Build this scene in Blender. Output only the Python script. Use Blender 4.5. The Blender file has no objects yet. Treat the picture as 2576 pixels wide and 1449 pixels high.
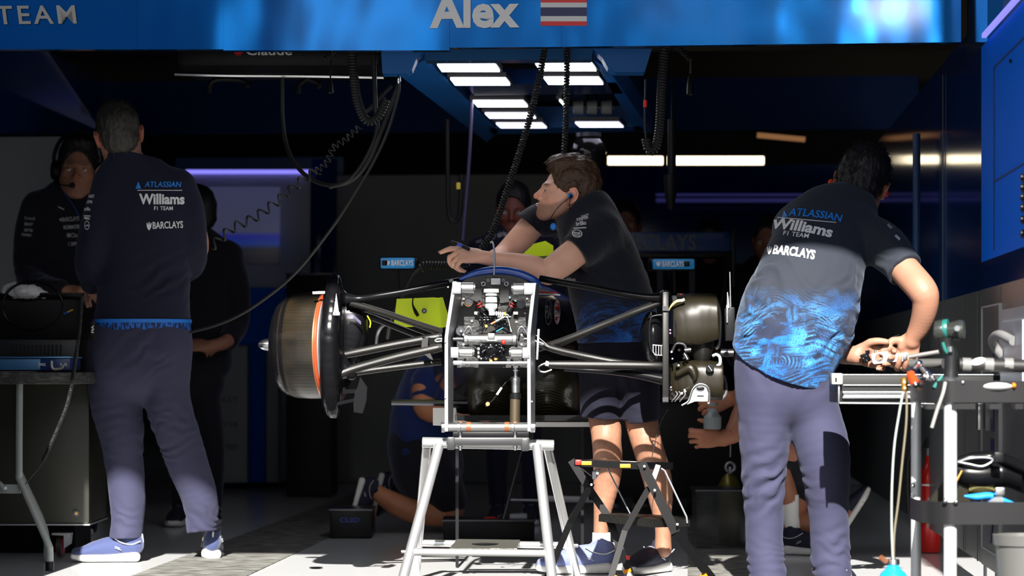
import bpy, bmesh, math, random
import numpy as np
from mathutils import Vector, Matrix, noise
from mathutils.bvhtree import BVHTree
random.seed(7)
SC = bpy.context.scene
COL = SC.collection
# ------------------------------------------------------------------ camera
F = 6500.0          # focal length in picture pixels
H = 0.755           # height of the camera above the floor
HY = 930.0          # height of the horizon in the picture
YC = 10.0           # camera stands ten metres in front of the origin
def P(px, py, d):
    return Vector(((px - 1288.0) * d / F, d - YC, H + (HY - py) * d / F))
cam = bpy.data.cameras.new('camera')
camo = bpy.data.objects.new('camera', cam); COL.objects.link(camo)
camo.location = (0, -YC, H); camo.rotation_euler = (math.pi / 2, 0, 0)
cam.sensor_width = 36.0; cam.lens = 36.0 * F / 2576.0
cam.shift_y = (HY - 724.5) / 2576.0
cam.clip_end = 300
cam.dof.use_dof = True; cam.dof.focus_distance = 9.25; cam.dof.aperture_fstop = 3.4
SC.camera = camo
SC.view_settings.view_transform = 'Standard'; SC.view_settings.look = 'None'
SC.view_settings.gamma = 1; SC.view_settings.use_curve_mapping = False
SC.view_settings.exposure = 0.0
SC.cycles.use_denoising = True
SC.cycles.max_bounces = 8
SC.cycles.sample_clamp_indirect = 4.0
# ------------------------------------------------------------------ sky and sun
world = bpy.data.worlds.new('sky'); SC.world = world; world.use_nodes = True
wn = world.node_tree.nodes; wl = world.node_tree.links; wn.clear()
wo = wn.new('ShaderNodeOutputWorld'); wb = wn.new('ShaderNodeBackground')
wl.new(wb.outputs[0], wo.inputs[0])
wtc = wn.new('ShaderNodeTexCoord'); wsep = wn.new('ShaderNodeSeparateXYZ')
wl.new(wtc.outputs['Generated'], wsep.inputs[0])
wr = wn.new('ShaderNodeValToRGB'); wl.new(wsep.outputs['Z'], wr.inputs[0])
cr = wr.color_ramp
cr.elements[0].position = 0.0; cr.elements[0].color = (0.16, 0.19, 0.22, 1)
cr.elements[1].position = 1.0; cr.elements[1].color = (0.15, 0.28, 0.55, 1)
for p_, c_ in ((.06, (.05, .10, .19)), (.18, (.05, .10, .19)), (.30, (2.2, 2.15, 2.1)), (.5, (1.8, 1.8, 1.85)), (.65, (.3, .45, .7))):
    e = cr.elements.new(p_); e.color = (*c_, 1)
# bright blobs added low in the sky to be mirrored in the header
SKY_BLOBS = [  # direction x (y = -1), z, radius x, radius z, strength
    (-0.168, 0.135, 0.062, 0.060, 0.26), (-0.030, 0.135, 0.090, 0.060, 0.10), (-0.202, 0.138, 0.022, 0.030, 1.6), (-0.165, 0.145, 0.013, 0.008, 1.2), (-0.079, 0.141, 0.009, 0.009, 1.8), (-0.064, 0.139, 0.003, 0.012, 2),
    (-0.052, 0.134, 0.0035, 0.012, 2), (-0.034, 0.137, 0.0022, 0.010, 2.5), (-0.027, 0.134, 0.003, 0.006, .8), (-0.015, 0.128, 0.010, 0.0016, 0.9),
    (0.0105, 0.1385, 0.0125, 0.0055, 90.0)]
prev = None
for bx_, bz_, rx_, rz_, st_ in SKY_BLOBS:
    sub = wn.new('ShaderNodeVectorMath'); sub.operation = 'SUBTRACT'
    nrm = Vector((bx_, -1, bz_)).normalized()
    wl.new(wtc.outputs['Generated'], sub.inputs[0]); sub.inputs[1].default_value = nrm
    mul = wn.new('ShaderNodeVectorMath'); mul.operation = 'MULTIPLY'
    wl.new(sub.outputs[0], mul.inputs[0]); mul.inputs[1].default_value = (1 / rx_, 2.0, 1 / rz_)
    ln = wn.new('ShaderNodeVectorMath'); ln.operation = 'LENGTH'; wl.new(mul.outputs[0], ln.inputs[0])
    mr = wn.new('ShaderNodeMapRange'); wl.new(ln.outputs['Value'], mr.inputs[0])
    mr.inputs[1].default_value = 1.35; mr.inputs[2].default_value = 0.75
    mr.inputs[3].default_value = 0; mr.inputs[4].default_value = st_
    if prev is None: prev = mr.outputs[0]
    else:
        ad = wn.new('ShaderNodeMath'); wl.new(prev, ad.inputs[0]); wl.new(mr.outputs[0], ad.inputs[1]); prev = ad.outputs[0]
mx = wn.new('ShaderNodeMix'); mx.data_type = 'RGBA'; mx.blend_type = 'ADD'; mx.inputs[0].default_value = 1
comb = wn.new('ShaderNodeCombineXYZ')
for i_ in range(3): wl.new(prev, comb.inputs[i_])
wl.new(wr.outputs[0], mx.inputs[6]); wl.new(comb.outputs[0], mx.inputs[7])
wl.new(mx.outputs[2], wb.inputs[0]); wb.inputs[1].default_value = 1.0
sun = bpy.data.lights.new('sun', 'SUN'); suno = bpy.data.objects.new('sun', sun); COL.objects.link(suno)
sun.energy = 16; sun.angle = 0.009; sun.color = (1, 0.96, 0.90)
SUNV = Vector((0.05, 1.0, -0.66)).normalized()
suno.rotation_euler = SUNV.to_track_quat('-Z', 'Y').to_euler(); suno.location = (-1, -9, 6)

# ------------------------------------------------------------------ helpers
TILT = 0.068        # the garage stands turned a little against the line of sight
def RC(u, d, z):    # garage coordinates: u across, d along, z up
    return Vector((u + TILT * d, d - YC - TILT * u, z))
def wloc(o):
    v = Vector((0, 0, 0))
    while o is not None:
        v += o.location; o = o.parent
    return v
def setp(o, label=None, cat=None, group=None, kind=None):
    if label: o['label'] = label
    if cat: o['category'] = cat
    if group: o['group'] = group
    if kind: o['kind'] = kind
    return o
def thing(name, label, cat, loc, group=None):
    o = bpy.data.objects.new(name, None); COL.objects.link(o)
    o.location = loc; o.empty_display_size = 0.1
    return setp(o, label, cat, group)
def copy_tree(o, parent=None):
    c = o.copy(); COL.objects.link(c)
    c.parent = parent
    for ch in [x for x in bpy.data.objects if x.parent == o]: copy_tree(ch, c)
    return c
def frame(axis, hint=None):
    t = Vector(axis).normalized()
    h = Vector(hint) if hint is not None else (Vector((0, 0, 1)) if abs(t.z) < 0.9 else Vector((0, 1, 0)))
    s = t.cross(h).normalized()
    return t, s, s.cross(t).normalized()
def spline(pts, n=6, closed=False):
    pts = [tuple(p) for p in pts]; A = np.array(pts, float); out = []
    m = len(A)
    if m < 3 and not closed: return A
    rng = range(m if closed else m - 1)
    for i in rng:
        p1, p2 = A[i], A[(i + 1) % m]
        p0 = A[i - 1] if (i > 0 or closed) else 2 * p1 - p2
        p3 = A[(i + 2) % m] if (i + 2 < m or closed) else 2 * p2 - p1
        for k in range(n):
            t = k / n
            out.append(0.5 * ((2 * p1) + (-p0 + p2) * t + (2 * p0 - 5 * p1 + 4 * p2 - p3) * t * t + (-p0 + 3 * p1 - 3 * p2 + p3) * t ** 3))
    if not closed: out.append(A[-1])
    return np.array(out)
class MB:
    def __init__(s): s.v = []; s.f = []; s.m = []; s.cm = 0
    def add(s, vs, fs):
        b = len(s.v); s.v += [tuple(v) for v in vs]
        s.f += [tuple(b + i for i in f) for f in fs]; s.m += [s.cm] * len(fs); return s
    def box(s, c, size, ax=None, bev=0.0):
        c = Vector(c); X, Y, Z = ax if ax else (Vector((1, 0, 0)), Vector((0, 1, 0)), Vector((0, 0, 1)))
        a, b, g = [q / 2 for q in size]
        if bev <= 0:
            vs = [c + X * (i * a) + Y * (j * b) + Z * (k * g) for i in (-1, 1) for j in (-1, 1) for k in (-1, 1)]
            return s.add(vs, [(0, 1, 3, 2), (4, 6, 7, 5), (0, 4, 5, 1), (2, 3, 7, 6), (0, 2, 6, 4), (1, 5, 7, 3)])
        bev = min(bev, a * .95, b * .95, g * .95)
        bm = bmesh.new(); bmesh.ops.create_cube(bm, size=2)
        for v in bm.verts: v.co = Vector((v.co.x * a, v.co.y * b, v.co.z * g))
        bmesh.ops.bevel(bm, geom=bm.edges[:], offset=bev, segments=2, affect='EDGES', profile=.6)
        bm.verts.index_update()
        s.add([c + X * v.co.x + Y * v.co.y + Z * v.co.z for v in bm.verts], [[v.index for v in f.verts] for f in bm.faces])
        bm.free(); return s
    def bar(s, p0, p1, w, t, hint=None, bev=0.0):   # straight bar of w x t section
        p0, p1 = Vector(p0), Vector(p1); T, S, U = frame(p1 - p0, hint)
        return s.box((p0 + p1) / 2, (w, (p1 - p0).length, t), (S, T, U), bev)
    def tube(s, pts, r, n=12, sm=0, flat=1.0, hint=None, closed=False, caps=True):
        pts = [Vector(p) for p in pts]
        rr = list(r) if hasattr(r, '__len__') else [r] * len(pts)
        if sm:
            q = spline([(*p, w) for p, w in zip(pts, rr)], sm, closed)
            pts = [Vector(x[:3]) for x in q]; rr = [x[3] for x in q]
        m = len(pts); vs = []; S = None
        for i, p in enumerate(pts):
            a = pts[i - 1] if (i or closed) else p; b = pts[(i + 1) % m] if (i < m - 1 or closed) else p
            T = (b - a)
            if T.length < 1e-9: T = Vector((0, 0, 1))
            T.normalize()
            if S is None or hint is not None: _, S, U = frame(T, hint)
            else:
                S = (S - T * S.dot(T))
                if S.length < 1e-6: _, S, U = frame(T)
                S.normalize(); U = S.cross(T).normalized()
            for k in range(n):
                an = 2 * math.pi * k / n
                vs.append(p + S * (math.cos(an) * rr[i]) + U * (math.sin(an) * rr[i] * flat))
        fs = []
        for i in range(m if closed else m - 1):
            for k in range(n):
                k2 = (k + 1) % n; i2 = (i + 1) % m
                fs.append((i * n + k, i * n + k2, i2 * n + k2, i2 * n + k))
        if not closed and caps:
            fs.append(tuple(range(n))[::-1]); fs.append(tuple((m - 1) * n + k for k in range(n)))
        return s.add(vs, fs)
    def cyl(s, p0, p1, r, n=24, r2=None, bev=0):
        p0, p1 = Vector(p0), Vector(p1); r2 = r if r2 is None else r2
        if bev:
            t = (p1 - p0).normalized() * bev
            return s.tube([p0, p0 + t, p1 - t, p1], [r - bev, r, r2, r2 - bev], n)
        return s.tube([p0, p1], [r, r2], n)
    def lathe(s, c, axis, prof, n=48, hint=None, a0=0, a1=2 * math.pi, close=True):   # prof: (along, radius)
        c = Vector(c); T, S, U = frame(axis, hint); m = len(prof); vs = []; full = abs(a1 - a0 - 2 * math.pi) < 1e-6
        nn = n if full else n + 1
        for (h, r) in prof:
            for k in range(nn):
                an = a0 + (a1 - a0) * k / n
                vs.append(c + T * h + S * (math.cos(an) * r) + U * (math.sin(an) * r))
        fs = []
        for i in range(m - 1):
            for k in range(n):
                k2 = (k + 1) % nn
                fs.append((i * nn + k, i * nn + k2, (i + 1) * nn + k2, (i + 1) * nn + k))
        if close and full:
            if prof[0][1] > 1e-5: fs.append(tuple(range(nn))[::-1])
            if prof[-1][1] > 1e-5: fs.append(tuple((m - 1) * nn + k for k in range(nn)))
        return s.add(vs, fs)
    def sph(s, c, r, n=16, ax=None):
        c = Vector(c); r = (r, r, r) if not hasattr(r, '__len__') else r
        X, Y, Z = ax if ax else (Vector((1, 0, 0)), Vector((0, 1, 0)), Vector((0, 0, 1)))
        vs = []; fs = []; m = n // 2
        for i in range(m + 1):
            th = math.pi * i / m
            for k in range(n):
                ph = 2 * math.pi * k / n
                vs.append(c + X * (r[0] * math.sin(th) * math.cos(ph)) + Y * (r[1] * math.sin(th) * math.sin(ph)) + Z * (r[2] * math.cos(th)))
        for i in range(m):
            for k in range(n):
                k2 = (k + 1) % n; fs.append((i * n + k, (i + 1) * n + k, (i + 1) * n + k2, i * n + k2))
        return s.add(vs, fs)
    def poly(s, pts, ext):     # extruded polygon (points in 3-D), ext = vector
        pts = [Vector(p) for p in pts]; e = Vector(ext); n = len(pts)
        vs = pts + [p + e for p in pts]
        fs = [tuple(range(n))[::-1], tuple(range(n, 2 * n))] + [(i, (i + 1) % n, n + (i + 1) % n, n + i) for i in range(n)]
        return s.add(vs, fs)
    def pp(s, pxs, d, th):     # outline in the plane at distance d, with thickness th behind it
        return s.poly([P(x, y, d) for x, y in pxs], (0, th, 0))
    def quad(s, a, b, c, d): return s.add([a, b, c, d], [(0, 1, 2, 3)])
    def grid(s, rows):
        n = len(rows[0]); vs = [v for r in rows for v in r]
        return s.add(vs, [(i * n + k, i * n + k + 1, (i + 1) * n + k + 1, (i + 1) * n + k) for i in range(len(rows) - 1) for k in range(n - 1)])
    def build(s, name, mat, parent=None, smooth=True, sharp=35, **kw):
        me = bpy.data.meshes.new(name)
        L = wloc(parent) if parent else Vector((0, 0, 0))
        if parent is None:
            a = np.array(s.v); L = Vector(((a[:, 0].min() + a[:, 0].max()) / 2, (a[:, 1].min() + a[:, 1].max()) / 2, a[:, 2].min()))
        me.from_pydata([(v[0] - L.x, v[1] - L.y, v[2] - L.z) for v in s.v], [], s.f)
        mats = mat if isinstance(mat, (list, tuple)) else [mat]
        for q in mats: me.materials.append(q)
        if any(s.m): me.polygons.foreach_set('material_index', s.m)
        bm = bmesh.new(); bm.from_mesh(me); bmesh.ops.recalc_face_normals(bm, faces=bm.faces); bm.to_mesh(me); bm.free()
        if smooth:
            me.shade_smooth(); me.set_sharp_from_angle(angle=math.radians(sharp))
        o = bpy.data.objects.new(name, me); COL.objects.link(o)
        if parent: o.parent = parent
        else: o.location = L
        setp(o, **kw); return o
# ------------------------------------------------------------------ materials
def mat(name, col, rough=0.5, metal=0.0, spec=0.5, emit=None, es=1.0, bump=None, sheen=0, trans=0, alpha=1, coat=0):
    m = bpy.data.materials.new(name); m.use_nodes = True
    b = m.node_tree.nodes['Principled BSDF']
    b.inputs['Base Color'].default_value = (*col, 1); b.inputs['Roughness'].default_value = rough
    b.inputs['Metallic'].default_value = metal; b.inputs['Specular IOR Level'].default_value = spec
    b.inputs['Sheen Weight'].default_value = sheen; b.inputs['Transmission Weight'].default_value = trans
    b.inputs['Alpha'].default_value = alpha; b.inputs['Coat Weight'].default_value = coat; b.inputs['Coat Roughness'].default_value = .05
    if emit: b.inputs['Emission Color'].default_value = (*emit, 1); b.inputs['Emission Strength'].default_value = es
    if bump: noise_bump(m, *bump)
    return m
def N(m, t): return m.node_tree.nodes.new(t)
def LK(m, a, b): m.node_tree.links.new(a, b)
def BS(m): return m.node_tree.nodes['Principled BSDF']
def noise_bump(m, scale, strength, detail=4, stretch=(1, 1, 1), dist=.01):
    tc = N(m, 'ShaderNodeTexCoord'); mp = N(m, 'ShaderNodeMapping'); mp.inputs['Scale'].default_value = stretch
    nz = N(m, 'ShaderNodeTexNoise'); nz.inputs['Scale'].default_value = scale; nz.inputs['Detail'].default_value = detail
    bp = N(m, 'ShaderNodeBump'); bp.inputs['Strength'].default_value = strength; bp.inputs['Distance'].default_value = dist
    LK(m, tc.outputs['Object'], mp.inputs[0]); LK(m, mp.outputs[0], nz.inputs['Vector']); LK(m, nz.outputs[0], bp.inputs['Height']); LK(m, bp.outputs[0], BS(m).inputs['Normal'])
    return nz
def mottle(m, c1, c2, scale, detail=6, lo=.35, hi=.65, stretch=(1, 1, 1)):
    tc = N(m, 'ShaderNodeTexCoord'); mp = N(m, 'ShaderNodeMapping'); mp.inputs['Scale'].default_value = stretch
    nz = N(m, 'ShaderNodeTexNoise'); nz.inputs['Scale'].default_value = scale; nz.inputs['Detail'].default_value = detail
    cr = N(m, 'ShaderNodeValToRGB'); cr.color_ramp.elements[0].position = lo; cr.color_ramp.elements[1].position = hi
    cr.color_ramp.elements[0].color = (*c1, 1); cr.color_ramp.elements[1].color = (*c2, 1)
    LK(m, tc.outputs['Object'], mp.inputs[0]); LK(m, mp.outputs[0], nz.inputs['Vector']); LK(m, nz.outputs[0], cr.inputs[0]); LK(m, cr.outputs[0], BS(m).inputs['Base Color'])
def weave(name, c1, c2, scale=260, rough=.28, ang=(0, .78, 0), coat=.4):
    m = mat(name, c1, rough, 0, .35, coat=coat)
    tc = N(m, 'ShaderNodeTexCoord'); mp = N(m, 'ShaderNodeMapping'); mp.inputs['Rotation'].default_value = ang
    w1 = N(m, 'ShaderNodeTexWave'); w1.inputs['Scale'].default_value = scale / 2.6; w1.bands_direction = 'DIAGONAL'
    ck = N(m, 'ShaderNodeTexChecker'); ck.inputs['Scale'].default_value = scale
    mx = N(m, 'ShaderNodeMath'); mx.operation = 'MULTIPLY'
    cr = N(m, 'ShaderNodeValToRGB'); cr.color_ramp.elements[0].color = (*c1, 1); cr.color_ramp.elements[1].color = (*c2, 1)
    LK(m, tc.outputs['Object'], mp.inputs[0]); LK(m, mp.outputs[0], w1.inputs['Vector']); LK(m, w1.outputs['Fac'], cr.inputs[0])
    LK(m, cr.outputs[0], BS(m).inputs['Base Color'])
    bp = N(m, 'ShaderNodeBump'); bp.inputs['Strength'].default_value = .2; bp.inputs['Distance'].default_value = .001
    LK(m, w1.outputs['Fac'], bp.inputs['Height']); LK(m, bp.outputs[0], BS(m).inputs['Normal'])
    return m
M = {}
M['floor_white'] = mat('floor_white', (.76, .77, .78), .14, 0, .5); noise_bump(M['floor_white'], 3, .05)
M['asphalt'] = mat('asphalt', (.12, .12, .11), .75, 0, .3); mottle(M['asphalt'], (.07, .07, .065), (.30, .30, .27), 34, 8, .4, .66, (.35, 1.6, 1))
M['pitlane'] = mat('pitlane', (.09, .09, .088), .85, bump=(60, .3))
M['blue_gloss'] = mat('blue_gloss', (.004, .17, .52), .10, .85, .5, coat=.25)
M['navy_gloss'] = mat('navy_gloss', (.003, .026, .13), .09, 0, .35)
M['valance_navy'] = mat('valance_navy', (.0015, .016, .075), .55, 0, .12)
M['blue_panel'] = mat('blue_panel', (.002, .17, .95), .5, 0, .04)
M['grey_panel'] = mat('grey_panel', (.12, .128, .128), .35, 0, .5)
M['grey_light'] = mat('grey_light', (.42, .43, .44), .4)
M['white_panel'] = mat('white_panel', (.62, .62, .62), .4)
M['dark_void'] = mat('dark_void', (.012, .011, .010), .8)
M['ceiling_brown'] = mat('ceiling_brown', (.04, .03, .02), .8)
M['black'] = mat('black', (.006, .006, .007), .4, 0, .2)
M['black_gloss'] = mat('black_gloss', (.004, .004, .005), .2, 0, .15)
M['rubber'] = mat('rubber', (.012, .012, .012), .55, bump=(40, .1))
M['grey_plastic'] = mat('grey_plastic', (.18, .18, .18), .45)
M['chrome'] = mat('chrome', (.80, .81, .82), .24, 1.0)
M['polished_tube'] = mat('polished_tube', (.78, .79, .80), .34, .85)
M['alu'] = mat('alu', (.50, .51, .52), .32, 1.0, bump=(30, .03, 4, (1, 1, 12)))
M['alu_dull'] = mat('alu_dull', (.42, .43, .45), .45, .8)
M['steel_dark'] = mat('steel_dark', (.10, .10, .11), .35, .9)
M['grey_paint'] = mat('grey_paint', (.24, .26, .25), .4)
M['white'] = mat('white', (.80, .80, .79), .5)
M['white_print'] = mat('white_print', (.78, .78, .78), .6)
M['blue_print'] = mat('blue_print', (.02, .25, .80), .5)
M['red'] = mat('red', (.70, .015, .01), .4)
M['orange'] = mat('orange', (.95, .25, .01), .4)
M['yellow'] = mat('yellow', (.75, .55, .05), .5)
M['gold'] = mat('gold', (.75, .42, .12), .3, .9)
M['copper'] = mat('copper', (.50, .18, .08), .35, .7)
M['neon'] = mat('neon', (.80, 1.0, .005), .4)
M['flag_navy'] = mat('flag_navy', (.015, .018, .10), .35)
M['flag_red'] = mat('flag_red', (.75, .02, .02), .35)
M['flag_white'] = mat('flag_white', (.7, .7, .7), .35)
M['cyan_blue'] = mat('cyan_blue', (.02, .30, .70), .3)
M['carbon'] = weave('carbon', (.003, .003, .003), (.013, .0125, .011), 420, .36, coat=0)
M['carbon_gold'] = weave('carbon_gold', (.003, .0026, .0015), (.022, .018, .009), 330, .34, (0, .15, .3), coat=0)
M['carbon_dark'] = mat('carbon_dark', (.004, .004, .005), .28, 0, .2)
M['led'] = mat('led', (.9, .9, .9), .5, emit=(.93, .94, 1.0), es=8)
M['led_dim'] = mat('led_dim', (.9, .9, .9), .5, emit=(.80, .78, 1.0), es=3)
M['tube_warm'] = mat('tube_warm', (.9, .9, .9), .5, emit=(1, .84, .58), es=4)
M['led_purple'] = mat('led_purple', (.3, .3, .6), .5, emit=(.10, .09, .6), es=.09)
M['led_violet'] = mat('led_violet', (.3, .3, .6), .5, emit=(.25, .22, .95), es=1.2)
M['skin'] = mat('skin', (.52, .26, .18), .5, 0, .4)
# ------------------------------------------------------------------ smooth solid modelling on a grid (bodies, clothes, hair)
_NZ = np.random.RandomState(5).rand(32, 32, 32).astype(np.float32)
def vnoise(x, y, z, s):      # smooth value noise, -1..1
    x = x * s + 100; y = y * s + 100; z = z * s + 100
    xi = np.floor(x).astype(int); yi = np.floor(y).astype(int); zi = np.floor(z).astype(int)
    fx = x - xi; fy = y - yi; fz = z - zi
    fx = fx * fx * (3 - 2 * fx); fy = fy * fy * (3 - 2 * fy); fz = fz * fz * (3 - 2 * fz)
    g = lambda a, b, c: _NZ[(xi + a) & 31, (yi + b) & 31, (zi + c) & 31]
    r = 0
    for a in (0, 1):
        for b in (0, 1):
            for c in (0, 1):
                r = r + g(a, b, c) * (fx if a else 1 - fx) * (fy if b else 1 - fy) * (fz if c else 1 - fz)
    return r * 2 - 1
class SDF:
    def __init__(s, lo, hi, h=.005):
        s.h = h; s.lo = np.array(lo, float); n = np.ceil((np.array(hi, float) - s.lo) / h).astype(int) + 1
        s.n = n; s.a = np.full(tuple(n), .2, np.float32)
    def sub(s, lo, hi):
        i0 = np.clip(np.floor((np.array(lo) - s.lo) / s.h).astype(int), 0, s.n); i1 = np.clip(np.ceil((np.array(hi) - s.lo) / s.h).astype(int) + 1, 0, s.n)
        if np.any(i1 - i0 < 1): return None, None
        ax = [(s.lo[k] + np.arange(i0[k], i1[k]) * s.h).astype(np.float32) for k in range(3)]
        return tuple(slice(i0[k], i1[k]) for k in range(3)), (ax[0][:, None, None], ax[1][None, :, None], ax[2][None, None, :])
    def put(s, sl, d, k, op):
        A = s.a[sl]
        if op == 'u':
            if k <= 0: r = np.minimum(A, d)
            else: hh = np.maximum(k - np.abs(A - d), 0) / k; r = np.minimum(A, d) - hh * hh * (k / 4)
        else:     # subtract
            d = -d
            if k <= 0: r = np.maximum(A, d)
            else: hh = np.maximum(k - np.abs(A - d), 0) / k; r = np.maximum(A, d) + hh * hh * (k / 4)
        s.a[sl] = r
    def limb(s, pts, rad, side=(1, 0, 0), k=.02, op='u', sm=4, p=2.0):
        pts = [tuple(q) for q in pts]; rad = [(r, r) if not hasattr(r, '__len__') else tuple(r) for r in rad]
        if len(rad) < len(pts): rad = rad * len(pts)
        q = np.array([a + b for a, b in zip(pts, rad)], float)
        if sm and len(q) > 2: q = spline(q, sm)
        mr = q[:, 3:].max() + k + 2 * s.h
        sl, X = s.sub(q[:, :3].min(0) - mr, q[:, :3].max(0) + mr)
        if sl is None: return s
        S = np.array(side, float); S /= np.linalg.norm(S); best = None
        for a, b in zip(q[:-1], q[1:]):
            v = b[:3] - a[:3]; L2 = float(v @ v) + 1e-12
            t = np.clip(((X[0] - a[0]) * v[0] + (X[1] - a[1]) * v[1] + (X[2] - a[2]) * v[2]) / L2, 0, 1)
            rx = X[0] - a[0] - t * v[0]; ry = X[1] - a[1] - t * v[1]; rz = X[2] - a[2] - t * v[2]
            ra = a[3] + t * (b[3] - a[3]); rb = a[4] + t * (b[4] - a[4])
            l2 = rx * rx + ry * ry + rz * rz
            if abs(a[3] - a[4]) + abs(b[3] - b[4]) < 1e-6: d = np.sqrt(l2) - ra
            else:
                sd = rx * S[0] + ry * S[1] + rz * S[2]; w2 = np.maximum(l2 - sd * sd, 0)
                if p == 2.0: qq = np.sqrt((sd / ra) ** 2 + w2 / (rb * rb)) + 1e-6
                else: qq = (np.abs(sd / ra) ** p + (np.sqrt(w2) / rb) ** p) ** (1 / p) + 1e-6
                d = np.sqrt(l2) * (1 - 1 / qq); d = np.where(qq < .3, -np.minimum(ra, rb) * .7, d)
            best = d if best is None else np.minimum(best, d)
        s.put(sl, best.astype(np.float32), k, op); return s
    def ell(s, c, r, ax=None, k=.01, op='u'):
        c = np.array(c, float); r = (r, r, r) if not hasattr(r, '__len__') else r
        A = [np.array(v, float) for v in (ax if ax else ((1, 0, 0), (0, 1, 0), (0, 0, 1)))]
        m = max(r) + k + 2 * s.h; sl, X = s.sub(c - m, c + m)
        if sl is None: return s
        x, y, z = X[0] - c[0], X[1] - c[1], X[2] - c[2]; l = np.sqrt(x * x + y * y + z * z); q = 0
        for v, w in zip(A, r): q = q + ((x * v[0] + y * v[1] + z * v[2]) / w) ** 2
        q = np.sqrt(q) + 1e-6; d = l * (1 - 1 / q); d = np.where(q < .3, -min(r) * .7, d)
        s.put(sl, d.astype(np.float32), k, op); return s
    def cut(s, p, n, box=None, k=.003):      # removes what lies on the n side of the plane, inside box radius
        p = np.array(p, float); n = np.array(n, float); n /= np.linalg.norm(n)
        b = box or 10; lo = np.maximum(p - b, s.lo); hi = np.minimum(p + b, s.lo + s.n * s.h)
        sl, X = s.sub(lo, hi)
        if sl is None: return s
        d = (X[0] - p[0]) * n[0] + (X[1] - p[1]) * n[1] + (X[2] - p[2]) * n[2]
        if box:
            r = np.sqrt((X[0] - p[0]) ** 2 + (X[1] - p[1]) ** 2 + (X[2] - p[2]) ** 2); d = np.where(r < box, d, -1)
        s.a[sl] = np.maximum(s.a[sl], d.astype(np.float32)); return s
    def disp(s, fn, band=.035):
        I = np.nonzero(np.abs(s.a) < band)
        X = [s.lo[k] + I[k] * s.h for k in range(3)]
        s.a[I] = s.a[I] - fn(*X).astype(np.float32); return s     # positive values grow the surface
    def mesh(s):
        a = s.a.copy(); a[0] = a[-1] = .1; a[:, 0] = a[:, -1] = .1; a[:, :, 0] = a[:, :, -1] = .1
        sg = a < 0; n = a.shape
        cnt = np.zeros(tuple(np.array(n) - 1), np.int8)
        sl = lambda i, m: slice(i, m - 1 + i)
        for i in (0, 1):
            for j in (0, 1):
                for k in (0, 1): cnt += sg[sl(i, n[0]), sl(j, n[1]), sl(k, n[2])]
        act = (cnt > 0) & (cnt < 8); I = np.array(np.nonzero(act)).T
        cid = np.full(cnt.shape, -1, np.int32); cid[act] = np.arange(len(I))
        C = [(i, j, k) for i in (0, 1) for j in (0, 1) for k in (0, 1)]
        V = {c: a[I[:, 0] + c[0], I[:, 1] + c[1], I[:, 2] + c[2]] for c in C}
        acc = np.zeros((len(I), 3)); w = np.zeros(len(I))
        for c in C:
            for ax in range(3):
                if c[ax]: continue
                c2 = list(c); c2[ax] = 1; c2 = tuple(c2); v0, v1 = V[c], V[c2]; m = (v0 < 0) != (v1 < 0)
                t = np.where(m, v0 / np.where(m, v0 - v1, 1), 0)
                for q in range(3): acc[:, q] += m * (c[q] + (t if q == ax else 0))
                w += m
        vert = s.lo + (I + acc / w[:, None]) * s.h; Q = []
        for ax in range(3):
            b, c = (ax + 1) % 3, (ax + 2) % 3
            s0 = [slice(None)] * 3; s1 = [slice(None)] * 3; s0[ax] = slice(0, n[ax] - 1); s1[ax] = slice(1, n[ax])
            A0, A1 = sg[tuple(s0)], sg[tuple(s1)]; m = A0 != A1; J = np.array(np.nonzero(m)).T
            J = J[(J[:, b] > 0) & (J[:, c] > 0) & (J[:, b] < n[b] - 1) & (J[:, c] < n[c] - 1)]
            fl = A0[J[:, 0], J[:, 1], J[:, 2]]
            def g(db, dc):
                K = J.copy(); K[:, b] -= db; K[:, c] -= dc; return cid[K[:, 0], K[:, 1], K[:, 2]]
            q = np.stack([g(1, 1), g(0, 1), g(0, 0), g(1, 0)], 1); q[~fl] = q[~fl][:, ::-1]; Q.append(q)
        return vert, np.concatenate(Q)
    def build(s, name, mat, parent=None, color=None, relax=0, **kw):
        v, q = s.mesh()
        return raw_mesh(name, v, q, mat, parent, color, **kw)
def raw_mesh(name, v, q, mat, parent=None, color=None, loc=None, **kw):
    v = np.asarray(v, float); q = np.asarray(q)
    L = wloc(parent) if parent else (Vector(loc) if loc is not None else Vector(((v[:, 0].min() + v[:, 0].max()) / 2, (v[:, 1].min() + v[:, 1].max()) / 2, v[:, 2].min())))
    me = bpy.data.meshes.new(name); m = q.shape[1]
    me.vertices.add(len(v)); me.vertices.foreach_set('co', (v - np.array(L)).astype(np.float32).ravel())
    me.loops.add(q.size); me.loops.foreach_set('vertex_index', q.astype(np.int32).ravel())
    me.polygons.add(len(q)); me.polygons.foreach_set('loop_start', np.arange(0, q.size, m, dtype=np.int32))
    me.update(calc_edges=True); me.validate(); me.shade_smooth()
    if color is not None:
        at = me.color_attributes.new('tint', 'FLOAT_COLOR', 'POINT'); c = np.ones((len(v), 4), np.float32); c[:, :3] = color(v); at.data.foreach_set('color', c.ravel())
    for x in (mat if isinstance(mat, (list, tuple)) else [mat]): me.materials.append(x)
    o = bpy.data.objects.new(name, me); COL.objects.link(o)
    if parent: o.parent = parent
    else: o.location = L
    setp(o, **kw); return o
def gbump(p, c, r):     # gaussian weight about a point
    return np.exp(-((p[0] - c[0]) ** 2 + (p[1] - c[1]) ** 2 + (p[2] - c[2]) ** 2) / (r * r))
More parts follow.
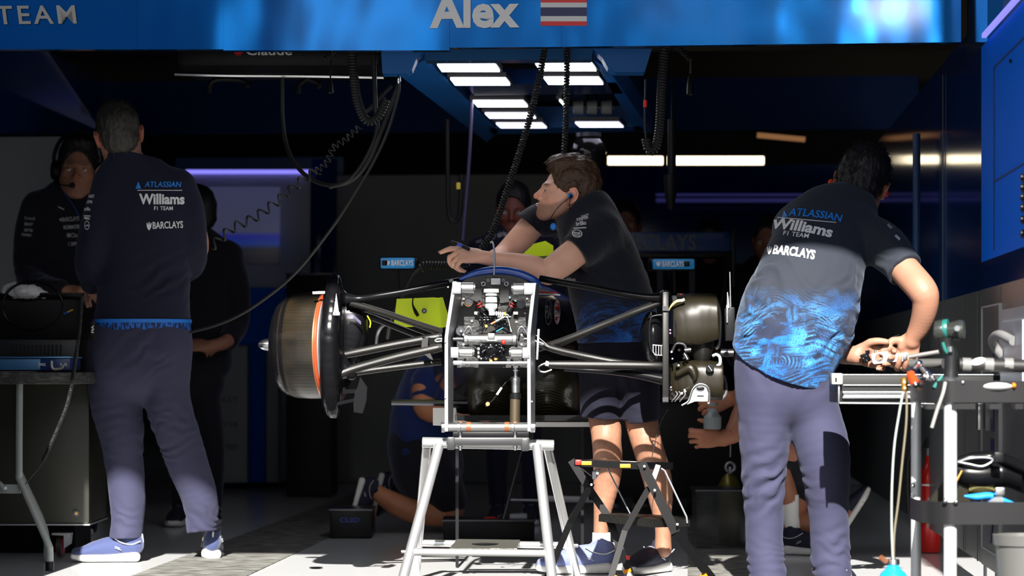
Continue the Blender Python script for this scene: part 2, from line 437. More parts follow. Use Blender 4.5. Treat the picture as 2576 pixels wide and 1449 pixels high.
def folds(items, warp=.02, noise_amp=.002, ns=9):
    # items: centre, radius, direction across the folds, wave length, height
    def fn(x, y, z):
        r = vnoise(x, y, z, ns) * noise_amp + vnoise(x, y, z, ns * 2.3) * noise_amp * .4
        w = vnoise(x + 7, y, z, 11) * warp + vnoise(x, y + 3, z, 24) * warp * .35
        for c, R, dr, wl, am in items:
            dr = np.array(dr, float); dr /= np.linalg.norm(dr)
            ph = ((x - c[0]) * dr[0] + (y - c[1]) * dr[1] + (z - c[2]) * dr[2] + w) / wl * 2 * math.pi
            sn = np.sin(ph); sn = np.sign(sn) * np.abs(sn) ** .8
            r = r + am * sn * gbump((x, y, z), c, R) * np.clip(.55 + 1.1 * vnoise(x + c[2] * 9, y, z, 9), 0, 1.4)
        return r
    return fn
# ------------------------------------------------------------------ lettering
_font_cache = {}
def text_mesh(txt, size=1.0, bold=0.0, shear=0.0, spacing=1.0, align='CENTER', squash=1.0, res=3):
    cu = bpy.data.curves.new('t', 'FONT'); cu.body = txt; cu.size = size; cu.offset = bold * size; cu.shear = shear
    cu.space_character = spacing; cu.align_x = align; cu.align_y = 'CENTER'; cu.resolution_u = res; cu.fill_mode = 'BOTH' if hasattr(cu, 'x') else cu.fill_mode
    o = bpy.data.objects.new('t', cu); COL.objects.link(o); bpy.context.view_layer.update()
    me = bpy.data.meshes.new_from_object(o.evaluated_get(bpy.context.evaluated_depsgraph_get()))
    bpy.data.objects.remove(o); bpy.data.curves.remove(cu)
    bm = bmesh.new(); bm.from_mesh(me); bpy.data.meshes.remove(me)
    xs = [v.co.x for v in bm.verts]; ys = [v.co.y for v in bm.verts]
    cx, cy = (min(xs) + max(xs)) / 2, (min(ys) + max(ys)) / 2
    w, h = max(xs) - min(xs), max(ys) - min(ys)
    for v in bm.verts: v.co.x -= cx if align == 'CENTER' else 0; v.co.y -= cy; v.co.x *= squash
    return bm, w * squash, h
def shape_bm(polys):       # flat marks from outlines
    bm = bmesh.new()
    for p in polys:
        vs = [bm.verts.new((x, y, 0)) for x, y in p]
        try: bm.faces.new(vs)
        except Exception: pass
    return bm
def sign(name, bm, org, X, Y, mat_, parent, fit=None, th=.002, **kw):
    # lays a flat bmesh on a plane; fit = (width, height) of the finished mark
    X = Vector(X).normalized(); Y = Vector(Y).normalized(); Z = X.cross(Y)
    xs = [v.co.x for v in bm.verts]; ys = [v.co.y for v in bm.verts]
    sx = fit[0] / (max(xs) - min(xs)) if fit else 1; sy = (fit[1] / (max(ys) - min(ys))) if fit and fit[1] else sx
    cx, cy = (min(xs) + max(xs)) / 2, (min(ys) + max(ys)) / 2
    g = bmesh.ops.extrude_face_region(bm, geom=bm.faces[:])
    up = {v for v in g['geom'] if isinstance(v, bmesh.types.BMVert)}
    L = wloc(parent)
    for v in bm.verts:
        p = Vector(org) + X * ((v.co.x - cx) * sx) + Y * ((v.co.y - cy) * sy) + Z * (th if v in up else 0)
        v.co = p - L
    bmesh.ops.recalc_face_normals(bm, faces=bm.faces)
    for f in bm.faces: f.smooth = False
    me = bpy.data.meshes.new(name); bm.to_mesh(me); bm.free(); me.materials.append(mat_)
    o = bpy.data.objects.new(name, me); COL.objects.link(o); o.parent = parent; setp(o, **kw); return o
def bvh(o):
    L = wloc(o); me = o.data
    return BVHTree.FromPolygons([tuple(v.co + L) for v in me.vertices], [tuple(p.vertices) for p in me.polygons])
def decal(name, bm, tree, px, py, wpx, hpx, ang, mat_, parent, d0, off=.0025, direction=(0, 1, 0), skew=0, step=.012, arc=0):
    # prints a flat mark on a cloth surface: centre, width and height in the picture, at about distance d0
    xs = [v.co.x for v in bm.verts]; ys = [v.co.y for v in bm.verts]
    sx = wpx / (max(xs) - min(xs)); sy = hpx / (max(ys) - min(ys)); cx, cy = (min(xs) + max(xs)) / 2, (min(ys) + max(ys)) / 2
    ca, sa = math.cos(math.radians(ang)), math.sin(math.radians(ang))
    for v in bm.verts:
        x, y = (v.co.x - cx) * sx, (v.co.y - cy) * sy; x += y * skew; y -= arc * (x * x) / max(wpx, 1)
        X, Y = x * ca - y * sa, x * sa + y * ca
        v.co = P(px + X, py - Y, d0)
    for ax, n in ((0, (1, 0, 0)), (2, (0, 0, 1))):
        lo, hi = min(v.co[ax] for v in bm.verts), max(v.co[ax] for v in bm.verts); c = lo + step
        while c < hi:
            co = [0, 0, 0]; co[ax] = c
            bmesh.ops.bisect_plane(bm, geom=bm.verts[:] + bm.edges[:] + bm.faces[:], plane_co=co, plane_no=n); c += step
    cp = Vector((0, -YC, H)); L = wloc(parent); lost = []; last = d0 - YC
    for v in bm.verts:
        dr = (v.co - cp).normalized(); hit = tree.ray_cast(cp, dr)
        if hit[0] is None: lost.append(v); continue
        nn = hit[1] if hit[1].y < 0 else -hit[1]
        v.co = hit[0] + nn * off * .6 - dr * off - L
    for v in lost: v.co = v.co - L
    if lost: bmesh.ops.delete(bm, geom=lost, context='VERTS')
    me = bpy.data.meshes.new(name); bm.to_mesh(me); bm.free(); me.materials.append(mat_)
    o = bpy.data.objects.new(name, me); COL.objects.link(o); o.parent = parent; return o
def eagle_bm():     # spread-winged bird badge
    return shape_bm([[(-.5, .35), (-.38, -.2), (-.12, -.5), (0, -.6), (.12, -.5), (.38, -.2), (.5, .35), (.34, .5), (.22, .2), (.12, .25), (.1, .5), (.0, .6), (-.1, .5), (-.12, .25), (-.22, .2), (-.34, .5)]])
def star_bm(n=12, w=.07):
    ps = []
    for i in range(n):
        a = math.pi * 2 * i / n; c, s_ = math.cos(a), math.sin(a)
        ps.append([(-s_ * w, c * w), (s_ * w, -c * w), (c * .5 + s_ * w * .6, s_ * .5 - c * w * .6), (c * .5 - s_ * w * .6, s_ * .5 + c * w * .6)])
    return shape_bm(ps)
def mark_bm():      # two leaning wedges
    return shape_bm([[(-.5, -.5), (-.22, .1), (-.02, -.5)], [(.02, -.5), (-.17, .18), (0, .5), (.5, -.5)]])
def ring_bm(rx=.5, ry=.5, w=.08, n=32):
    bm = bmesh.new(); a = [bm.verts.new((rx * math.cos(6.2832 * i / n), ry * math.sin(6.2832 * i / n), 0)) for i in range(n)]
    b = [bm.verts.new(((rx - w) * math.cos(6.2832 * i / n), (ry - w) * math.sin(6.2832 * i / n), 0)) for i in range(n)]
    for i in range(n): bm.faces.new((a[i], a[(i + 1) % n], b[(i + 1) % n], b[i]))
    return bm
# ================================================================== the garage
def room_box(m, u0, u1, d0, d1, z0, z1):
    a = [RC(u, d, z) for u in (u0, u1) for d in (d0, d1) for z in (z0, z1)]
    return m.add(a, [(0, 1, 3, 2), (4, 6, 7, 5), (0, 4, 5, 1), (2, 3, 7, 6), (0, 2, 6, 4), (1, 5, 7, 3)])
UR = (2457 - 1288) / 737 - TILT * 8.8          # the right-hand wall
UL = -3.05
def RCpx(px, d): return (px - 1288) * d / F - TILT * d
# floor: painted stripes running into the garage
fl = MB()
room_box(fl, -6, 4, 9.15, 20, -.10, -.004); fl.build('floor', M['floor_white'], kind='structure', label='white glossy garage floor')
for i, (a, b) in enumerate([(-2.03, -1.61), (.0, .24)]):
    m = MB(); room_box(m, a, b, 9.15, 20, -.004, .0005); m.build('floor', M['asphalt'], kind='structure', label='bare asphalt stripe in the painted floor')
m = MB(); m.cyl(P(795, 1428, 9.7) + Vector((0, 0, .0)) * 0, P(795, 1428, 9.7) + Vector((0, 0, .002)), .026, 24)
o = m.build('floor_anchor', M['black'], label='small round black anchor cap in the white floor left of the silver trestle', cat='floor anchor')
o.location.z = .0; o.location.y = .755 * F / (1428 - HY) - YC; o.location.x = (795 - 1288) / F * (.755 * F / (1428 - HY))
m = MB(); room_box(m, -30, 30, -40, 9.15, -.12, -.004); m.build('ground', M['pitlane'], kind='structure', label='pit lane tarmac')
# unseen overhang, placed so its edge throws the shade line on floor and men
m = MB(); room_box(m, -12, 12, 4.56, 20.6, 3.92, 4.2); m.build('ceiling', M['ceiling_brown'], kind='structure', label='dark concrete ceiling of the pit building')
# building walls
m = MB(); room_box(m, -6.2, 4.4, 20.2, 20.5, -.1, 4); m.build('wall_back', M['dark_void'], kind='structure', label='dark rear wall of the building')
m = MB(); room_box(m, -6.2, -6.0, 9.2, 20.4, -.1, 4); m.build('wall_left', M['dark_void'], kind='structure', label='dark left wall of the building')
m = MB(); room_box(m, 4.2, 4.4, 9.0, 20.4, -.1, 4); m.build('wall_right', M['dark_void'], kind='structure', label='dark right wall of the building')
# closing panel above the opening, and an unseen panel added to shade the left
m = MB(); room_box(m, -6.1, 4.3, 9.22, 9.3, 2.95, 3.95); m.build('trim_1', M['blue_gloss'], kind='structure', label='blue panel above the header')
m = MB(); room_box(m, -6.1, RCpx(-62, 8.5), 8.42, 8.55, 0, 1.86); m.build('trim_2', M['blue_gloss'], kind='structure', label='unseen blue panel added in front at left to shade the floor')
# header above the opening, four panels with fine joints
hdr = thing('header_fascia', 'glossy blue header across the top of the garage opening', 'fascia', RC(0, 9.2, 1.9))
HD = 9.2
def HPt(px, py):   # point on the face of the header
    u = 0
    d = HD
    for _ in range(4):
        X = (px - 1288) * d / F; u = X - TILT * d; d = HD - TILT * u
    return Vector(((px - 1288) * d / F, d - YC, H + (HY - py) * d / F))
edges = [-420, 345, 562, 1131, 1412, 2008, 2418]
ybot = [124, 124, 127, 120, 118, 111, 106]
hmat = M['blue_gloss']
tcn = N(hmat, 'ShaderNodeTexCoord'); mpn = N(hmat, 'ShaderNodeMapping'); mpn.inputs['Scale'].default_value = (1.6, 1, .9)
nzn = N(hmat, 'ShaderNodeTexNoise'); nzn.inputs['Scale'].default_value = 1.7; nzn.inputs['Detail'].default_value = 1.5
bpn = N(hmat, 'ShaderNodeBump'); bpn.inputs['Strength'].default_value = .25; bpn.inputs['Distance'].default_value = .035
LK(hmat, tcn.outputs['Object'], mpn.inputs[0]); LK(hmat, mpn.outputs[0], nzn.inputs['Vector']); LK(hmat, nzn.outputs[0], bpn.inputs['Height']); LK(hmat, bpn.outputs[0], BS(hmat).inputs['Normal'])
for i in range(6):
    m = MB(); a, b = edges[i] + .25, edges[i + 1] - .25
    A, B = HPt(a, ybot[i]), HPt(b, ybot[i + 1] if i not in (1, 2) else ybot[i])
    off = Vector((0, -.003 if i in (2, 4) else 0, 0)); th = Vector((0, .05, 0)); A += off; B += off
    A2, B2 = A.copy(), B.copy(); A2.z = B2.z = 2.95
    m.poly([A, B, B2, A2], th); m.build('panel', hmat, hdr, smooth=False)
    if i < 5 and i != 0:
        pass
X_ = (RC(1, 9.2, 0) - RC(0, 9.2, 0)).normalized(); Z_ = Vector((0, 0, 1))
s_ = F / HD
grey_letters = mat('grey_letters', (.42, .42, .40), .5)
bm, w, h = text_mesh('TEAM', 1, .012, -.12, 1.25)
sign('lettering', bm, HPt(92, 38) - Vector((0, .006, 0)), X_, Z_, grey_letters, hdr, (212 / s_, 47 / s_), .006, label='grey raised TEAM lettering')
bm, w, h = text_mesh('Alex', 1, .035, 0.0, 1.0)
sign('lettering', bm, HPt(1194, 28) - Vector((0, .006, 0)), X_, Z_, M['white_print'], hdr, (228 / s_, 88 / s_), .002, label='bold white driver name lettering')
for (y0, y1, mm) in [(-8, 7, 'flag_red'), (7, 19, 'flag_white'), (19, 41, 'flag_navy'), (41, 54, 'flag_white'), (54, 65, 'flag_red')]:
    m = MB()
    for xa, xb in ((1360, 1412), (1412, 1476)):
        A, B, C, D_ = HPt(xa, y1), HPt(xb, y1), HPt(xb, y0), HPt(xa, y0)
        m.poly([q - Vector((0, .005, 0)) for q in (A, B, C, D_)], (0, .004, 0))
    m.build('flag_stripe', M[mm], hdr, smooth=False)
# ceiling void behind the header: beams
for i, (d, z) in enumerate([(12.6, 2.62), (15.2, 2.66), (16.5, 2.60)]):
    m = MB(); room_box(m, -6, 4.2, d, d + .25, z, z + .35); m.build('trim_%d' % (3 + i), M['ceiling_brown'], kind='structure', label='dark brown ceiling beam')
# inner dark blue valance all round
m = MB(); room_box(m, -4.6, UR + .25, 14.0, 14.06, .755 + 602 / F * 14, .755 + 735 / F * 14); m.build('trim_6', M['valance_navy'], kind='structure', label='dark blue inner valance')
m = MB()
for (u0, d0, u1, d1) in [(-3.05, 11.0, -3.7, 14.0)]:
    pass
m.poly([P(-60, 128, 10.6), P(100, 128, 10.6), P(245, 200, 14), P(240, 330, 14), P(-60, 332, 10.6)], (.03, .03, 0))
m.build('trim_7', M['navy_gloss'], kind='structure', label='dark blue left return of the valance', smooth=False)
# right-hand wall: lower grey band, dark blue band, bright blue front band
def wallR(m, d0, d1, z0, z1, u=None, th=.06):
    u = UR if u is None else u
    return room_box(m, u, u + th, d0, d1, z0, z1)
m = MB(); wallR(m, 7.2, 8.8, .10, 1.025); wallR(m, 8.8, 17, .10, 1.025, UR + .004); m.build('wall_right', M['grey_panel'], kind='structure', smooth=False, label='grey lower band of the right wall')
m = MB(); wallR(m, 7.2, 8.8, 1.025, 1.118); m.build('wall_right', M['navy_gloss'], kind='structure', smooth=False, label='dark blue band of the right wall')
m = MB(); wallR(m, 7.2, 8.8, 1.118, 1.845); m.build('wall_right', M['blue_panel'], kind='structure', smooth=False, label='bright blue front section of the right wall')
m = MB(); wallR(m, 8.8, 17, 1.025, 1.95, UR + .004); m.build('wall_right', M['navy_gloss'], kind='structure', smooth=False, label='dark glossy blue section of the right wall')
# upper part, leaning outwards, with a strip light along it
m = MB(); wallR(m, 7.2, 8.62, 1.845, 2.9, UR + .05); m.build('wall_right', mat('upper_pale', (.14, .13, .22), .3), kind='structure', smooth=False, label='pale violet-grey upper section of the right wall')
m = MB(); wallR(m, 8.62, 9.25, 1.845, 2.95); m.build('wall_right', M['blue_gloss'], kind='structure', smooth=False, label='glossy blue upper corner of the right wall')
m = MB(); m.bar(RC(UR - .012, 7.2, 1.86), RC(UR - .012, 8.62, 1.86), .014, .014); m.build('strip_light', M['led_violet'], label='thin violet strip light along the right wall near the header corner', cat='strip light')
# joints, post and inset door on the right wall
SEAM = mat('seam', (.10, .11, .11), .5)
for i, (d, z0, z1) in enumerate([(8.25, .10, 1.02), (8.9, .1, 1.02), (9.35, .1, 1.02), (10.1, .1, 1.9)]):
    m = MB(); room_box(m, UR - .003, UR, d, d + .006, z0, z1); m.build('trim_%d' % (10 + i), SEAM, kind='structure', label='panel joint')
m = MB(); m.cyl(RC(UR - .05, 10.7, 0.1), RC(UR - .05, 10.7, .755 + 590 / F * 10.7), .016, 16); m.build('trim_20', mat('post_blue', (.02, .06, .16), .3), kind='structure', label='slim blue-grey post against the right wall')
dr = thing('wall_locker', 'flush grey locker door with dark blue lettering and chrome latch on right wall', 'locker', RC(UR, 8.4, .1))
m = MB(); z0, z1 = .16, .96
da, db = 8.22, 8.71
for (a, b, c, d_) in [(da, db, z1, z1 + .006), (da, db, z0, z0 + .006)]: room_box(m, UR - .010, UR, a, b, c, d_)
for d_ in (da, db): room_box(m, UR - .010, UR, d_, d_ + .012, z0, z1)
m.build('frame', M['grey_light'], dr, smooth=False)
m = MB(); room_box(m, UR - .006, UR, da + .012, db - .002, z0 + .006, z1); m.build('door', M['grey_panel'], dr, smooth=False)
YW = (RC(0, 1, 0) - RC(0, 0, 0)).normalized()
bm, w, h = text_mesh('WILL', 1, .03)
sign('lettering', bm, RC(UR - .007, 8.42, .50), Vector((0, 0, 1)), YW, M['flag_navy'], dr, (.62, .085), .002, label='dark blue letters running up the door')
m = MB(); m.box(RC(UR - .02, 8.66, .60), (.02, .03, .09), bev=.006); m.build('latch', M['chrome'], dr)
# recess box with handles nearer the camera
rb = thing('wall_recess', 'white recessed service box with grey handles on the right wall', 'service box', RC(UR, 7.9, .7))
m = MB(); room_box(m, UR - .02, UR, 7.52, 8.1, .69, .94); m.build('frame', M['grey_light'], rb, smooth=False)
m = MB(); room_box(m, UR - .024, UR - .019, 7.54, 8.07, .72, .90); m.build('back_panel', mat('recess_pale', (.5, .58, .66), .3), rb, smooth=False)
m = MB(); m.tube([RC(UR - .03, 8.0, .80), RC(UR - .06, 7.97, .84), RC(UR - .06, 7.80, .86), RC(UR - .03, 7.7, .84)], .014, sm=5); m.build('handle', M['grey_plastic'], rb)
m = MB(); m.cyl(RC(UR - .03, 7.5, .69), RC(UR - .03, 8.13, .69), .022); m.build('rail', M['alu_dull'], rb)
# sockets in a column on the bright blue panel
for i, py in enumerate([450, 475, 499, 525, 555, 590]):
    d = 7.66; s__ = F / d; z = H + (HY - py) / s__
    t = thing('wall_socket', 'round black socket number %s from the top in the column on the bright blue wall' % ['one', 'two', 'three', 'four', 'five', 'six'][i], 'socket', RC(UR - .006, d, z), 'sockets on the blue wall')
    if i == 5: t['label'] = 'plain black socket lowest in the column on the bright blue wall'
    m = MB(); room_box(m, UR - .006, UR, d - .055, d + .055, z - .012, z + .012); m.build('plate', M['black'] if i == 5 else M['steel_dark'], t, smooth=False)
    m = MB(); m.cyl(RC(UR - .006, d, z), RC(UR - .014, d, z), .009, 16); m.build('barrel', M['black'], t)
m = MB(); room_box(m, UR - .004, UR, 7.3, 8.42, 1.36, 1.364); room_box(m, UR - .004, UR, 8.42, 8.424, 1.14, 1.73); room_box(m, UR - .004, UR, 7.3, 8.42, 1.73, 1.734)
m.build('trim_21', mat('joint_blue', (.01, .03, .12), .5), kind='structure', label='hatch joint in the blue panel', smooth=False)
m = MB(); m.cyl(RC(UR - .008, 7.98, 1.70), RC(UR, 7.98, 1.70), .006, 12); m.build('lock', M['black'], label='small black round lock high on the bright blue hatch', cat='lock')
# levelling feet of the right wall units
for i, (d, nm) in enumerate([(8.0, 'front'), (8.62, 'middle'), (8.95, 'rear')]):
    t = thing('levelling_foot', 'metal levelling foot under the grey wall unit, %s one of three' % nm, 'foot', RC(UR + .03, d, 0), 'levelling feet of the grey units')
    m = MB(); m.cyl(RC(UR + .03, d, 0), RC(UR + .03, d, .012), .024); m.build('pad', M['steel_dark'], t)
    m = MB(); m.cyl(RC(UR + .03, d, .012), RC(UR + .03, d, .10), .006); m.build('stem', M['alu_dull'], t)
# rear partition walls
def back(px0, px1, d, py0, py1, name, mt, lab, th=.08, z0=None):
    z1 = H + (HY - py0) * d / F; z0_ = H + (HY - py1) * d / F if z0 is None else z0
    m = MB(); room_box(m, RCpx(px0, d), RCpx(px1, d), d, d + th, z0_, z1)
    return m.build(name, M[mt] if isinstance(mt, str) else mt, kind='structure', smooth=False, label=lab)
M['wall_grey_far'] = mat('wall_grey_far', (.34, .34, .32), .5)
back(835, 1500, 17.2, 437, 0, 'wall_back', 'wall_grey_far', 'pale grey rear partition', z0=0)
back(1490, 2330, 17.0, 416, 0, 'wall_back', 'navy_gloss', 'dark blue rear partition', z0=.6)
back(1490, 2330, 17.02, 800, 0, 'wall_back', 'grey_panel', 'grey lower rear partition', z0=0)
back(-160, 236, 13.4, 334, 0, 'wall_left', M['wall_grey_far'], 'pale grey left partition', z0=0)
back(430, 860, 17.3, 390, 0, 'wall_back', 'navy_gloss', 'dark blue partition behind the screen', z0=0)
# warm fluorescent tubes in the void above the partitions
for i, (x0, x1, lab) in enumerate([(1524, 1672, 'left'), (1674, 1926, 'right')]):
    t = thing('fluorescent_tube', 'warm fluorescent tube over the rear blue partition, %s of the pair' % lab, 'fluorescent tube', P((x0 + x1) / 2, 404, 17.6), 'fluorescent tubes at the back')
    m = MB(); m.cyl(P(x0 + 5, 404, 17.6), P(x1 - 5, 404, 17.6), .028, 16); m.build('glass_tube', M['tube_warm'], t)
    for a_, b_ in ((x0, x0 + 5), (x1 - 5, x1)):
        m = MB(); m.cyl(P(a_, 404, 17.6), P(b_, 404, 17.6), .029, 16); m.build('end_cap', M['steel_dark'], t)
        m = MB(); c_ = P((a_ + b_) / 2, 404, 17.6); m.cyl(c_, (c_.x, c_.y, 3.93), .004, 6); m.build('hanger', M['black'], t)
m = MB(); m.bar(P(1905, 340, 16.2), P(2025, 351, 16.2), .03, .03); m.build('strip_light', mat('amber_strip', (.5, .3, .15), .5, emit=(1, .45, .18), es=.22), label='dim amber strip slanting under the right end of the inner valance', cat='strip light')
# violet light strips
for (x0, x1, y, d, r, mm, lab) in [(468, 778, 432, 16.61, .012, 'led_violet', 'violet light strip over the wide screen at the rear left'), (1650, 2300, 504, 16.6, .013, 'led_purple', 'lower dim violet strip across the rear blue wall'), (1650, 2300, 490, 16.6, .008, 'led_purple', 'upper dim violet strip across the rear blue wall')]:
    m = MB(); m.bar(P(x0, y, d), P(x1, y, d), .02, r * 2); m.build('strip_light', M[mm], label=lab, cat='strip light')
m = MB(); m.bar(P(2238, 458, 14), P(2252, 424, 14), .02, .02); m.build('strip_light', M['led_violet'], label='short slanting violet light beside the head of the bending man', cat='strip light')
# rear left display wall: screen surround, screen, cabinet
dw = thing('display_wall', 'pale display wall with blue panel and wide screen at the rear left', 'display wall', RC(RCpx(610, 16.6), 16.6, 0))
def dbox(px0, px1, py0, py1, d, name, mt, th=.05, par=dw):
    m = MB(); a, b = P(px0, py1, d), P(px1, py0, d); m.box((a + b) / 2 + Vector((0, th / 2, 0)), (b.x - a.x, th, b.z - a.z), bev=.004); return m.build(name, M[mt] if isinstance(mt, str) else mt, par)
M['pale_far'] = mat('pale_far', (.48, .49, .54), .45)
dbox(440, 780, 436, 1212, 16.62, 'back_panel', 'pale_far', .06)
dbox(528, 724, 724, 868, 16.55, 'blue_panel', 'blue_panel', .05)
dbox(624, 668, 870, 1213, 16.5, 'blue_column', 'blue_panel', .05)
dbox(784, 846, 400, 1212, 16.7, 'side_column', 'navy_gloss', .1)
sc = dbox(484, 703, 470, 664, 16.5, 'screen', mat('screen_glow', (.05, .05, .08), .3, emit=(.10, .11, .30), es=.22), .04)
sm_ = sc.data.materials[0]
tcn = N(sm_, 'ShaderNodeTexCoord'); gr = N(sm_, 'ShaderNodeSeparateXYZ'); rp = N(sm_, 'ShaderNodeValToRGB'); mm_ = N(sm_, 'ShaderNodeMapRange')
LK(sm_, tcn.outputs['Generated'], gr.inputs[0]); LK(sm_, gr.outputs['Z'], rp.inputs[0]); LK(sm_, rp.outputs[0], BS(sm_).inputs['Emission Color'])
r_ = rp.color_ramp; r_.elements[0].position = 0; r_.elements[0].color = (.02, .02, .03, 1); r_.elements[1].position = 1; r_.elements[1].color = (.16, .17, .38, 1)
for p_, c_ in ((.20, (.05, .05, .07, 1)), (.26, (.03, .10, .55, 1)), (.36, (.04, .05, .65, 1)), (.42, (.15, .16, .32, 1))):
    e_ = r_.elements.new(p_); e_.color = c_
cab = thing('sponsor_cabinet', 'low pale cabinet with grey sponsor lettering at the rear left', 'cabinet', RC(RCpx(570, 16.3), 16.3, 0))
dbox(505, 622, 870, 1214, 16.3, 'body', 'grey_light', .15, cab)
dbox(670, 700, 870, 1214, 16.3, 'side_panel', 'grey_light', .15, cab)
for txt, y in (('VAST', 1006), ('airia', 1066), ('nuveen', 1124)):
    bm, w, h = text_mesh(txt, 1, .02, 0, 1.2); sign('lettering', bm, P(568, y, 16.29), (1, 0, 0), (0, 0, 1), M['grey_plastic'], cab, (.15, .04), .002)
# black slab wall of flight cases in the dark between columns
# overhead equipment shelf with chrome edge
sh = thing('overhead_shelf', 'black overhead equipment shelf with polished front edge and hooks', 'shelf', P(690, 190, 10.2))
m = MB(); a, b = P(440, 188, 10.2), P(960, 110, 10.2); m.box(((a.x + b.x) / 2, .45, (a.z + b.z) / 2 + .03), (b.x - a.x, .5, b.z - a.z), bev=.04); m.build('housing', M['black'], sh)
m = MB(); m.tube([P(440, 186, 10.15), P(560, 189, 10.13), P(800, 191, 10.12), P(965, 194, 10.12)], .008, sm=4); m.build('front_edge', M['chrome'], sh)
for x0, x1 in ((525, 620), (750, 800)):
    m = MB(); m.tube([P(x0, 235, 10.3), P(x0 + 2, 215, 10.3), P(x0 + 20, 200, 10.3), P(x1 - 20, 200, 10.3), P(x1, 210, 10.3), P(x1, 222, 10.3)], .011, 8, sm=3); m.build('hook', M['black'], sh)
bm, w, h = text_mesh('Claude', 1, .015); sign('lettering', bm, P(677, 127, 10.18), (1, 0, 0), (0, 0, 1), M['white_print'], sh, (115 / 637, 24 / 637), .002)
sign('emblem', star_bm(), P(600, 128, 10.18), (1, 0, 0), (0, 0, 1), M['red'], sh, (26 / 637, 26 / 637), .002)
# ------------------------------------------------------------------ light gantry over the car
ga = thing('light_gantry', 'blue overhead light gantry with rows of white light panels over the car', 'light gantry', P(1290, 170, 9.9))
GZ = 1.92
def G(px, py, dz=0):     # point in the underside plane of the gantry
    d = (GZ - H) * F / (HY - py); p = P(px, py, d); p.z += dz; return p
gm = mat('gantry_blue', (.004, .13, .45), .4)
def gprism(name, pts, h, mt, par=ga):
    m = MB(); m.poly([G(x, y) for x, y in pts], (0, 0, h)); return m.build(name, mt, par, smooth=False)
m = MB(); m.pp([(958, 122), (1068, 122), (1048, 146), (1036, 176), (1025, 184), (962, 184)], 9.55, .12); m.build('front_end', gm, ga, smooth=False)
m = MB(); m.pp([(1640, 122), (1490, 122), (1516, 146), (1530, 172), (1548, 181), (1622, 181)], 9.6, .12); m.build('front_end', gm, ga, smooth=False)
m = MB(); m.pp([(1066, 118), (1492, 118), (1488, 150), (1070, 152)], 9.62, .1); m.build('front_beam', mat('gantry_face', (.03, .12, .30), .12, coat=.5), ga, smooth=False)
gprism('left_beam', [(1000, 186), (1070, 150), (1255, 330), (1225, 358)], .10, gm)
gprism('right_beam', [(1492, 150), (1530, 174), (1640, 335), (1600, 330)], .10, gm)
gprism('rear_beam', [(1230, 322), (1612, 318), (1620, 330), (1240, 338)], .10, gm)
gprism('cross_beam', [(1165, 212), (1550, 208), (1568, 236), (1195, 240)], .06, M['navy_gloss'])
gprism('top_plate', [(1078, 152), (1495, 150), (1605, 328), (1240, 332)], .02, M['black']).location.z += .12
inb = mat('gantry_inner', (.002, .01, .25), .3)
for i in range(4):
    t0 = .08 + i * .23; q = lambda a, b, t: a + (b - a) * t
    m = MB(); m.poly([G(q(1062, 1240, t0), q(160, 330, t0), .01), G(q(1062, 1240, t0 + .13), q(160, 330, t0 + .13), .01), G(q(1062, 1240, t0 + .13), q(160, 330, t0 + .13), .08), G(q(1062, 1240, t0), q(160, 330, t0), .08)], (.01, 0, 0))
    m.build('side_bracket', inb, ga, smooth=False)
def led(x0, x1, y, dim, hh):
    c = [G(x0, y - hh, -.012), G(x1 - 12, y - hh, -.012), G(x1, y + hh, -.012), G(x0 + 12, y + hh, -.012)]
    m = MB(); m.poly(c, (0, 0, .010)); m.build('light_panel', M['led_dim' if dim else 'led'], ga, smooth=False)
    o = [G(x0 - 8, y - hh - 2.5, -.006), G(x1 - 10, y - hh - 2.5, -.006), G(x1 + 8, y + hh + 2.5, -.006), G(x0 + 10, y + hh + 2.5, -.006)]
    m = MB(); m.poly(o, (0, 0, .02)); m.build('light_tray', M['steel_dark'], ga, smooth=False)
for x0, x1, y, dim in [(1100, 1257, 165, 0), (1133, 1283, 200, 0), (1190, 1327, 256, 0), (1220, 1348, 286, 1), (1248, 1375, 311, 1), (1347, 1500, 163, 0), (1368, 1517, 198, 0), (1407, 1422, 254, 0), (1447, 1568, 309, 1)]:
    led(x0, x1, y, dim, 8.5 - (y - 165) / 45)
# camera cluster hung in the gantry
cc = thing('sensor_cluster', 'row of three grey cylindrical lamps hanging inside the gantry', 'lamp', P(1490, 270, 11.4))
for x in (1456, 1490, 1527):
    m = MB(); m.lathe(P(x - 15, 270, 11.4), (1, 0, 0), [(0, .018), (.004, .03), (.045, .032), (.05, .02)], 24); m.build('lamp_head', M['grey_plastic'], cc)
m = MB(); m.tube([P(1436, 270, 11.42), P(1545, 270, 11.42)], .008); m.tube([P(1478, 268, 11.45), P(1478, 205, 11.6)], .008); m.tube([P(1500, 268, 11.45), P(1500, 205, 11.6)], .008); m.build('bracket', M['steel_dark'], cc)
dm = thing('ceiling_dome', 'dark glassy dome hanging behind the head of the leaning man', 'dome', P(1480, 385, 12.2))
m = MB(); m.sph(P(1480, 383, 12.2), .085, 24); m.build('globe', mat('dome_glass', (.012, .012, .011), .12), dm)
m = MB(); m.cyl(P(1480, 345, 12.2), P(1480, 335, 12.2), .06); m.build('mount', M['steel_dark'], dm)
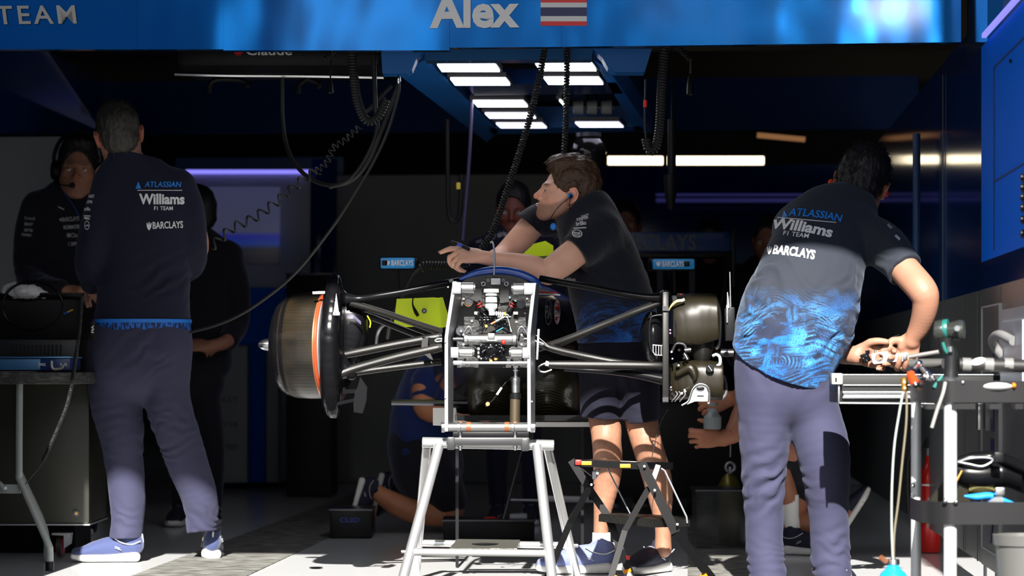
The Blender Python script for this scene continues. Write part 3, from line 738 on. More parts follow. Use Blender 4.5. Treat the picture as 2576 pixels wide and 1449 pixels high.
# ------------------------------------------------------------------ hoses and coiled cables
def hose(pts, r, mt='rubber', name='hose', sm=8, n=10, **kw):
    m = MB(); m.tube([P(*p) for p in pts], r, n, sm=sm); return m.build(name, M[mt] if isinstance(mt, str) else mt, **kw)
def coil(pts, R, r, pitch, name='coiled_cable', mt='rubber', n=6, seg=10, parent=None, world=False, **kw):
    q = spline([p if world else P(*p) for p in pts], 10); L = np.r_[0, np.cumsum(np.linalg.norm(np.diff(q, axis=0), axis=1))]
    turns = L[-1] / pitch; m = MB(); K = int(turns * seg); out = []
    S = None
    for i in range(K + 1):
        l = L[-1] * i / K; j = min(np.searchsorted(L, l), len(L) - 1); j = max(j, 1); t = (l - L[j - 1]) / (L[j] - L[j - 1] + 1e-9)
        c = Vector(q[j - 1] + (q[j] - q[j - 1]) * t); T = Vector(q[j] - q[j - 1]).normalized()
        if S is None: _, S, U = frame(T, (0.3, 1, .2))
        else: S = (S - T * S.dot(T)).normalized(); U = S.cross(T)
        a = 2 * math.pi * i / seg; Rr = R if not hasattr(R, '__len__') else R[0] + (R[1] - R[0]) * i / K
        out.append(c + S * (math.cos(a) * Rr) + U * (math.sin(a) * Rr))
    m.tube(out, r, n); return m.build(name, M[mt] if isinstance(mt, str) else mt, parent, **kw)
coil([(1372, 112, 9.45), (1356, 200, 9.45), (1332, 300, 9.45), (1305, 390, 9.45), (1272, 490, 9.45), (1240, 580, 9.45), (1212, 625, 9.45)], .0095, .0042, .0105, label='black coiled air line running from header to the car nose', cat='cable')
coil([(1427, 112, 9.6), (1426, 180, 9.6), (1424, 290, 9.6), (1419, 398, 9.6)], .008, .0045, .011, label='straight black coiled cable hanging above the head of the leaning man', cat='cable')
coil([(1672, 112, 9.5), (1664, 220, 9.5), (1660, 310, 9.5), (1650, 370, 9.5), (1633, 378, 9.5), (1625, 350, 9.5)], .0125, .006, .0105, label='thick black ribbed hose looping down right of the light gantry', cat='hose')
hose([(1625, 350, 9.5), (1622, 300, 9.5), (1624, 200, 9.5)], .004, name='hose', label='thin black lead with a red sleeve right of the gantry', cat='cable')
m = MB(); m.cyl(P(1623, 252, 9.49), P(1623, 270, 9.49), .007); m.build('cable_sleeve', M['red'], label='short red sleeve on the thin lead right of the gantry', cat='cable sleeve')
coil([(884, 118, 9.5), (890, 190, 9.5), (898, 250, 9.5), (920, 302, 9.5), (950, 296, 9.5), (972, 250, 9.5)], .0125, .006, .0105, label='thick black ribbed hose hooking under the shelf left of the gantry', cat='hose')
coil([(1700, 112, 9.7), (1716, 130, 9.7), (1738, 152, 9.7)], .008, .004, .010, label='short black coil end hanging under the header right of the gantry', cat='cable')
hose([(1738, 152, 9.7), (1738, 185, 9.7)], .005, label='cable stub of the short coil at the header', cat='cable')
m = MB(); m.lathe(P(1736, 190, 9.7), (0, 0, -1), [(0, .006), (.02, .010), (.05, .013), (.07, .013), (.075, .008)], 16); m.build('cable_plug', M['black'], label='black tapered plug hanging under the header at right', cat='plug')
coil([(862, 108, 9.6), (842, 128, 9.6), (818, 148, 9.6)], .008, .003, .011, label='short dark coil under the header left of the gantry', cat='cable')
m = MB(); m.lathe(P(831, 200, 9.8), (0, 0, -1), [(0, .006), (.02, .010), (.05, .013), (.055, .006)], 16); m.tube([P(831, 200, 9.8), P(833, 150, 9.8)], .003); m.build('cable_plug', M['black'], label='black tapered plug hanging under the overhead shelf', cat='plug')
coil([(905, 318, 9.6), (868, 352, 9.6), (838, 372, 9.6), (820, 410, 9.6), (792, 432, 9.6)], .011, .003, .022, label='loose upper coil left of the gantry', cat='cable')
coil([(800, 428, 9.6), (756, 458, 9.6), (700, 505, 9.6), (640, 548, 9.6), (585, 575, 9.6), (530, 622, 9.6)], .017, .0042, .048, label='wide spiral air line crossing in front of the rear screen', cat='cable')
hose([(710, 195, 10.1), (711, 300, 10.1), (722, 370, 10.05), (748, 420, 9.9), (790, 455, 9.8), (840, 466, 9.7), (890, 450, 9.65), (930, 400, 9.6), (962, 320, 9.6), (1003, 210, 9.6)], .0085, label='thick black hose sagging from the overhead shelf', cat='hose')
hose([(1003, 206, 9.5), (1001, 240, 9.5), (975, 330, 9.5), (938, 410, 9.5), (890, 490, 9.52), (830, 580, 9.6), (740, 690, 9.75), (640, 770, 9.85), (560, 812, 9.95), (478, 836, 10.05)], .0062, label='long black hose running down from the gantry to the standing man', cat='hose')
hose([(940, 140, 9.65), (944, 260, 9.65), (948, 330, 9.65), (920, 400, 9.65), (880, 452, 9.65), (830, 470, 9.7)], .009, label='black hose hanging beside the ribbed hose', cat='hose')
hose([(985, 215, 9.7), (960, 240, 9.7), (936, 268, 9.7), (915, 285, 9.7)], .009, label='short dark hose crossing left of the gantry', cat='hose')
m = MB(); m.lathe(P(1003, 190, 9.5), (0, 0, -1), [(0, .004), (.008, .007), (.02, .008), (.03, .006)], 12); m.build('hose_coupling', M['chrome'], label='small bright coupling at the gantry corner', cat='coupling')
m = MB(); m.tube([P(1188, 215, 11.2), P(1180, 400, 11.2), P(1164, 605, 11.2)], .008, sm=4); m.build('hanging_pole', mat('pole_purple', (.06, .05, .12), .3), label='slim dark violet pole hanging under the gantry', cat='pole')
m = MB(); m.tube([P(1124, 300, 11.6), P(1126, 440, 11.6), P(1128, 530, 11.6), P(1138, 556, 11.6), P(1156, 540, 11.6), P(1160, 440, 11.6)], .010, sm=4, flat=.4); m.build('hanging_strap', M['black'], label='black looped strap hanging left of the gantry pole', cat='strap')
m = MB(); m.box(P(1153, 468, 11.58), (.018, .02, .03), bev=.003); m.build('strap_tag', M['yellow'], label='small yellow tag on the black hanging strap', cat='tag')
m = MB(); q_ = P(1690, 300, 11); m.tube([Vector((q_.x, q_.y, 3.93)), q_], .004, 6); m.tube([P(1690, 300, 11), P(1690, 420, 11), P(1688, 470, 11)], [.018, .018, .012]); m.lathe(P(1687, 440, 11), (0, 0, -1), [(0, .03), (.06, .028), (.13, .018), (.15, .01)], 16); m.build('hanging_gun', M['black'], label='black tool hanging before the violet strips at the rear right', cat='tool')
# ================================================================== people
def skin_material(name, spec=.35):
    m = mat(name, (.5, .3, .2), .52, 0, spec)
    a = N(m, 'ShaderNodeAttribute'); a.attribute_name = 'tint'; LK(m, a.outputs['Color'], BS(m).inputs['Base Color'])
    b = BS(m); b.inputs['Subsurface Weight'].default_value = .12; b.inputs['Subsurface Radius'].default_value = (.012, .004, .002); b.inputs['Subsurface Scale'].default_value = .5
    tc = N(m, 'ShaderNodeTexCoord'); nz = N(m, 'ShaderNodeTexNoise'); nz.inputs['Scale'].default_value = 220; bp = N(m, 'ShaderNodeBump'); bp.inputs['Strength'].default_value = .25; bp.inputs['Distance'].default_value = .001
    LK(m, tc.outputs['Object'], nz.inputs['Vector']); LK(m, nz.outputs[0], bp.inputs['Height']); LK(m, bp.outputs[0], b.inputs['Normal'])
    return m
SKIN = skin_material('skin_tinted')
def cloth(name, col, rough=.85, sheen=.25, scale=500, st=.3):
    m = mat(name, col, rough, 0, .25, sheen=sheen)
    BS(m).inputs['Sheen Roughness'].default_value = .5; BS(m).inputs['Sheen Tint'].default_value = (.6, .65, .9, 1)
    noise_bump(m, scale, st, 3, dist=.001); return m
NAVY = cloth('navy_fabric', (.010, .011, .026), sheen=.12)
SHIRT = cloth('shirt_fabric', (.022, .026, .036))
TROUSER = cloth('trouser_fabric', (.038, .038, .074), sheen=.08)
BLACKC = cloth('black_fabric', (.008, .008, .012))
SHORTS = cloth('shorts_fabric', (.005, .005, .013), sheen=.05)
def hair_mat(name, col):
    m = mat(name, col, .42, 0, .45); tc = N(m, 'ShaderNodeTexCoord'); mp = N(m, 'ShaderNodeMapping'); mp.inputs['Scale'].default_value = (3, 1, 1)
    nz = N(m, 'ShaderNodeTexNoise'); nz.inputs['Scale'].default_value = 260; nz.inputs['Detail'].default_value = 3
    cr = N(m, 'ShaderNodeValToRGB'); cr.color_ramp.elements[0].position = .35; cr.color_ramp.elements[1].position = .7
    cr.color_ramp.elements[0].color = (*[c * .5 for c in col], 1); cr.color_ramp.elements[1].color = (*[min(1, c * 1.8) for c in col], 1)
    bp = N(m, 'ShaderNodeBump'); bp.inputs['Strength'].default_value = .5; bp.inputs['Distance'].default_value = .003
    LK(m, tc.outputs['Object'], mp.inputs[0]); LK(m, mp.outputs[0], nz.inputs['Vector']); LK(m, nz.outputs[0], cr.inputs[0]); LK(m, cr.outputs[0], BS(m).inputs['Base Color']); LK(m, nz.outputs[0], bp.inputs['Height']); LK(m, bp.outputs[0], BS(m).inputs['Normal'])
    return m
HAIR_BROWN = hair_mat('hair_brown', (.075, .036, .017)); HAIR_GREY = hair_mat('hair_grey', (.060, .055, .045)); HAIR_BLACK = hair_mat('hair_black', (.012, .011, .011))
class Head:
    def __init__(s, C, f, u, k=1.0, jz=1.0):
        s.jz = jz; s.C = Vector(C); s.f = Vector(f).normalized(); s.X = s.f.cross(Vector(u)).normalized(); s.U = s.X.cross(s.f).normalized(); s.k = k
        s.ax = (s.X, s.f, s.U)
    def L(s, x, y, z):
        if z < -.03: z = -.03 + (z + .03) * s.jz
        return s.C + (s.X * x + s.f * y + s.U * z) * s.k
    def loc(s, x, y, z):     # world arrays to head coordinates
        dx, dy, dz = x - s.C.x, y - s.C.y, z - s.C.z
        return tuple((dx * a.x + dy * a.y + dz * a.z) / s.k for a in s.ax)
    def add(s, F_):
        L, k, ax = s.L, s.k, s.ax
        E = lambda c, r, kk=.01, op='u': F_.ell(L(*c), tuple(q * k for q in r), ax, kk * k, op)
        T = lambda pts, rad, kk=.01, op='u', sm=4: F_.limb([L(*p) for p in pts], [r * k if not hasattr(r, '__len__') else (r[0] * k, r[1] * k) for r in rad], s.X, kk * k, op, sm)
        E((0, -.014, .040), (.075, .097, .088), .02)
        E((0, .028, -.012), (.061, .064, .078), .025)
        for q in (-1, 1):
            T([(q * .054, .005, -.035), (q * .047, .030, -.072), (q * .020, .066, -.098)], [.018, .016, .016], .03)
            E((q * .042, .056, -.020), (.022, .024, .020), .02)
        E((0, .062, -.062), (.032, .028, .036), .025)
        E((0, .074, -.099), (.020, .018, .015), .02)
        T([(-.044, .068, .022), (-.018, .085, .019), (0, .087, .017), (.018, .085, .019), (.044, .068, .022)], [.009, .010, .009, .010, .009], .016)
        for q in (-1, 1):
            E((q * .031, .094, .003), (.018, .014, .010), .014, 's')
            E((q * .031, .072, .002), (.0155, .0145, .0125), .004)
            T([(q * .016, .083, .0), (q * .031, .0885, .0075), (q * .046, .076, .002)], [.0022, .003, .0022], .004)
        T([(0, .086, .018), (0, .098, -.006), (0, .110, -.026)], [.0085, .0095, .0115], .010)
        for q in (-1, 1): E((q * .0125, .096, -.031), (.008, .011, .0085), .006)
        for q in (-1, 1): E((q * .007, .104, -.0385), (.0035, .005, .004), .003, 's')
        T([(-.023, .080, -.061), (-.008, .092, -.057), (.008, .092, -.057), (.023, .080, -.061)], [.0035, .0055, .0055, .0035], .006)
        T([(-.020, .080, -.066), (0, .091, -.0685), (.020, .080, -.066)], [.004, .0065, .004], .006)
        T([(-.022, .090, -.0625), (0, .100, -.0622), (.022, .090, -.0625)], [.0018, .0022, .0018], .003, 's')
        for q in (-1, 1):
            E((q * .079, -.008, .000), (.0085, .019, .031), .008)
            E((q * .090, -.004, .001), (.008, .010, .019), .005, 's')
            T([(q * .081, .006, .022), (q * .088, -.010, .030), (q * .090, -.024, .012), (q * .086, -.022, -.012), (q * .080, -.004, -.027)], [.0035, .004, .004, .004, .005], .004)
        return s
    def tint(s, base=(.58,.33,.24), beard=0.0, lips=(.45, .13, .10), red=1.0, beardcol=(.10, .055, .035)):
        b = np.array(base); lp = np.array(lips); bc = np.array(beardcol)
        def fn(v):
            x, y, z = s.loc(v[:, 0], v[:, 1], v[:, 2]); c = np.ones((len(v), 3)) * b
            mo = vnoise(v[:, 0], v[:, 1], v[:, 2], 28)[:, None]; c *= 1 + .07 * mo
            def bl(cx, cy, cz, rx, ry, rz): return np.clip(1.4 - np.sqrt(((np.abs(x) - cx) / rx) ** 2 + ((y - cy) / ry) ** 2 + ((z - cz) / rz) ** 2), 0, 1)[:, None]
            rd = np.array((1.12, .72, .66))
            for w in (bl(0, .108, -.028, .02, .02, .02), bl(.085, -.008, 0, .02, .03, .036), bl(.045, .065, -.025, .03, .03, .025) * .5): c = c * (1 - w * red) + c * rd * w * red
            wl_ = bl(0, .09, -.0625, .022, .016, .009); c = c * (1 - wl_ * .75) + lp * wl_ * .75
            br = np.clip(1.3 - np.sqrt(((np.abs(x) - .031) / .020) ** 2 + ((z - .0215) / .0045) ** 2), 0, 1)[:, None] * (y > .05)[:, None]; c = c * (1 - .8 * br) + np.array((.04, .022, .014)) * .8 * br
            if beard:
                zb = np.interp(y, [-.03, .0, .03, .055, .075, .10], [.02, .01, -.022, -.038, -.042, -.046])
                fade = np.clip((zb - z) / .014, 0, 1) * np.clip((y + .02) / .02, 0, 1) * np.clip((z + .14) / .02, 0, 1)
                hole = 1 - np.clip(1.3 - np.sqrt((x / .026) ** 2 + ((z + .0625) / .010) ** 2), 0, 1); side = np.clip((np.abs(x) - .0) / .01, 0, 1)
                sp = np.clip(.9 + .2 * vnoise(v[:, 0], v[:, 1], v[:, 2], 420), 0, 1)
                w = (fade * hole * sp * beard)[:, None]; c = c * (1 - w) + bc * w
            return c
        return fn
    def eyes(s, parent, iris=(.10, .16, .20), look=(0, 1, 0)):
        wm = mat('eye_white', (.62, .58, .55), .2); im = mat('iris', iris, .15); pm = M['black_gloss']
        lk = (s.X * look[0] + s.f * look[1] + s.U * look[2]).normalized()
        for q in (-1, 1):
            c = s.L(q * .031, .0765, .0025); m = MB(); m.sph(c, .0118 * s.k, 20); e = m.build('eyeball', wm, parent)
            m = MB(); m.sph(c + lk * .0079 * s.k, .0052 * s.k, 14); m.build('iris', im, e)
            m = MB(); m.sph(c + lk * .0119 * s.k, .0023 * s.k, 12); m.build('pupil', pm, e)
def hair_cap(hd, thick=.010, top=.012, front=.05, nape=-.055, quiff=None, h=.0035, lo=None, seed=1, rough=.0025, side_short=True, bald=None):
    C = hd.C; R = .175 * hd.k; S = SDF(tuple(C - Vector((R, R, R))), tuple(C + Vector((R, R, R * 1.1))), h)
    k = hd.k; E = lambda c, r, kk=.01, op='u': S.ell(hd.L(*c), tuple(q * k for q in r), hd.ax, kk * k, op)
    E((0, -.014, .040 + top * .3), (.075 + thick * .7, .097 + thick, .088 + top), .01)
    E((0, -.055, -.015), (.062 + thick * .5, .055 + thick * .6, .060), .02)
    if quiff:
        for c, r in quiff: E(c, r, .02)
    E((0, .096, -.012), (.072, .050, .092), .004, 's')         # face
    E((0, front + .075, .030), (.060, .060, .045), .012, 's')   # forehead
    for q in (-1, 1):
        E((q * .080, .014, -.054), (.050, .055, .054), .006, 's')
        E((q * .088, -.004, -.006), (.022, .026, .036), .006, 's')
    n = -(hd.U * 1.0 + hd.f * (-.25)).normalized(); S.cut(hd.L(0, -.05, nape), n)
    n = (hd.f * .8 - hd.U * .6).normalized(); S.cut(hd.L(0, .045, -.045), n)
    if bald: E(bald[0], bald[1], .01, 's')
    def fn(x, y, z):
        a, b, c = hd.loc(x, y, z)
        return vnoise(a, b * .35, c * .35, 130) * rough + vnoise(a * .8, b * .25, c * .25, 300) * rough * .7 + vnoise(x, y, z, 30) * .0025
    S.disp(fn, .02); return S
def strands(ob, hd, n, flow, mt, parent, ln=.022, rise=.35, wd=.0009, seed=3, ymin=None, zmin=None):
    rnd = random.Random(seed); me = ob.data; L = wloc(ob); vs = me.vertices; m = len(vs); V = []; T = []
    k = 0; tries = 0
    while k < n and tries < n * 6:
        tries += 1; v = vs[rnd.randrange(m)]; p = v.co + L; nn = Vector(v.normal)
        if (p - hd.L(0, -.014, .03)).dot(nn) < .03: continue
        fl = flow(hd, p); T_ = (fl - nn * fl.dot(nn))
        if T_.length < 1e-4: continue
        T_.normalize(); T_ = (T_ + Vector((rnd.gauss(0, .25), rnd.gauss(0, .25), rnd.gauss(0, .25)))).normalized()
        l = ln * rnd.uniform(.5, 1.2); S_ = T_.cross(nn).normalized() * wd; q0 = p - nn * .002; q1 = p + T_ * l * .5 + nn * (rise * l * .5); q2 = p + T_ * l + nn * (rise * l * .55)
        b = len(V); V += [q0 - S_, q0 + S_, q1 - S_ * .7, q1 + S_ * .7, q2 - S_ * .1, q2 + S_ * .1]; T += [(b, b + 1, b + 3, b + 2), (b + 2, b + 3, b + 5, b + 4)]; k += 1
    return raw_mesh('hair_strands', np.array([tuple(x) for x in V]), np.array(T), mt, parent)
class Hand:
    # X towards the thumb side, Y along the fingers, Z out of the back of the hand
    def __init__(s, W, Y, Z, k=1.0):
        s.W = Vector(W); s.Y = Vector(Y).normalized(); z = Vector(Z); s.Z = (z - s.Y * z.dot(s.Y)).normalized(); s.k = k
    def add(s, F_, thumb_side, curls, thumb=None, spread=.06, fat=1.0):
        X = s.Y.cross(s.Z).normalized()
        if X.dot(Vector(thumb_side)) < 0: X = -X
        s.X = X; k = s.k; Y, Z = s.Y, s.Z
        L = lambda x, y, z: s.W + (X * x + Y * y + Z * z) * k
        s.L = L
        F_.limb([L(0, -.012, 0), L(.002, .015, 0), L(.002, .05, .001), L(0, .082, 0)], [(.026 * k, .018 * k), (.032 * k, .016 * k), (.040 * k, .0135 * k), (.038 * k, .011 * k)], X, .012)
        F_.ell(L(.026, .028, -.010), (.017 * k, .028 * k, .015 * k), (X, Y, Z), .012)
        bx = [.030, .0105, -.010, -.029]; by = [.084, .089, .085, .076]; ln = [(.042, .026, .020), (.047, .030, .021), (.043, .028, .021), (.033, .021, .018)]; rr = [.0092, .0094, .0088, .0078]
        s.tips = []; s.mid = []
        for i in range(4):
            p = L(bx[i], by[i] - .016, 0); q = L(bx[i], by[i], .001); pts = [p, q]; a = 0; r = rr[i] * k * fat; rad = [r * 1.05, r * 1.12]
            for j in range(3):
                a += curls[i][j]; sp = spread * (1.5 - i) * -1 * (1 if a < 1 else 0)
                d = (Y * math.cos(a) - Z * math.sin(a) + X * (-sp)).normalized(); q = q + d * ln[i][j] * k; pts.append(q); rad.append(r * (1.0, .96, .80)[j])
                if j == 0: s.mid.append(q)
            F_.limb(pts, rad, X, .0045, sm=2); F_.ell(pts[2], rad[2] * 1.08, None, .004); s.tips.append((pts[-1], d, r))
        th = thumb or [(.8, .5, -.35), (.45, .85, -.25), (.25, .95, -.2)]; q = L(.026, .020, -.006); pts = [q]; rad = [.013 * k * fat]
        for j, d in enumerate(th):
            d = (X * d[0] + Y * d[1] + Z * d[2]).normalized(); q = q + d * (.040, .033, .024)[j] * k; pts.append(q); rad.append((.0120, .0108, .0088)[j] * k * fat)
        F_.limb(pts, rad, X, .008, sm=2); s.thumb = (pts[-1], d, rad[-1]); return s
def nails(hand, parent):
    mt = mat('nail', (.62, .36, .28), .3)
    for i, (p, d, r) in enumerate(hand.tips + [hand.thumb]):
        X = hand.X; up = (X.cross(d)).normalized()
        if i < 4 and up.dot(hand.Z) < 0 and abs(up.dot(hand.Z)) > .2: up = -up
        m = MB(); m.sph(p + up * (r * .62) + d * (r * .15), (r * .62, r * .75, r * .22), 12, (X, d, up)); m.build('fingernail', mt, parent)
def Kf(base):
    s = F / base
    def k(px, py, dd=0): return P(px, py, base + dd)
    return k, s
def rows(S, base, data, side=(1, 0, 0), kk=.03, sm=4, p=2.0, op='u'):
    k, s = Kf(base)
    S.limb([k(r[0], r[1], r[2]) for r in data], [(r[3] / s, (r[4] if len(r) > 4 else r[3]) / s) for r in data], side, kk, op, sm, p)
def bounds(base, x0, y0, x1, y1, d0=-.45, d1=.5):
    a, b = P(x0, y1, base + d0), P(x1, y0, base + d1); c, d = P(x0, y1, base + d1), P(x1, y0, base + d0)
    lo = (min(a.x, b.x, c.x, d.x), base + d0 - YC, min(a.z, b.z, c.z, d.z)); hi = (max(a.x, b.x, c.x, d.x), base + d1 - YC, max(a.z, b.z, c.z, d.z)); return lo, hi
def shoe(parent, heel, toe_dir, length=.30, up=(0, 0, 1), mats=None, lift=0.0, name='shoe', w=1.0, logo=True):
    # trainer: sole, upper, tongue, laces; heel = point of the heel on the ground
    Y = Vector(toe_dir).normalized(); Z = Vector(up); Z = (Z - Y * Z.dot(Y)).normalized(); X = Y.cross(Z); k = length / .30
    L = lambda x, y, z: Vector(heel) + (X * x * w + Y * y + Z * z) * k
    up_m, sole_m, lace_m, trim_m = mats
    mn = [min(L(*p)[i] for p in [(-.09, -.06, -.03), (.09, -.06, -.03), (.09, .36, -.03), (-.09, .36, -.03), (-.09, -.06, .20), (.09, -.06, .2), (.09, .36, .2), (-.09, .36, .2)]) for i in range(3)]
    mxx = [max(L(*p)[i] for p in [(-.09, -.06, -.03), (.09, -.06, -.03), (.09, .36, -.03), (-.09, .36, -.03), (-.09, -.06, .20), (.09, -.06, .2), (.09, .36, .2), (-.09, .36, .2)]) for i in range(3)]
    S = SDF(mn, mxx, .004)
    S.limb([L(0, .030, .066), L(0, .09, .060), L(.002, .16, .054), L(.004, .22, .042), L(.002, .262, .036)], [(.036 * k, .044 * k), (.037 * k, .046 * k), (.043 * k, .038 * k), (.046 * k, .026 * k), (.036 * k, .020 * k)], X, .01)
    S.limb([L(0, .028, .07), L(0, .034, .112)], [(.034 * k, .040 * k), (.031 * k, .040 * k)], X, .015)
    S.cut(L(0, .02, .122), (Z * 1 - Y * .45).normalized())
    S.ell(L(0, .035, .135), (.026 * k, .040 * k, .045 * k), (X, Y, Z), .004, 's')
    S.cut(L(0, .1, .026), -Z)
    S.disp(lambda x, y, z: vnoise(x, y, z, 60) * .0012)
    u = S.build(name, up_m, parent)
    S = SDF(mn, mxx, .004)
    S.limb([L(0, .022, .018), L(0, .08, .016), L(.003, .15, .014), L(.006, .22, .016), L(.002, .272, .022)], [(.042 * k, .024 * k), (.039 * k, .021 * k), (.043 * k, .018 * k), (.050 * k, .018 * k), (.034 * k, .014 * k)], X, .01, p=3.0)
    S.cut(L(0, .1, 0), -Z)
    for i in range(9):
        for q in (-1, 1): S.ell(L(q * .048, .02 + i * .031, .004), (.016 * k, .004 * k, .007 * k), (X, Y, Z), .003, 's')
    S.build('sole', sole_m, u)
    for i in range(5):
        y = .115 + i * .020; z = .100 - i * .0095
        m = MB(); m.tube([L(-.030, y - .004, z - .020), L(-.016, y, z - .004), L(0, y + .003, z + .001), L(.016, y, z - .004), L(.030, y - .004, z - .020)], .0022 * k, 6, sm=3); m.build('lace', lace_m, u)
    for q in (-1, 1):
        m = MB(); m.tube([L(q * .040, -.004, .085), L(q * .041, .03, .072), L(q * .043, .07, .078), L(q * .036, .105, .098)], .0022 * k, 6, sm=4); m.build('piping', trim_m, u)
        m = MB(); m.bar(L(q * .0445, .075, .048), L(q * .0445, .10, .058), .002, .004, hint=X); m.bar(L(q * .0445, .08, .056), L(q * .0445, .10, .064), .002, .003, hint=X); m.build('side_mark', trim_m, u)
    m = MB(); m.tube([L(0, -.010, .050), L(0, -.012, .080), L(0, -.008, .112)], .004 * k, 6, flat=.5); m.build('heel_tab', trim_m, u)
    return u
def brand_block(o, par, lines, base, off=.0022):
    t = bvh(o)
    for txt, px, py, w, h, ang, bold, shear, m_, arc in lines:
        if txt == '@eagle': bm = eagle_bm()
        elif txt == '@star': bm = star_bm()
        elif txt == '@mark': bm = mark_bm()
        elif txt == '@ring': bm = ring_bm()
        elif txt == '@bar': bm = shape_bm([[(-.5, -.5), (.5, -.5), (.5, .5), (-.5, .5)]])
        else: bm, a, b = text_mesh(txt, 1, bold, shear)
        decal('emblem' if txt[0] == '@' else 'lettering', bm, t, px, py, w, h, ang, m_, par, base, off, arc=arc)
WP, BP = M['white_print'], M['blue_print']
# ------------------------------------------------------------------ standing man seen from behind, left
b1 = 10.2; k1, s1 = Kf(b1)
p1 = thing('person', 'standing person at left seen from behind, grey-brown hair, navy jacket and trousers', 'person', (k1(360, 0).x, b1 - YC, 0))
hd = Head(k1(300, 344, .0), (-.16, .98, -.04), (-.15, 0, .98), 1.06)
S = SDF(*bounds(b1, 170, 215, 540, 770, -.2, .45), .0045)
hd.add(S)
rows(S, b1, [(302, 365, .0, 42, 44), (315, 405, .0, 46, 46), (328, 440, 0, 60, 50)], kk=.02)
rows(S, b1, [(328, 440, 0, 90, 45), (350, 520, 0, 90, 60), (360, 640, 0, 85, 60)], kk=.03)
rows(S, b1, [(300, 480, 0, 30), (250, 570, -.03, 30), (236, 650, -.02, 30), (236, 690, .06, 27), (228, 718, .2, 21)], kk=.02)
rows(S, b1, [(430, 480, 0, 30), (487, 570, 0, 28), (495, 640, .05, 26), (440, 700, .25, 21), (290, 728, .30, 19)], kk=.02)
hl = Hand(k1(226, 720, .20), (.25, .9, -.25), (-.6, .2, .8), .95); hl.add(S, (1, 0, .3), [(.5, .8, .5)] * 4)
hr = Hand(k1(290, 728, .30), (-1, .1, -.1), (0, -.5, .8), .95); hr.add(S, (0, .5, .8), [(.4, .8, .5)] * 4)
body1 = S.build('body', SKIN, p1, hd.tint((.50, .25, .18), red=1.2))
nails(hr, body1)
S = hair_cap(hd, .008, .008, nape=-.060, rough=.003, bald=((0, -.03, .148), (.030, .035, .016)))
hr1 = S.build('hair', HAIR_GREY, body1); strands(hr1, hd, 3500, lambda h, p: -h.U * .8 + h.X * ((p - h.C).dot(h.X) * 6) - h.f * .3, HAIR_GREY, hr1, .016, .3)
# trousers
S = SDF(*bounds(b1, 190, 770, 590, 1395, -.25, .35), .0055)
rows(S, b1, [(358, 800, 0, 117, 86), (356, 850, 0, 124, 98), (350, 915, 0, 124, 100)], kk=.03, p=2.3)
rows(S, b1, [(292, 890, 0, 70, 92), (290, 1000, 0, 65, 78), (306, 1095, -.01, 54, 64), (312, 1160, 0, 49, 56), (320, 1250, .01, 44, 50), (321, 1310, .01, 40, 46), (316, 1354, .01, 41, 50)], kk=.025)
rows(S, b1, [(420, 890, 0, 60, 92), (421, 1000, 0, 56, 76), (449, 1095, .01, 53, 64), (474, 1170, .03, 50, 58), (499, 1240, .06, 46, 50), (508, 1290, .09, 42, 46), (506, 1338, .11, 37, 44)], kk=.025)
S.cut(k1(316, 1352, 0), (0, 0, -1), .11); S.cut(k1(506, 1336, .11), (.1, 0, -1), .1)
S.cut(k1(358, 806), (0, 0, 1))
S.disp(folds([(k1(310, 1320), .07, (.3, 0, 1), .034, .006), (k1(500, 1290, .08), .09, (.5, 0, .9), .040, .007), (k1(440, 1100), .10, (-.3, 0, 1), .045, .005), (k1(310, 1110), .10, (.3, 0, 1), .05, .004), (k1(370, 900, -.1), .10, (-.7, 0, .8), .05, .004), (k1(290, 980), .12, (-.5, 0, .8), .055, .0035), (k1(440, 1010), .12, (.5, 0, .8), .055, .0035)], .05, .003))
tr1 = S.build('trousers', TROUSER, body1)
# jacket
S = SDF(*bounds(b1, 165, 360, 560, 850, -.3, .42), .005)
rows(S, b1, [(326, 395, .0, 56, 52), (330, 418, 0, 62, 54), (338, 445, 0, 92, 58), (352, 480, 0, 116, 68), (364, 530, 0, 116, 80), (368, 610, 0, 112, 86), (364, 700, 0, 114, 86), (360, 770, 0, 118, 90), (358, 812, 0, 121, 96)], kk=.03, p=2.3)
rows(S, b1, [(282, 474, 0, 48, 50), (256, 545, -.03, 47, 48), (238, 620, -.05, 46, 46), (232, 672, -.01, 44, 44), (236, 694, .08, 37), (232, 712, .18, 30)], kk=.03)
rows(S, b1, [(448, 474, 0, 46, 50), (480, 545, .0, 38, 46), (490, 615, .01, 32, 40), (489, 655, .07, 30, 38), (462, 685, .2, 30), (420, 705, .27, 26)], kk=.03)
S.cut(k1(358, 812), (0, 0, -1))
S.cut(k1(324, 392, 0) , (.14, .15, 1), .12)
S.ell(k1(318, 385), (.050, .050, .055), None, .004, 's')
S.disp(folds([(k1(285, 640, -.05), .08, (.6, 0, .8), .045, .004), (k1(250, 680), .07, (.7, 0, .6), .05, .005), (k1(420, 730, -.1), .13, (-.45, 0, .9), .055, .0045), (k1(290, 740, -.1), .12, (.5, 0, .9), .05, .004), (k1(455, 640), .09, (.6, 0, .6), .05, .003), (k1(310, 520, -.05), .08, (.9, 0, .3), .06, .003), (k1(360, 650, -.1), .12, (.9, 0, .4), .07, .002)], .035, .003))
jk = S.build('jacket', NAVY, body1)
tb = bvh(jk)
m = MB()
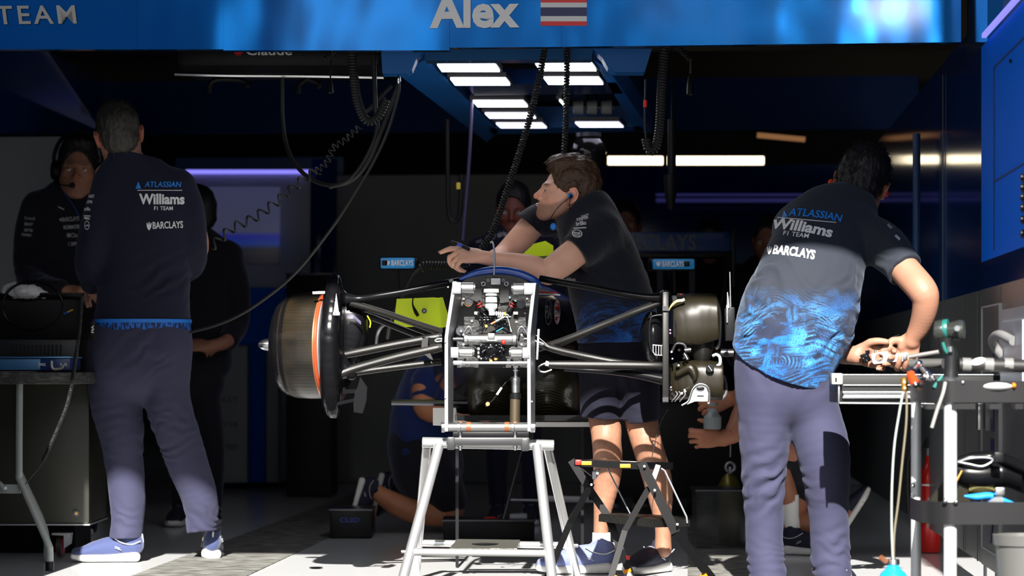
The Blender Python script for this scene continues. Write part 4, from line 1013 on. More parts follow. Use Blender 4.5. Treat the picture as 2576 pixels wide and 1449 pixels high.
def hem_band(name, y0, y1, mt, par, b, cx, a, bb, grow=.003, z=None, p=2.3, ang=(0, 6.2832)):
    s = F / b; rws = []
    for yy in (y0, y1):
        r = []
        for i in range(65):
            t = 6.2832 * i / 64; c_, s_n = math.cos(t), math.sin(t); q = (abs(c_) ** p + abs(s_n) ** p) ** (-1 / p)
            c0 = P(cx, yy, b); r.append(c0 + Vector(((a / s + grow) * q * c_, (bb / s + grow) * q * s_n, 0)))
        rws.append(r)
    m = MB(); m.grid(rws); return m.build(name, mt, par)
wave = mat('hem_pattern', (.01, .05, .25), .7); tc = N(wave, 'ShaderNodeTexCoord'); mp = N(wave, 'ShaderNodeMapping'); mp.inputs['Rotation'].default_value = (0, .7, 0); mp.inputs['Scale'].default_value = (1, 1, .25)
nz = N(wave, 'ShaderNodeTexNoise'); nz.inputs['Scale'].default_value = 150; cr = N(wave, 'ShaderNodeValToRGB'); cr.color_ramp.elements[0].position = .45; cr.color_ramp.elements[1].position = .6
cr.color_ramp.elements[0].color = (.004, .012, .06, 1); cr.color_ramp.elements[1].color = (.01, .15, .62, 1)
LK(wave, tc.outputs['Object'], mp.inputs[0]); LK(wave, mp.outputs[0], nz.inputs['Vector']); LK(wave, nz.outputs[0], cr.inputs[0]); LK(wave, cr.outputs[0], BS(wave).inputs['Base Color'])
hem_band('hem_stripe', 804, 813, mat('hem_blue', (.01, .17, .62), .6), jk, b1, 358, 121, 96, .004)
hem_band('shirt_hem', 810, 831, wave, body1, b1, 358, 121, 96, .0005)
brand_block(jk, jk, [('@mark', 348, 466, 14, 18, 0, 0, 0, BP, 0), ('ATLASSIAN', 410, 464, 92, 14, 0, .014, .15, BP, 0), ('@bar', 402, 479, 112, 1.6, 0, 0, 0, WP, 0),
    ('Williams', 407, 501, 114, 27, 0, .035, .0, WP, 0), ('F1 TEAM', 411, 524, 47, 10, 0, .012, 0, WP, 0), ('@eagle', 375, 569, 13, 22, 0, 0, 0, WP, 0), ('BARCLAYS', 422, 566, 76, 18, 2, .02, 0, WP, 0),
    ('VAST', 229, 494, 18, 8, 0, .03, 0, WP, 0), ('KEEPER', 224, 508, 19, 7, 0, .02, 0, WP, 0), ('brillio', 220, 526, 15, 9, 0, .03, 0, WP, 0), ('@bar', 220, 543, 17, 2, -4, 0, 0, WP, 0), ('PIRELLI', 219, 549, 14, 7, -4, .05, 0, WP, 0), ('@ring', 219, 567, 13, 22, 0, 0, 0, WP, 0), ('estrella', 219, 567, 9, 5, 5, .02, 0, WP, 0)], b1)
# pass hanging at the hip
m = MB(); m.box(k1(233, 832, -.10), (.022, .006, .075), bev=.002); lp = m.build('badge', M['black'], body1); bm, w, h = text_mesh('FIA', 1, .03); sign('lettering', bm, k1(233, 828, -.106), (0, 0, 1), (-1, 0, 0), WP, lp, (.03, .010), .001)
tm = [mat('shoe_blue', (.035, .05, .14), .8, sheen=.3), mat('shoe_white', (.78, .77, .74), .6), mat('lace_white', (.7, .7, .7), .6), mat('trim_white', (.75, .74, .70), .6)]
shoe(body1, Vector((k1(352, 0, 0).x, b1 - YC, .0)), (-1, -.10, 0), .285, mats=tm)
shoe(body1, Vector((k1(520, 0, .0).x, b1 - YC + .14, .0)), (-.08, .72, -.05), .285, up=(0.08, .1, 1), mats=tm)
# ------------------------------------------------------------------ bending man at right, seen from behind
b2 = 8.75; k2, s2 = Kf(b2)
p2 = thing('person', 'person seen from behind bending over the trolley, blue-patterned polo shirt and grey-blue trousers', 'person', (k2(1990, 0).x, b2 - YC, 0))
hd = Head(k2(2166, 468, .36), (.16, .94, -.30), (.30, .25, .92), 1.08)
S = SDF(*bounds(b2, 1880, 350, 2400, 960, -.35, .62), .0042)
hd.add(S)
rows(S, b2, [(2165, 485, .34, 40, 42), (2145, 520, .28, 46, 46), (2120, 560, .22, 60, 50)], kk=.02)
rows(S, b2, [(2110, 560, .2, 90, 50), (2060, 680, .08, 90, 60), (2010, 800, .02, 80, 60)], kk=.03)
rows(S, b2, [(2185, 600, .14, 42), (2240, 640, .03, 38), (2292, 697, -.05, 38), (2320, 730, -.09, 37), (2328, 752, -.09, 34), (2325, 785, -.07, 31), (2314, 820, -.04, 27), (2300, 845, -.02, 22), (2294, 858, -.01, 22)], kk=.02)
rows(S, b2, [(2010, 640, .3, 40), (2010, 760, .38, 36), (2060, 850, .26, 34), (2110, 884, .10, 29), (2140, 893, .03, 24), (2155, 895, .0, 22)], kk=.02)
hb = Hand(k2(2150, 893, .005), (1, -.05, -.10), (-.1, 1, .15), 1.0)
hb.add(S, (0, 0, 1), [(.55, .75, .45), (.75, .85, .5), (.8, .9, .5), (.85, .95, .5)], [(.65, .65, -.45), (.25, 1, -.25), (.0, 1, -.15)], fat=1.08)
ha = Hand(k2(2297, 850, .0), (-.32, .0, -.9), (.25, 1, 0), 1.0)
ha.add(S, (-1, 0, 0), [(.9, 1.2, .5), (.95, 1.2, .5), (.95, 1.2, .5), (.95, 1.2, .45)], [(.9, .35, -.5), (.45, .95, -.3), (.25, 1, -.1)], fat=1.08)
body2 = S.build('body', SKIN, p2, hd.tint((.33, .165, .108), red=.8)); nails(hb, body2); nails(ha, body2)
S = hair_cap(hd, .012, .014, nape=-.075, rough=.0035)
hr2 = S.build('hair', HAIR_BLACK, body2); strands(hr2, hd, 4200, lambda h, p: -h.U * .7 + h.X * ((p - h.C).dot(h.X) * 8) - h.f * .4, HAIR_BLACK, hr2, .028, .35)
for q in (-1, 1):
    m = MB(); m.sph(hd.L(q * .086, .008, -.003), (.010, .010, .011), 14); m.build('ear_plug', M['orange'] if q < 0 else M['red'], body2)
m = MB(); m.tube([hd.L(-.086, .012, -.006), hd.L(-.098, -.002, -.006), hd.L(-.100, -.014, -.018), hd.L(-.092, -.016, -.034)], .0065, 8, sm=3); m.build('ear_hook', mat('ear_red', (.9, .08, .02), .4), body2)
# trousers
S = SDF(*bounds(b2, 1800, 830, 2190, 1499, -.3, .3), .0055)
rows(S, b2, [(1968, 850, 0, 110, 92), (1968, 910, 0, 115, 100), (1972, 975, 0, 116, 102)], kk=.03, p=2.3)
rows(S, b2, [(1925, 950, 0, 72, 96), (1924, 1050, 0, 66, 86), (1923, 1130, 0, 61, 76), (1921, 1210, .0, 54, 66), (1921, 1290, .01, 49, 58), (1922, 1360, .01, 47, 54), (1926, 1415, .0, 46, 54), (1932, 1455, -.01, 46, 54)], kk=.03)
rows(S, b2, [(2025, 950, 0, 64, 96), (2050, 1050, .01, 64, 86), (2070, 1130, -.02, 66, 78), (2078, 1195, -.02, 60, 70), (2082, 1270, .0, 52, 60), (2087, 1340, .01, 51, 56), (2090, 1400, .01, 50, 54), (2096, 1455, 0, 46, 54)], kk=.03)
S.cut(k2(1932, 1456, 0), (0, 0, -1), .13); S.cut(k2(2096, 1456, 0), (0, 0, -1), .13)
fo = [(k2(1925, 1420), .075, (.25, 0, 1), .034, .0065), (k2(2090, 1420), .075, (.35, 0, 1), .036, .0065), (k2(1920, 1215, -.05), .10, (-.5, 0, .85), .052, .0065), (k2(1900, 1130, -.05), .08, (.6, 0, .7), .045, .005), (k2(2060, 1220, -.05), .09, (-.5, 0, .85), .055, .006), (k2(1950, 1330), .07, (-.5, 0, .8), .05, .0045), (k2(2100, 1360), .08, (-.6, 0, .7), .055, .005), (k2(1900, 1020, -.1), .10, (.85, 0, .4), .055, .004), (k2(2030, 1010, -.1), .12, (-.8, 0, .5), .07, .003), (k2(2110, 1150), .08, (-.6, 0, .7), .06, .004)]
S.disp(folds(fo, .035, .003))
tr2 = S.build('trousers', TROUSER, body2)
m = MB(); m.tube([k2(2090, 1000, -.085), k2(2095, 1100, -.09), k2(2102, 1250, -.075), k2(2106, 1420, -.065)], .0012, 5, sm=5)
# polo shirt with brush-stroke print
pol = mat('polo_print', (.02, .025, .035), .8, 0, .2, sheen=.12); BS(pol).inputs['Sheen Tint'].default_value = (.7, .8, .95, 1)
tc = N(pol, 'ShaderNodeTexCoord'); sp = N(pol, 'ShaderNodeSeparateXYZ'); LK(pol, tc.outputs['Object'], sp.inputs[0])
def mth(m, op, a, b=None, clamp=False):
    n = N(m, 'ShaderNodeMath'); n.operation = op; n.use_clamp = clamp
    for i, x in enumerate((a, b)):
        if x is None: continue
        if isinstance(x, (int, float)): n.inputs[i].default_value = x
        else: LK(m, x, n.inputs[i])
    return n.outputs[0]
def brush_print(m, cx, cz, z_top, base, blue1, blue2, fade=.12):
    def nz(vec, sc, det=2):
        n = N(m, 'ShaderNodeTexNoise'); n.inputs['Scale'].default_value = sc; n.inputs['Detail'].default_value = det; LK(m, vec, n.inputs['Vector']); return n
    def mapv(vec, loc=(0, 0, 0), rot=0, sc=(1, 1, 1)):
        n = N(m, 'ShaderNodeMapping'); n.inputs['Location'].default_value = loc; n.inputs['Rotation'].default_value = (0, rot, 0); n.inputs['Scale'].default_value = sc; LK(m, vec, n.inputs[0]); return n.outputs[0]
    def ramp(v, a, b):
        n = N(m, 'ShaderNodeMapRange'); n.clamp = True; LK(m, v, n.inputs[0]); n.inputs[1].default_value = a; n.inputs[2].default_value = b; return n.outputs[0]
    T = tc_of[m]; w = nz(T, 5.0, 1); vm = N(m, 'ShaderNodeVectorMath'); vm.operation = 'SCALE'; LK(m, w.outputs['Color'], vm.inputs[0]); vm.inputs['Scale'].default_value = .10
    va = N(m, 'ShaderNodeVectorMath'); LK(m, T, va.inputs[0]); LK(m, vm.outputs[0], va.inputs[1]); W = va.outputs[0]
    s_ = N(m, 'ShaderNodeSeparateXYZ'); LK(m, T, s_.inputs[0]); dn = mth(m, 'DIVIDE', mth(m, 'SUBTRACT', z_top, s_.outputs['Z']), fade, True)
    tot = None
    for i, (rot, off, msc, lo) in enumerate([(.12, 0, 7, .44), (-.30, 3.1, 9, .50), (1.35, 7.7, 11, .56), (.45, 12.3, 8, .52)]):
        v = mapv(mapv(W, (off, 0, off), rot), (0, 0, 0), 0, (5, 5, 120)); ln = ramp(nz(v, 1.0, 3).outputs[0], .46, .60)
        mk = ramp(nz(mapv(T, (off, 1, 2)), msc, 3).outputs[0], lo, lo + .10); l = mth(m, 'MULTIPLY', ln, mk); tot = l if tot is None else mth(m, 'MAXIMUM', tot, l)
    wv = N(m, 'ShaderNodeTexWave'); wv.wave_type = 'RINGS'; wv.rings_direction = 'Y'; wv.inputs['Scale'].default_value = 30; wv.inputs['Distortion'].default_value = 2.5; wv.inputs['Detail'].default_value = 2; LK(m, mapv(W, (-cx, 0, -cz)), wv.inputs['Vector'])
    mk = ramp(nz(mapv(T, (5, 5, 5)), 8, 2).outputs[0], .52, .62); tot = mth(m, 'MAXIMUM', tot, mth(m, 'MULTIPLY', ramp(wv.outputs['Fac'], .5, .8), mk))
    pat = ramp(nz(mapv(W, (9, 1, 4), .2, (1, 1, 2.2)), 8, 4).outputs[0], .56, .62); tot = mth(m, 'MAXIMUM', tot, pat)
    tot = mth(m, 'MULTIPLY', tot, dn, True); tot = mth(m, 'MULTIPLY', tot, ramp(nz(T, 260, 2).outputs[0], .30, .50))
    c = N(m, 'ShaderNodeMix'); c.data_type = 'RGBA'; LK(m, ramp(nz(mapv(T, (2, 2, 8)), 9, 2).outputs[0], .42, .6), c.inputs[0]); c.inputs[6].default_value = (*blue1, 1); c.inputs[7].default_value = (*blue2, 1)
    b2_ = N(m, 'ShaderNodeMix'); b2_.data_type = 'RGBA'; LK(m, dn, b2_.inputs[0]); b2_.inputs[6].default_value = (*base, 1); b2_.inputs[7].default_value = (base[0] * .9, base[1] * 1.0, base[2] * 1.5, 1)
    mx = N(m, 'ShaderNodeMix'); mx.data_type = 'RGBA'; LK(m, tot, mx.inputs[0]); LK(m, b2_.outputs[2], mx.inputs[6]); LK(m, c.outputs[2], mx.inputs[7]); LK(m, mx.outputs[2], BS(m).inputs['Base Color'])
tc_of = {}
def L0(p): return p - Vector((k2(1990, 0).x, b2 - YC, 0))
tc_of[pol] = tc.outputs['Object']
c0 = L0(k2(1990, 880)); brush_print(pol, c0.x, c0.z, L0(k2(0, 720)).z, (.020, .024, .034), (.015, .13, .42), (.06, .29, .68), .18)
nb = noise_bump(pol, 600, .3, 3, dist=.001)
S = SDF(*bounds(b2, 1800, 470, 2360, 1000, -.35, .6), .0048)
rows(S, b2, [(1968, 935, 0, 122, 122), (1980, 872, 0, 135, 122), (2006, 800, .0, 148, 116), (2032, 720, .04, 136, 114), (2052, 650, .11, 126, 110), (2078, 590, .18, 124, 98), (2108, 542, .24, 104, 78), (2138, 510, .29, 64, 56)], side=(1, 0, -.22), kk=.03, p=2.3)
rows(S, b2, [(2150, 500, .31, 50, 50), (2168, 478, .35, 48, 48)], kk=.02)
rows(S, b2, [(2165, 592, .16, 66, 66), (2215, 614, .10, 58, 60), (2255, 650, .02, 49, 52), (2284, 690, -.04, 46, 50)], kk=.035)
rows(S, b2, [(2000, 575, .22, 60, 60), (1985, 640, .30, 50, 55), (1985, 700, .36, 42, 46)], kk=.035)
S.cut(k2(2279, 683, -.02), (k2(2320, 735, -.09) - k2(2240, 635, .05)), .12)
pa, pb, pc = k2(1848, 872, 0), k2(2088, 966, 0), k2(1965, 955, -.15); nn = (pb - pa).cross(pc - pa); nn = nn if nn.z < 0 else -nn
S.cut(pa, nn)
S.cut(k2(2165, 475, .33), (.10, .25, 1), .13); S.ell(k2(2168, 470, .34), (.052, .052, .06), None, .003, 's')
S.disp(folds([(k2(1920, 760, -.05), .11, (.75, 0, .6), .062, .0065), (k2(2090, 900, -.1), .10, (-.35, 0, .9), .05, .007), (k2(1900, 880, -.1), .10, (-.5, 0, .85), .06, .006), (k2(2140, 760, -.02), .10, (.8, 0, -.5), .055, .006), (k2(2210, 640, .0), .08, (.5, 0, .8), .045, .005), (k2(1990, 690, -.05), .12, (.7, 0, .6), .08, .004), (k2(2060, 800, -.1), .13, (-.6, 0, .7), .09, .004)], .045, .0035))
pl2 = S.build('polo_shirt', pol, body2)
brand_block(pl2, pl2, [('@mark', 1974, 538, 14, 17, 6, 0, .1, BP, 0), ('ATLASSIAN', 2052, 538, 136, 19, -7, .016, .2, BP, .12), ('@bar', 2030, 550, 148, 1.8, -5, 0, 0, WP, .1),
    ('Williams', 2020, 570, 152, 28, -9, .035, .15, WP, .10), ('F1 TEAM', 2003, 590, 65, 11, -7, .008, .1, WP, 0), ('@eagle', 1936, 630, 13, 22, -6, 0, 0, WP, 0), ('BARCLAYS', 1998, 633, 106, 24, -8, .035, .1, WP, .08),
    ('VAST', 2238, 570, 16, 6, -45, .02, 0, WP, 0), ('KEEPER', 2258, 598, 16, 6, -45, .02, 0, WP, 0)], b2)
# radio on the belt
m = MB(); m.box(k2(1836, 815, .02), (.032, .04, .115), bev=.006); m.cyl(k2(1834, 770, .02), k2(1835, 745, .02), .010, 14, .007); rd_ = m.build('belt_radio', M['black'], body2, label='black two-way radio with aerials clipped at the waist')
m = MB(); m.cyl(k2(1838, 772, .0), k2(1836, 684, .0), .0018, 8); m.cyl(k2(1832, 775, .0), k2(1830, 735, .0), .006, 12, .0015); m.build('aerial', M['alu_dull'], rd_)
m = MB(); m.box(k2(1829, 790, -.0), (.006, .02, .06), bev=.002); m.build('button', M['chrome'], rd_)
dkm = [mat('shoe_dark', (.01, .011, .03), .8), tm[1], mat('lace_grey', (.35, .35, .35), .6), mat('trim_grey', (.5, .5, .5), .6)]
shoe(body2, Vector((k2(1935, 0, 0).x, b2 - YC - .04, 0)), (.12, 1, 0), .285, mats=dkm); shoe(body2, Vector((k2(2098, 0, 0).x, b2 - YC - .04, 0)), (.25, 1, 0), .285, mats=dkm)
# ------------------------------------------------------------------ leaning man in the middle
b3 = 9.62; k3, s3 = Kf(b3)
p3 = thing('person', 'bearded person with blue earpiece leaning both forearms on the car, navy polo and shorts', 'person', (k3(1560, 0).x, b3 - YC, 0))
hd = Head(k3(1426, 495, -.03), (-.95, -.13, .24), (.24, 0.02, .96), 1.01, .80)
S = SDF(*bounds(b3, 1110, 360, 1680, 1000, -.42, .45), .0042)
hd.add(S)
rows(S, b3, [(1440, 512, 0, 44, 44), (1462, 548, 0, 50, 50), (1480, 590, 0, 62, 60)], kk=.025)
rows(S, b3, [(1480, 590, 0, 66, 90), (1510, 680, 0, 72, 80), (1550, 820, 0, 72, 70)], kk=.03)
rows(S, b3, [(1492, 592, -.14, 38), (1462, 622, -.19, 36), (1428, 650, -.23, 36), (1392, 676, -.25, 33), (1374, 683, -.25, 28), (1340, 670, -.25, 27), (1295, 660, -.25, 23), (1250, 654, -.25, 19), (1218, 648, -.25, 16)], kk=.02)
S.ell(k3(1378, 692, -.25), 22 / s3, None, .02)
rows(S, b3, [(1410, 548, .14, 36), (1350, 560, .17, 34), (1312, 598, .16, 33), (1282, 628, .15, 30), (1262, 645, .12, 27), (1250, 652, .05, 24)], kk=.02)
rows(S, b3, [(1250, 652, .05, 24), (1262, 660, -.05, 21), (1290, 668, -.12, 18)], kk=.02)
h3 = Hand(k3(1216, 648, -.25), (-1, 0, .12), (.05, -.72, .66), .98)
h3.add(S, (0, 1, .8), [(.25, .35, .15), (.75, .9, .5), (1.0, 1.0, .5), (1.1, 1.0, .5)], [(.35, .85, -.5), (.0, 1, -.4), (-.1, 1, -.3)], fat=1.05)
body3 = S.build('body', SKIN, p3, hd.tint((.92, .51, .36), beard=.7, red=.7, beardcol=(.13, .065, .04))); nails(h3, body3); hd.eyes(body3, (.06, .09, .10), (0, 1, -.3))
m = MB(); a = h3.mid[2]; m.tube([a + (h3.Y * .0 + h3.X * math.cos(t) * .0105 + h3.Z * math.sin(t) * .0105) for t in [6.2832 * i / 16 for i in range(16)]], .0016, 6, closed=True); m.build('ring', M['chrome'], body3)
S = hair_cap(hd, .009, .025, front=.046, nape=-.070, quiff=[((0, .055, .105), (.055, .045, .032)), ((0, .0, .125), (.060, .08, .03))], rough=.004)
hr3 = S.build('hair', HAIR_BROWN, body3); strands(hr3, hd, 4500, lambda h, p: h.f * ((p - h.C).dot(h.U) * 9) - h.U * .55 - h.f * .3, HAIR_BROWN, hr3, .015, .16)
m = MB(); m.sph(hd.L(-.096, .002, -.002), (.008, .010, .011), 14, hd.ax); ep = m.build('earpiece', mat('ear_blue', (.02, .22, .70), .35), body3)
m = MB(); m.sph(hd.L(-.103, .0, -.004), .006 * 1.0, 12); m.build('bud', M['black'], ep)
m = MB(); m.tube([hd.L(-.104, .0, -.006), hd.L(-.095, .03, -.05), hd.L(-.07, .045, -.10), hd.L(-.05, .05, -.15)], .0014, 6, sm=6); m.tube([hd.L(-.104, .0, -.006), hd.L(-.098, -.005, -.045), hd.L(-.085, -.035, -.055), hd.L(-.07, -.075, -.03)], .0014, 6, sm=6); m.build('cord', M['black'], ep)
# legs of the leaning man (skin) belong to his body
S = SDF(*bounds(b3, 1440, 1000, 1720, 1400, -.2, .25), .0048)
rows(S, b3, [(1512, 1010, 0, 40, 44), (1524, 1080, -.02, 39, 40), (1526, 1110, -.03, 37, 38), (1529, 1160, .0, 37, 38), (1526, 1210, .02, 34, 37), (1518, 1270, .02, 25, 28), (1512, 1320, .02, 19, 22), (1512, 1370, .02, 20, 24)], kk=.02)
rows(S, b3, [(1606, 1010, 0, 44, 46), (1618, 1080, -.03, 40, 42), (1630, 1125, -.04, 38, 38), (1650, 1190, .0, 37, 38), (1660, 1240, .02, 33, 36), (1666, 1300, .02, 23, 26), (1668, 1340, .02, 20, 22), (1668, 1380, .02, 22, 24)], kk=.02)
S.ell(k3(1518, 1100, -.05), (.033, .03, .036), None, .02); S.ell(k3(1622, 1118, -.06), (.033, .03, .036), None, .02)
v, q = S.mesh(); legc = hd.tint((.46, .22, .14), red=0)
leg3 = raw_mesh('legs', v, q, SKIN, body3, lambda vv: np.ones((len(vv), 3)) * np.array((.30, .145, .09)) * (1 + .12 * vnoise(vv[:, 0], vv[:, 1], vv[:, 2], 30)[:, None]) * (1 - .25 * np.clip(vnoise(vv[:, 0], vv[:, 1], vv[:, 2] * .3, 320), 0, 1)[:, None]))  # legs tinted darker than face and arms, shade put into the skin colour
# join the legs into the body mesh
def join(a, b):
    bm = bmesh.new(); bm.from_mesh(a.data); bm.from_mesh(b.data); bm.to_mesh(a.data); bm.free(); a.data.shade_smooth(); bpy.data.objects.remove(b)
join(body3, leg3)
# shorts
S = SDF(*bounds(b3, 1420, 820, 1700, 1090, -.3, .3), .005)
rows(S, b3, [(1558, 830, 0, 99, 96), (1558, 900, 0, 101, 102)], kk=.03, p=2.3)
rows(S, b3, [(1514, 900, -.01, 58, 80), (1511, 980, -.01, 54, 70), (1510, 1062, -.02, 51, 62)], kk=.02)
rows(S, b3, [(1600, 900, 0, 58, 80), (1606, 980, -.01, 54, 72), (1610, 1075, -.03, 48, 62)], kk=.02)
S.cut(k3(1510, 1054, 0), (-.05, 0, -1), .14); S.cut(k3(1612, 1062, -.02), (.08, 0, -1), .14)
S.ell(k3(1510, 1064, -.02), (.055, .065, .03), None, .002, 's'); S.ell(k3(1610, 1073, -.02), (.052, .065, .03), None, .002, 's')
S.disp(folds([(k3(1560, 960, -.1), .12, (.8, 0, .5), .06, .004), (k3(1500, 900), .1, (-.6, 0, .7), .05, .003)], .03, .003))
S.build('shorts', SHORTS, body3)
pol3 = mat('polo_dark_print', (.012, .014, .022), .85, 0, .2, sheen=.2); tc3 = N(pol3, 'ShaderNodeTexCoord'); tc_of[pol3] = tc3.outputs['Object']
z3 = lambda py: k3(0, py).z
brush_print(pol3, .05, z3(820), z3(730), (.010, .012, .020), (.008, .05, .22), (.02, .12, .45), .16); noise_bump(pol3, 600, .3, 3, dist=.001)
S = SDF(*bounds(b3, 1290, 480, 1700, 900, -.38, .4), .0048)
rows(S, b3, [(1556, 866, 0, 103, 102), (1550, 800, 0, 103, 108), (1532, 730, 0, 102, 114), (1512, 665, 0, 94, 118), (1494, 610, 0, 84, 118), (1478, 568, 0, 76, 104), (1466, 540, 0, 56, 70), (1458, 520, 0, 50, 52)], side=(1, 0, .15), kk=.03, p=2.3)
rows(S, b3, [(1506, 588, -.13, 58, 60), (1478, 612, -.18, 51, 54), (1444, 638, -.22, 44, 46), (1425, 652, -.24, 43)], kk=.035)
rows(S, b3, [(1450, 555, .12, 52, 60), (1400, 548, .15, 46, 50), (1352, 556, .17, 41, 44), (1325, 576, .16, 40)], kk=.035)
S.cut(k3(1450, 634, -.22), (-.75, -.25, -.62), .11); S.cut(k3(1333, 566, .165), (-.70, 0, -.72), .09)
S.cut(k3(1552, 862), (0.02, 0, -1)); S.cut(k3(1452, 524, 0), (-.35, -.1, 1), .12); S.ell(k3(1448, 512, 0), (.055, .055, .06), None, .003, 's')
S.disp(folds([(k3(1400, 600, .0), .1, (.4, 0, .9), .045, .004), (k3(1390, 560, .1), .08, (.6, 0, -.7), .035, .004), (k3(1510, 640, -.1), .1, (.7, 0, .6), .055, .004), (k3(1520, 760, -.1), .13, (.3, 0, .9), .06, .004), (k3(1580, 700, -.1), .12, (-.6, 0, .8), .06, .0035)], .04, .003))
pl3 = S.build('polo_shirt', pol3, body3)
brand_block(pl3, pl3, [('VAST', 1472, 543, 20, 6, 14, .02, 0, WP, 0), ('KEEPER', 1466, 550, 30, 7, 12, .03, 0, WP, 0), ('brillio', 1462, 562, 25, 11, 8, .03, 0, WP, 0), ('@bar', 1459, 574, 32, 2.5, 3, 0, 0, WP, 0),
    ('@ring', 1452, 588, 26, 20, -8, 0, 0, WP, 0), ('Estrella', 1451, 586, 20, 7, -8, .02, 0, WP, 0), ('Galicia', 1451, 592, 17, 5, -8, .02, 0, WP, 0), ('MAT', 1391, 603, 16, 11, -20, .05, 0, WP, 0), ('Williams', 1436, 703, 24, 9, 3, .03, 0, WP, 0), ('airia', 1353, 513, 18, 10, -60, .03, 0, WP, 0)], b3)
m = MB(); m.sph(k3(1392, 570, -.1), (.012, .006, .014), 12); m.build('lanyard_clip', M['blue_print'], body3)
sl = [mat('shoe_blue_lit', (.14, .17, .36), .8, sheen=.3), tm[1], tm[2], tm[3]]  # light blue paints sun onto one shoe; its mate stays dark
for (x, d_, sh_, dr_, ln_) in ((1525, .0, sl, (-1, -.12, 0), .30), (1676, .02, dkm, (-.55, -.85, 0), .285)):
    y_ = b3 - YC + d_
    shoe(body3, Vector((k3(x + (14 if sh_ is sl else 0), 0, d_).x, y_ + (.03 if sh_ is dkm else 0) + .05 * (sh_ is dkm), 0)), dr_, ln_, mats=sh_)
for (x, d_) in ((1513, .02),):
    m = MB(); m.cyl(k3(x, 1395, d_), k3(x, 1340, d_), .036, 20, .034); m.build('sock', M['white'], body3)
# marker pen in his fingers
t = thing('marker_pen', 'black marker pen with a blue band held by the leaning man', 'pen', k3(1134, 606, -.27))
a, b = k3(1134, 606, -.27), k3(1182, 628, -.27); dd_ = (b - a)
m = MB(); m.tube([a, a + dd_ * .3, a + dd_ * .34], [.003, .0055, .0065]); m.build('cap', M['black'], t)
m = MB(); m.cyl(a + dd_ * .34, a + dd_ * .6, .0065); m.build('band', mat('pen_blue', (.02, .06, .55), .3), t)
m = MB(); m.cyl(a + dd_ * .6, b, .0062); m.build('barrel', M['black'], t)
# ================================================================== the stripped racing car
CF = 9.02      # distance of the front bulkhead
car = thing('racing_car', 'blue and black single-seater racing car without wheels, nose removed, front end on the silver trestle', 'racing car', (P(1248, 0, CF).x, CF - YC, .5))
def cp(px, py, dd=0): return P(px, py, CF + dd)
def part(name, mt, fn, par=car, **kw):
    m = MB(); fn(m); return m.build(name, M[mt] if isinstance(mt, str) else mt, par, **kw)
# monocoque: loft of rounded sections running back from the bulkhead
def section(cx, zt, zb, hw, d, n=40, pw=3.2, top=.75):
    out = []
    for i in range(n):
        t = 2 * math.pi * i / n; c, s_ = math.cos(t), math.sin(t); q = (abs(c) ** pw + abs(s_) ** pw) ** (-1 / pw)
        x, z = c * q, s_ * q; zz = (zt + zb) / 2 + z * (zt - zb) / 2; w = hw * (1 - (.18 if z > 0 else .10) * abs(z) ** 3)
        out.append(Vector((cx + x * w, d - YC, zz)))
    return out
tubm = mat('monocoque_black', (.006, .007, .010), .25, coat=.4)
tub_blue = mat('monocoque_blue', (.005, .05, .30), .28, coat=.5)
secs = []
x0 = cp(1248, 0).x
for d, dx, zt, zb, hw in [(9.06, 0, 1.068, .765, .140), (9.25, 0, 1.078, .75, .150), (9.7, .03, 1.09, .70, .215), (10.2, .045, 1.10, .66, .27), (10.7, .06, 1.10, .62, .32), (11.2, .07, 1.02, .60, .36)]:
    secs.append(section(x0 + dx, zt, zb, hw, d))
m = MB(); n = 40; vs = [v for r in secs for v in r]
fs = []
for i in range(len(secs) - 1):
    for k in range(n): fs.append((i * n + k, i * n + (k + 1) % n, (i + 1) * n + (k + 1) % n, (i + 1) * n + k))
fs.append(tuple(range(n))); fs.append(tuple(range((len(secs) - 1) * n, len(secs) * n)))
m.add(vs, fs); m.m = [1 if (sum(vs[j].z for j in f) / len(f)) > 1.035 - .0 * 1 else 0 for f in fs]
tub = m.build('monocoque', [tubm, tub_blue], car, sharp=50)
# side livery: red and white line, round badges
tt = bvh(tub)
def side_mark(name, bm, px, py, w, h, mt, ang=0): decal(name, bm, tt, px, py, w, h, ang, mt, tub, 9.6, .002)
side_mark('livery_line', shape_bm([[(-.5, -.5), (.5, -.5), (.5, .5), (-.5, .5)]]), 1398, 737, 92, 4, M['red'], -3); side_mark('livery_line', shape_bm([[(-.5, -.5), (.5, -.5), (.5, .5), (-.5, .5)]]), 1398, 742, 92, 4, M['white_print'], -3)
side_mark('emblem', ring_bm(.5, .5, .05), 1379, 785, 18, 66, M['grey_plastic']); bm, w, h = text_mesh('FIA', 1, .03); side_mark('lettering', bm, 1379, 785, 15, 34, M['grey_plastic'])
side_mark('badge', shape_bm([[(.5 * math.cos(a / 24 * 6.2832), .5 * math.sin(a / 24 * 6.2832)) for a in range(24)]]), 1401, 785, 15, 62, M['white_print'])
side_mark('badge', shape_bm([[(.5 * math.cos(a / 24 * 6.2832), .5 * math.sin(a / 24 * 6.2832)) for a in range(24)]]), 1401, 785, 13, 57, M['red'])
side_mark('badge', shape_bm([[(-.5, -.5), (.5, -.5), (.5, .5), (-.5, .5)]]), 1401, 785, 13, 17, M['flag_navy']); bm, w, h = text_mesh('Gulf', 1, .02); side_mark('lettering', bm, 1401, 785, 12, 9, M['white_print'])
part('side_louvre', 'grey_plastic', lambda m: [m.box(cp(1354 + 4 * i, 800, .45), (.003, .01, .028)) for i in range(4)])
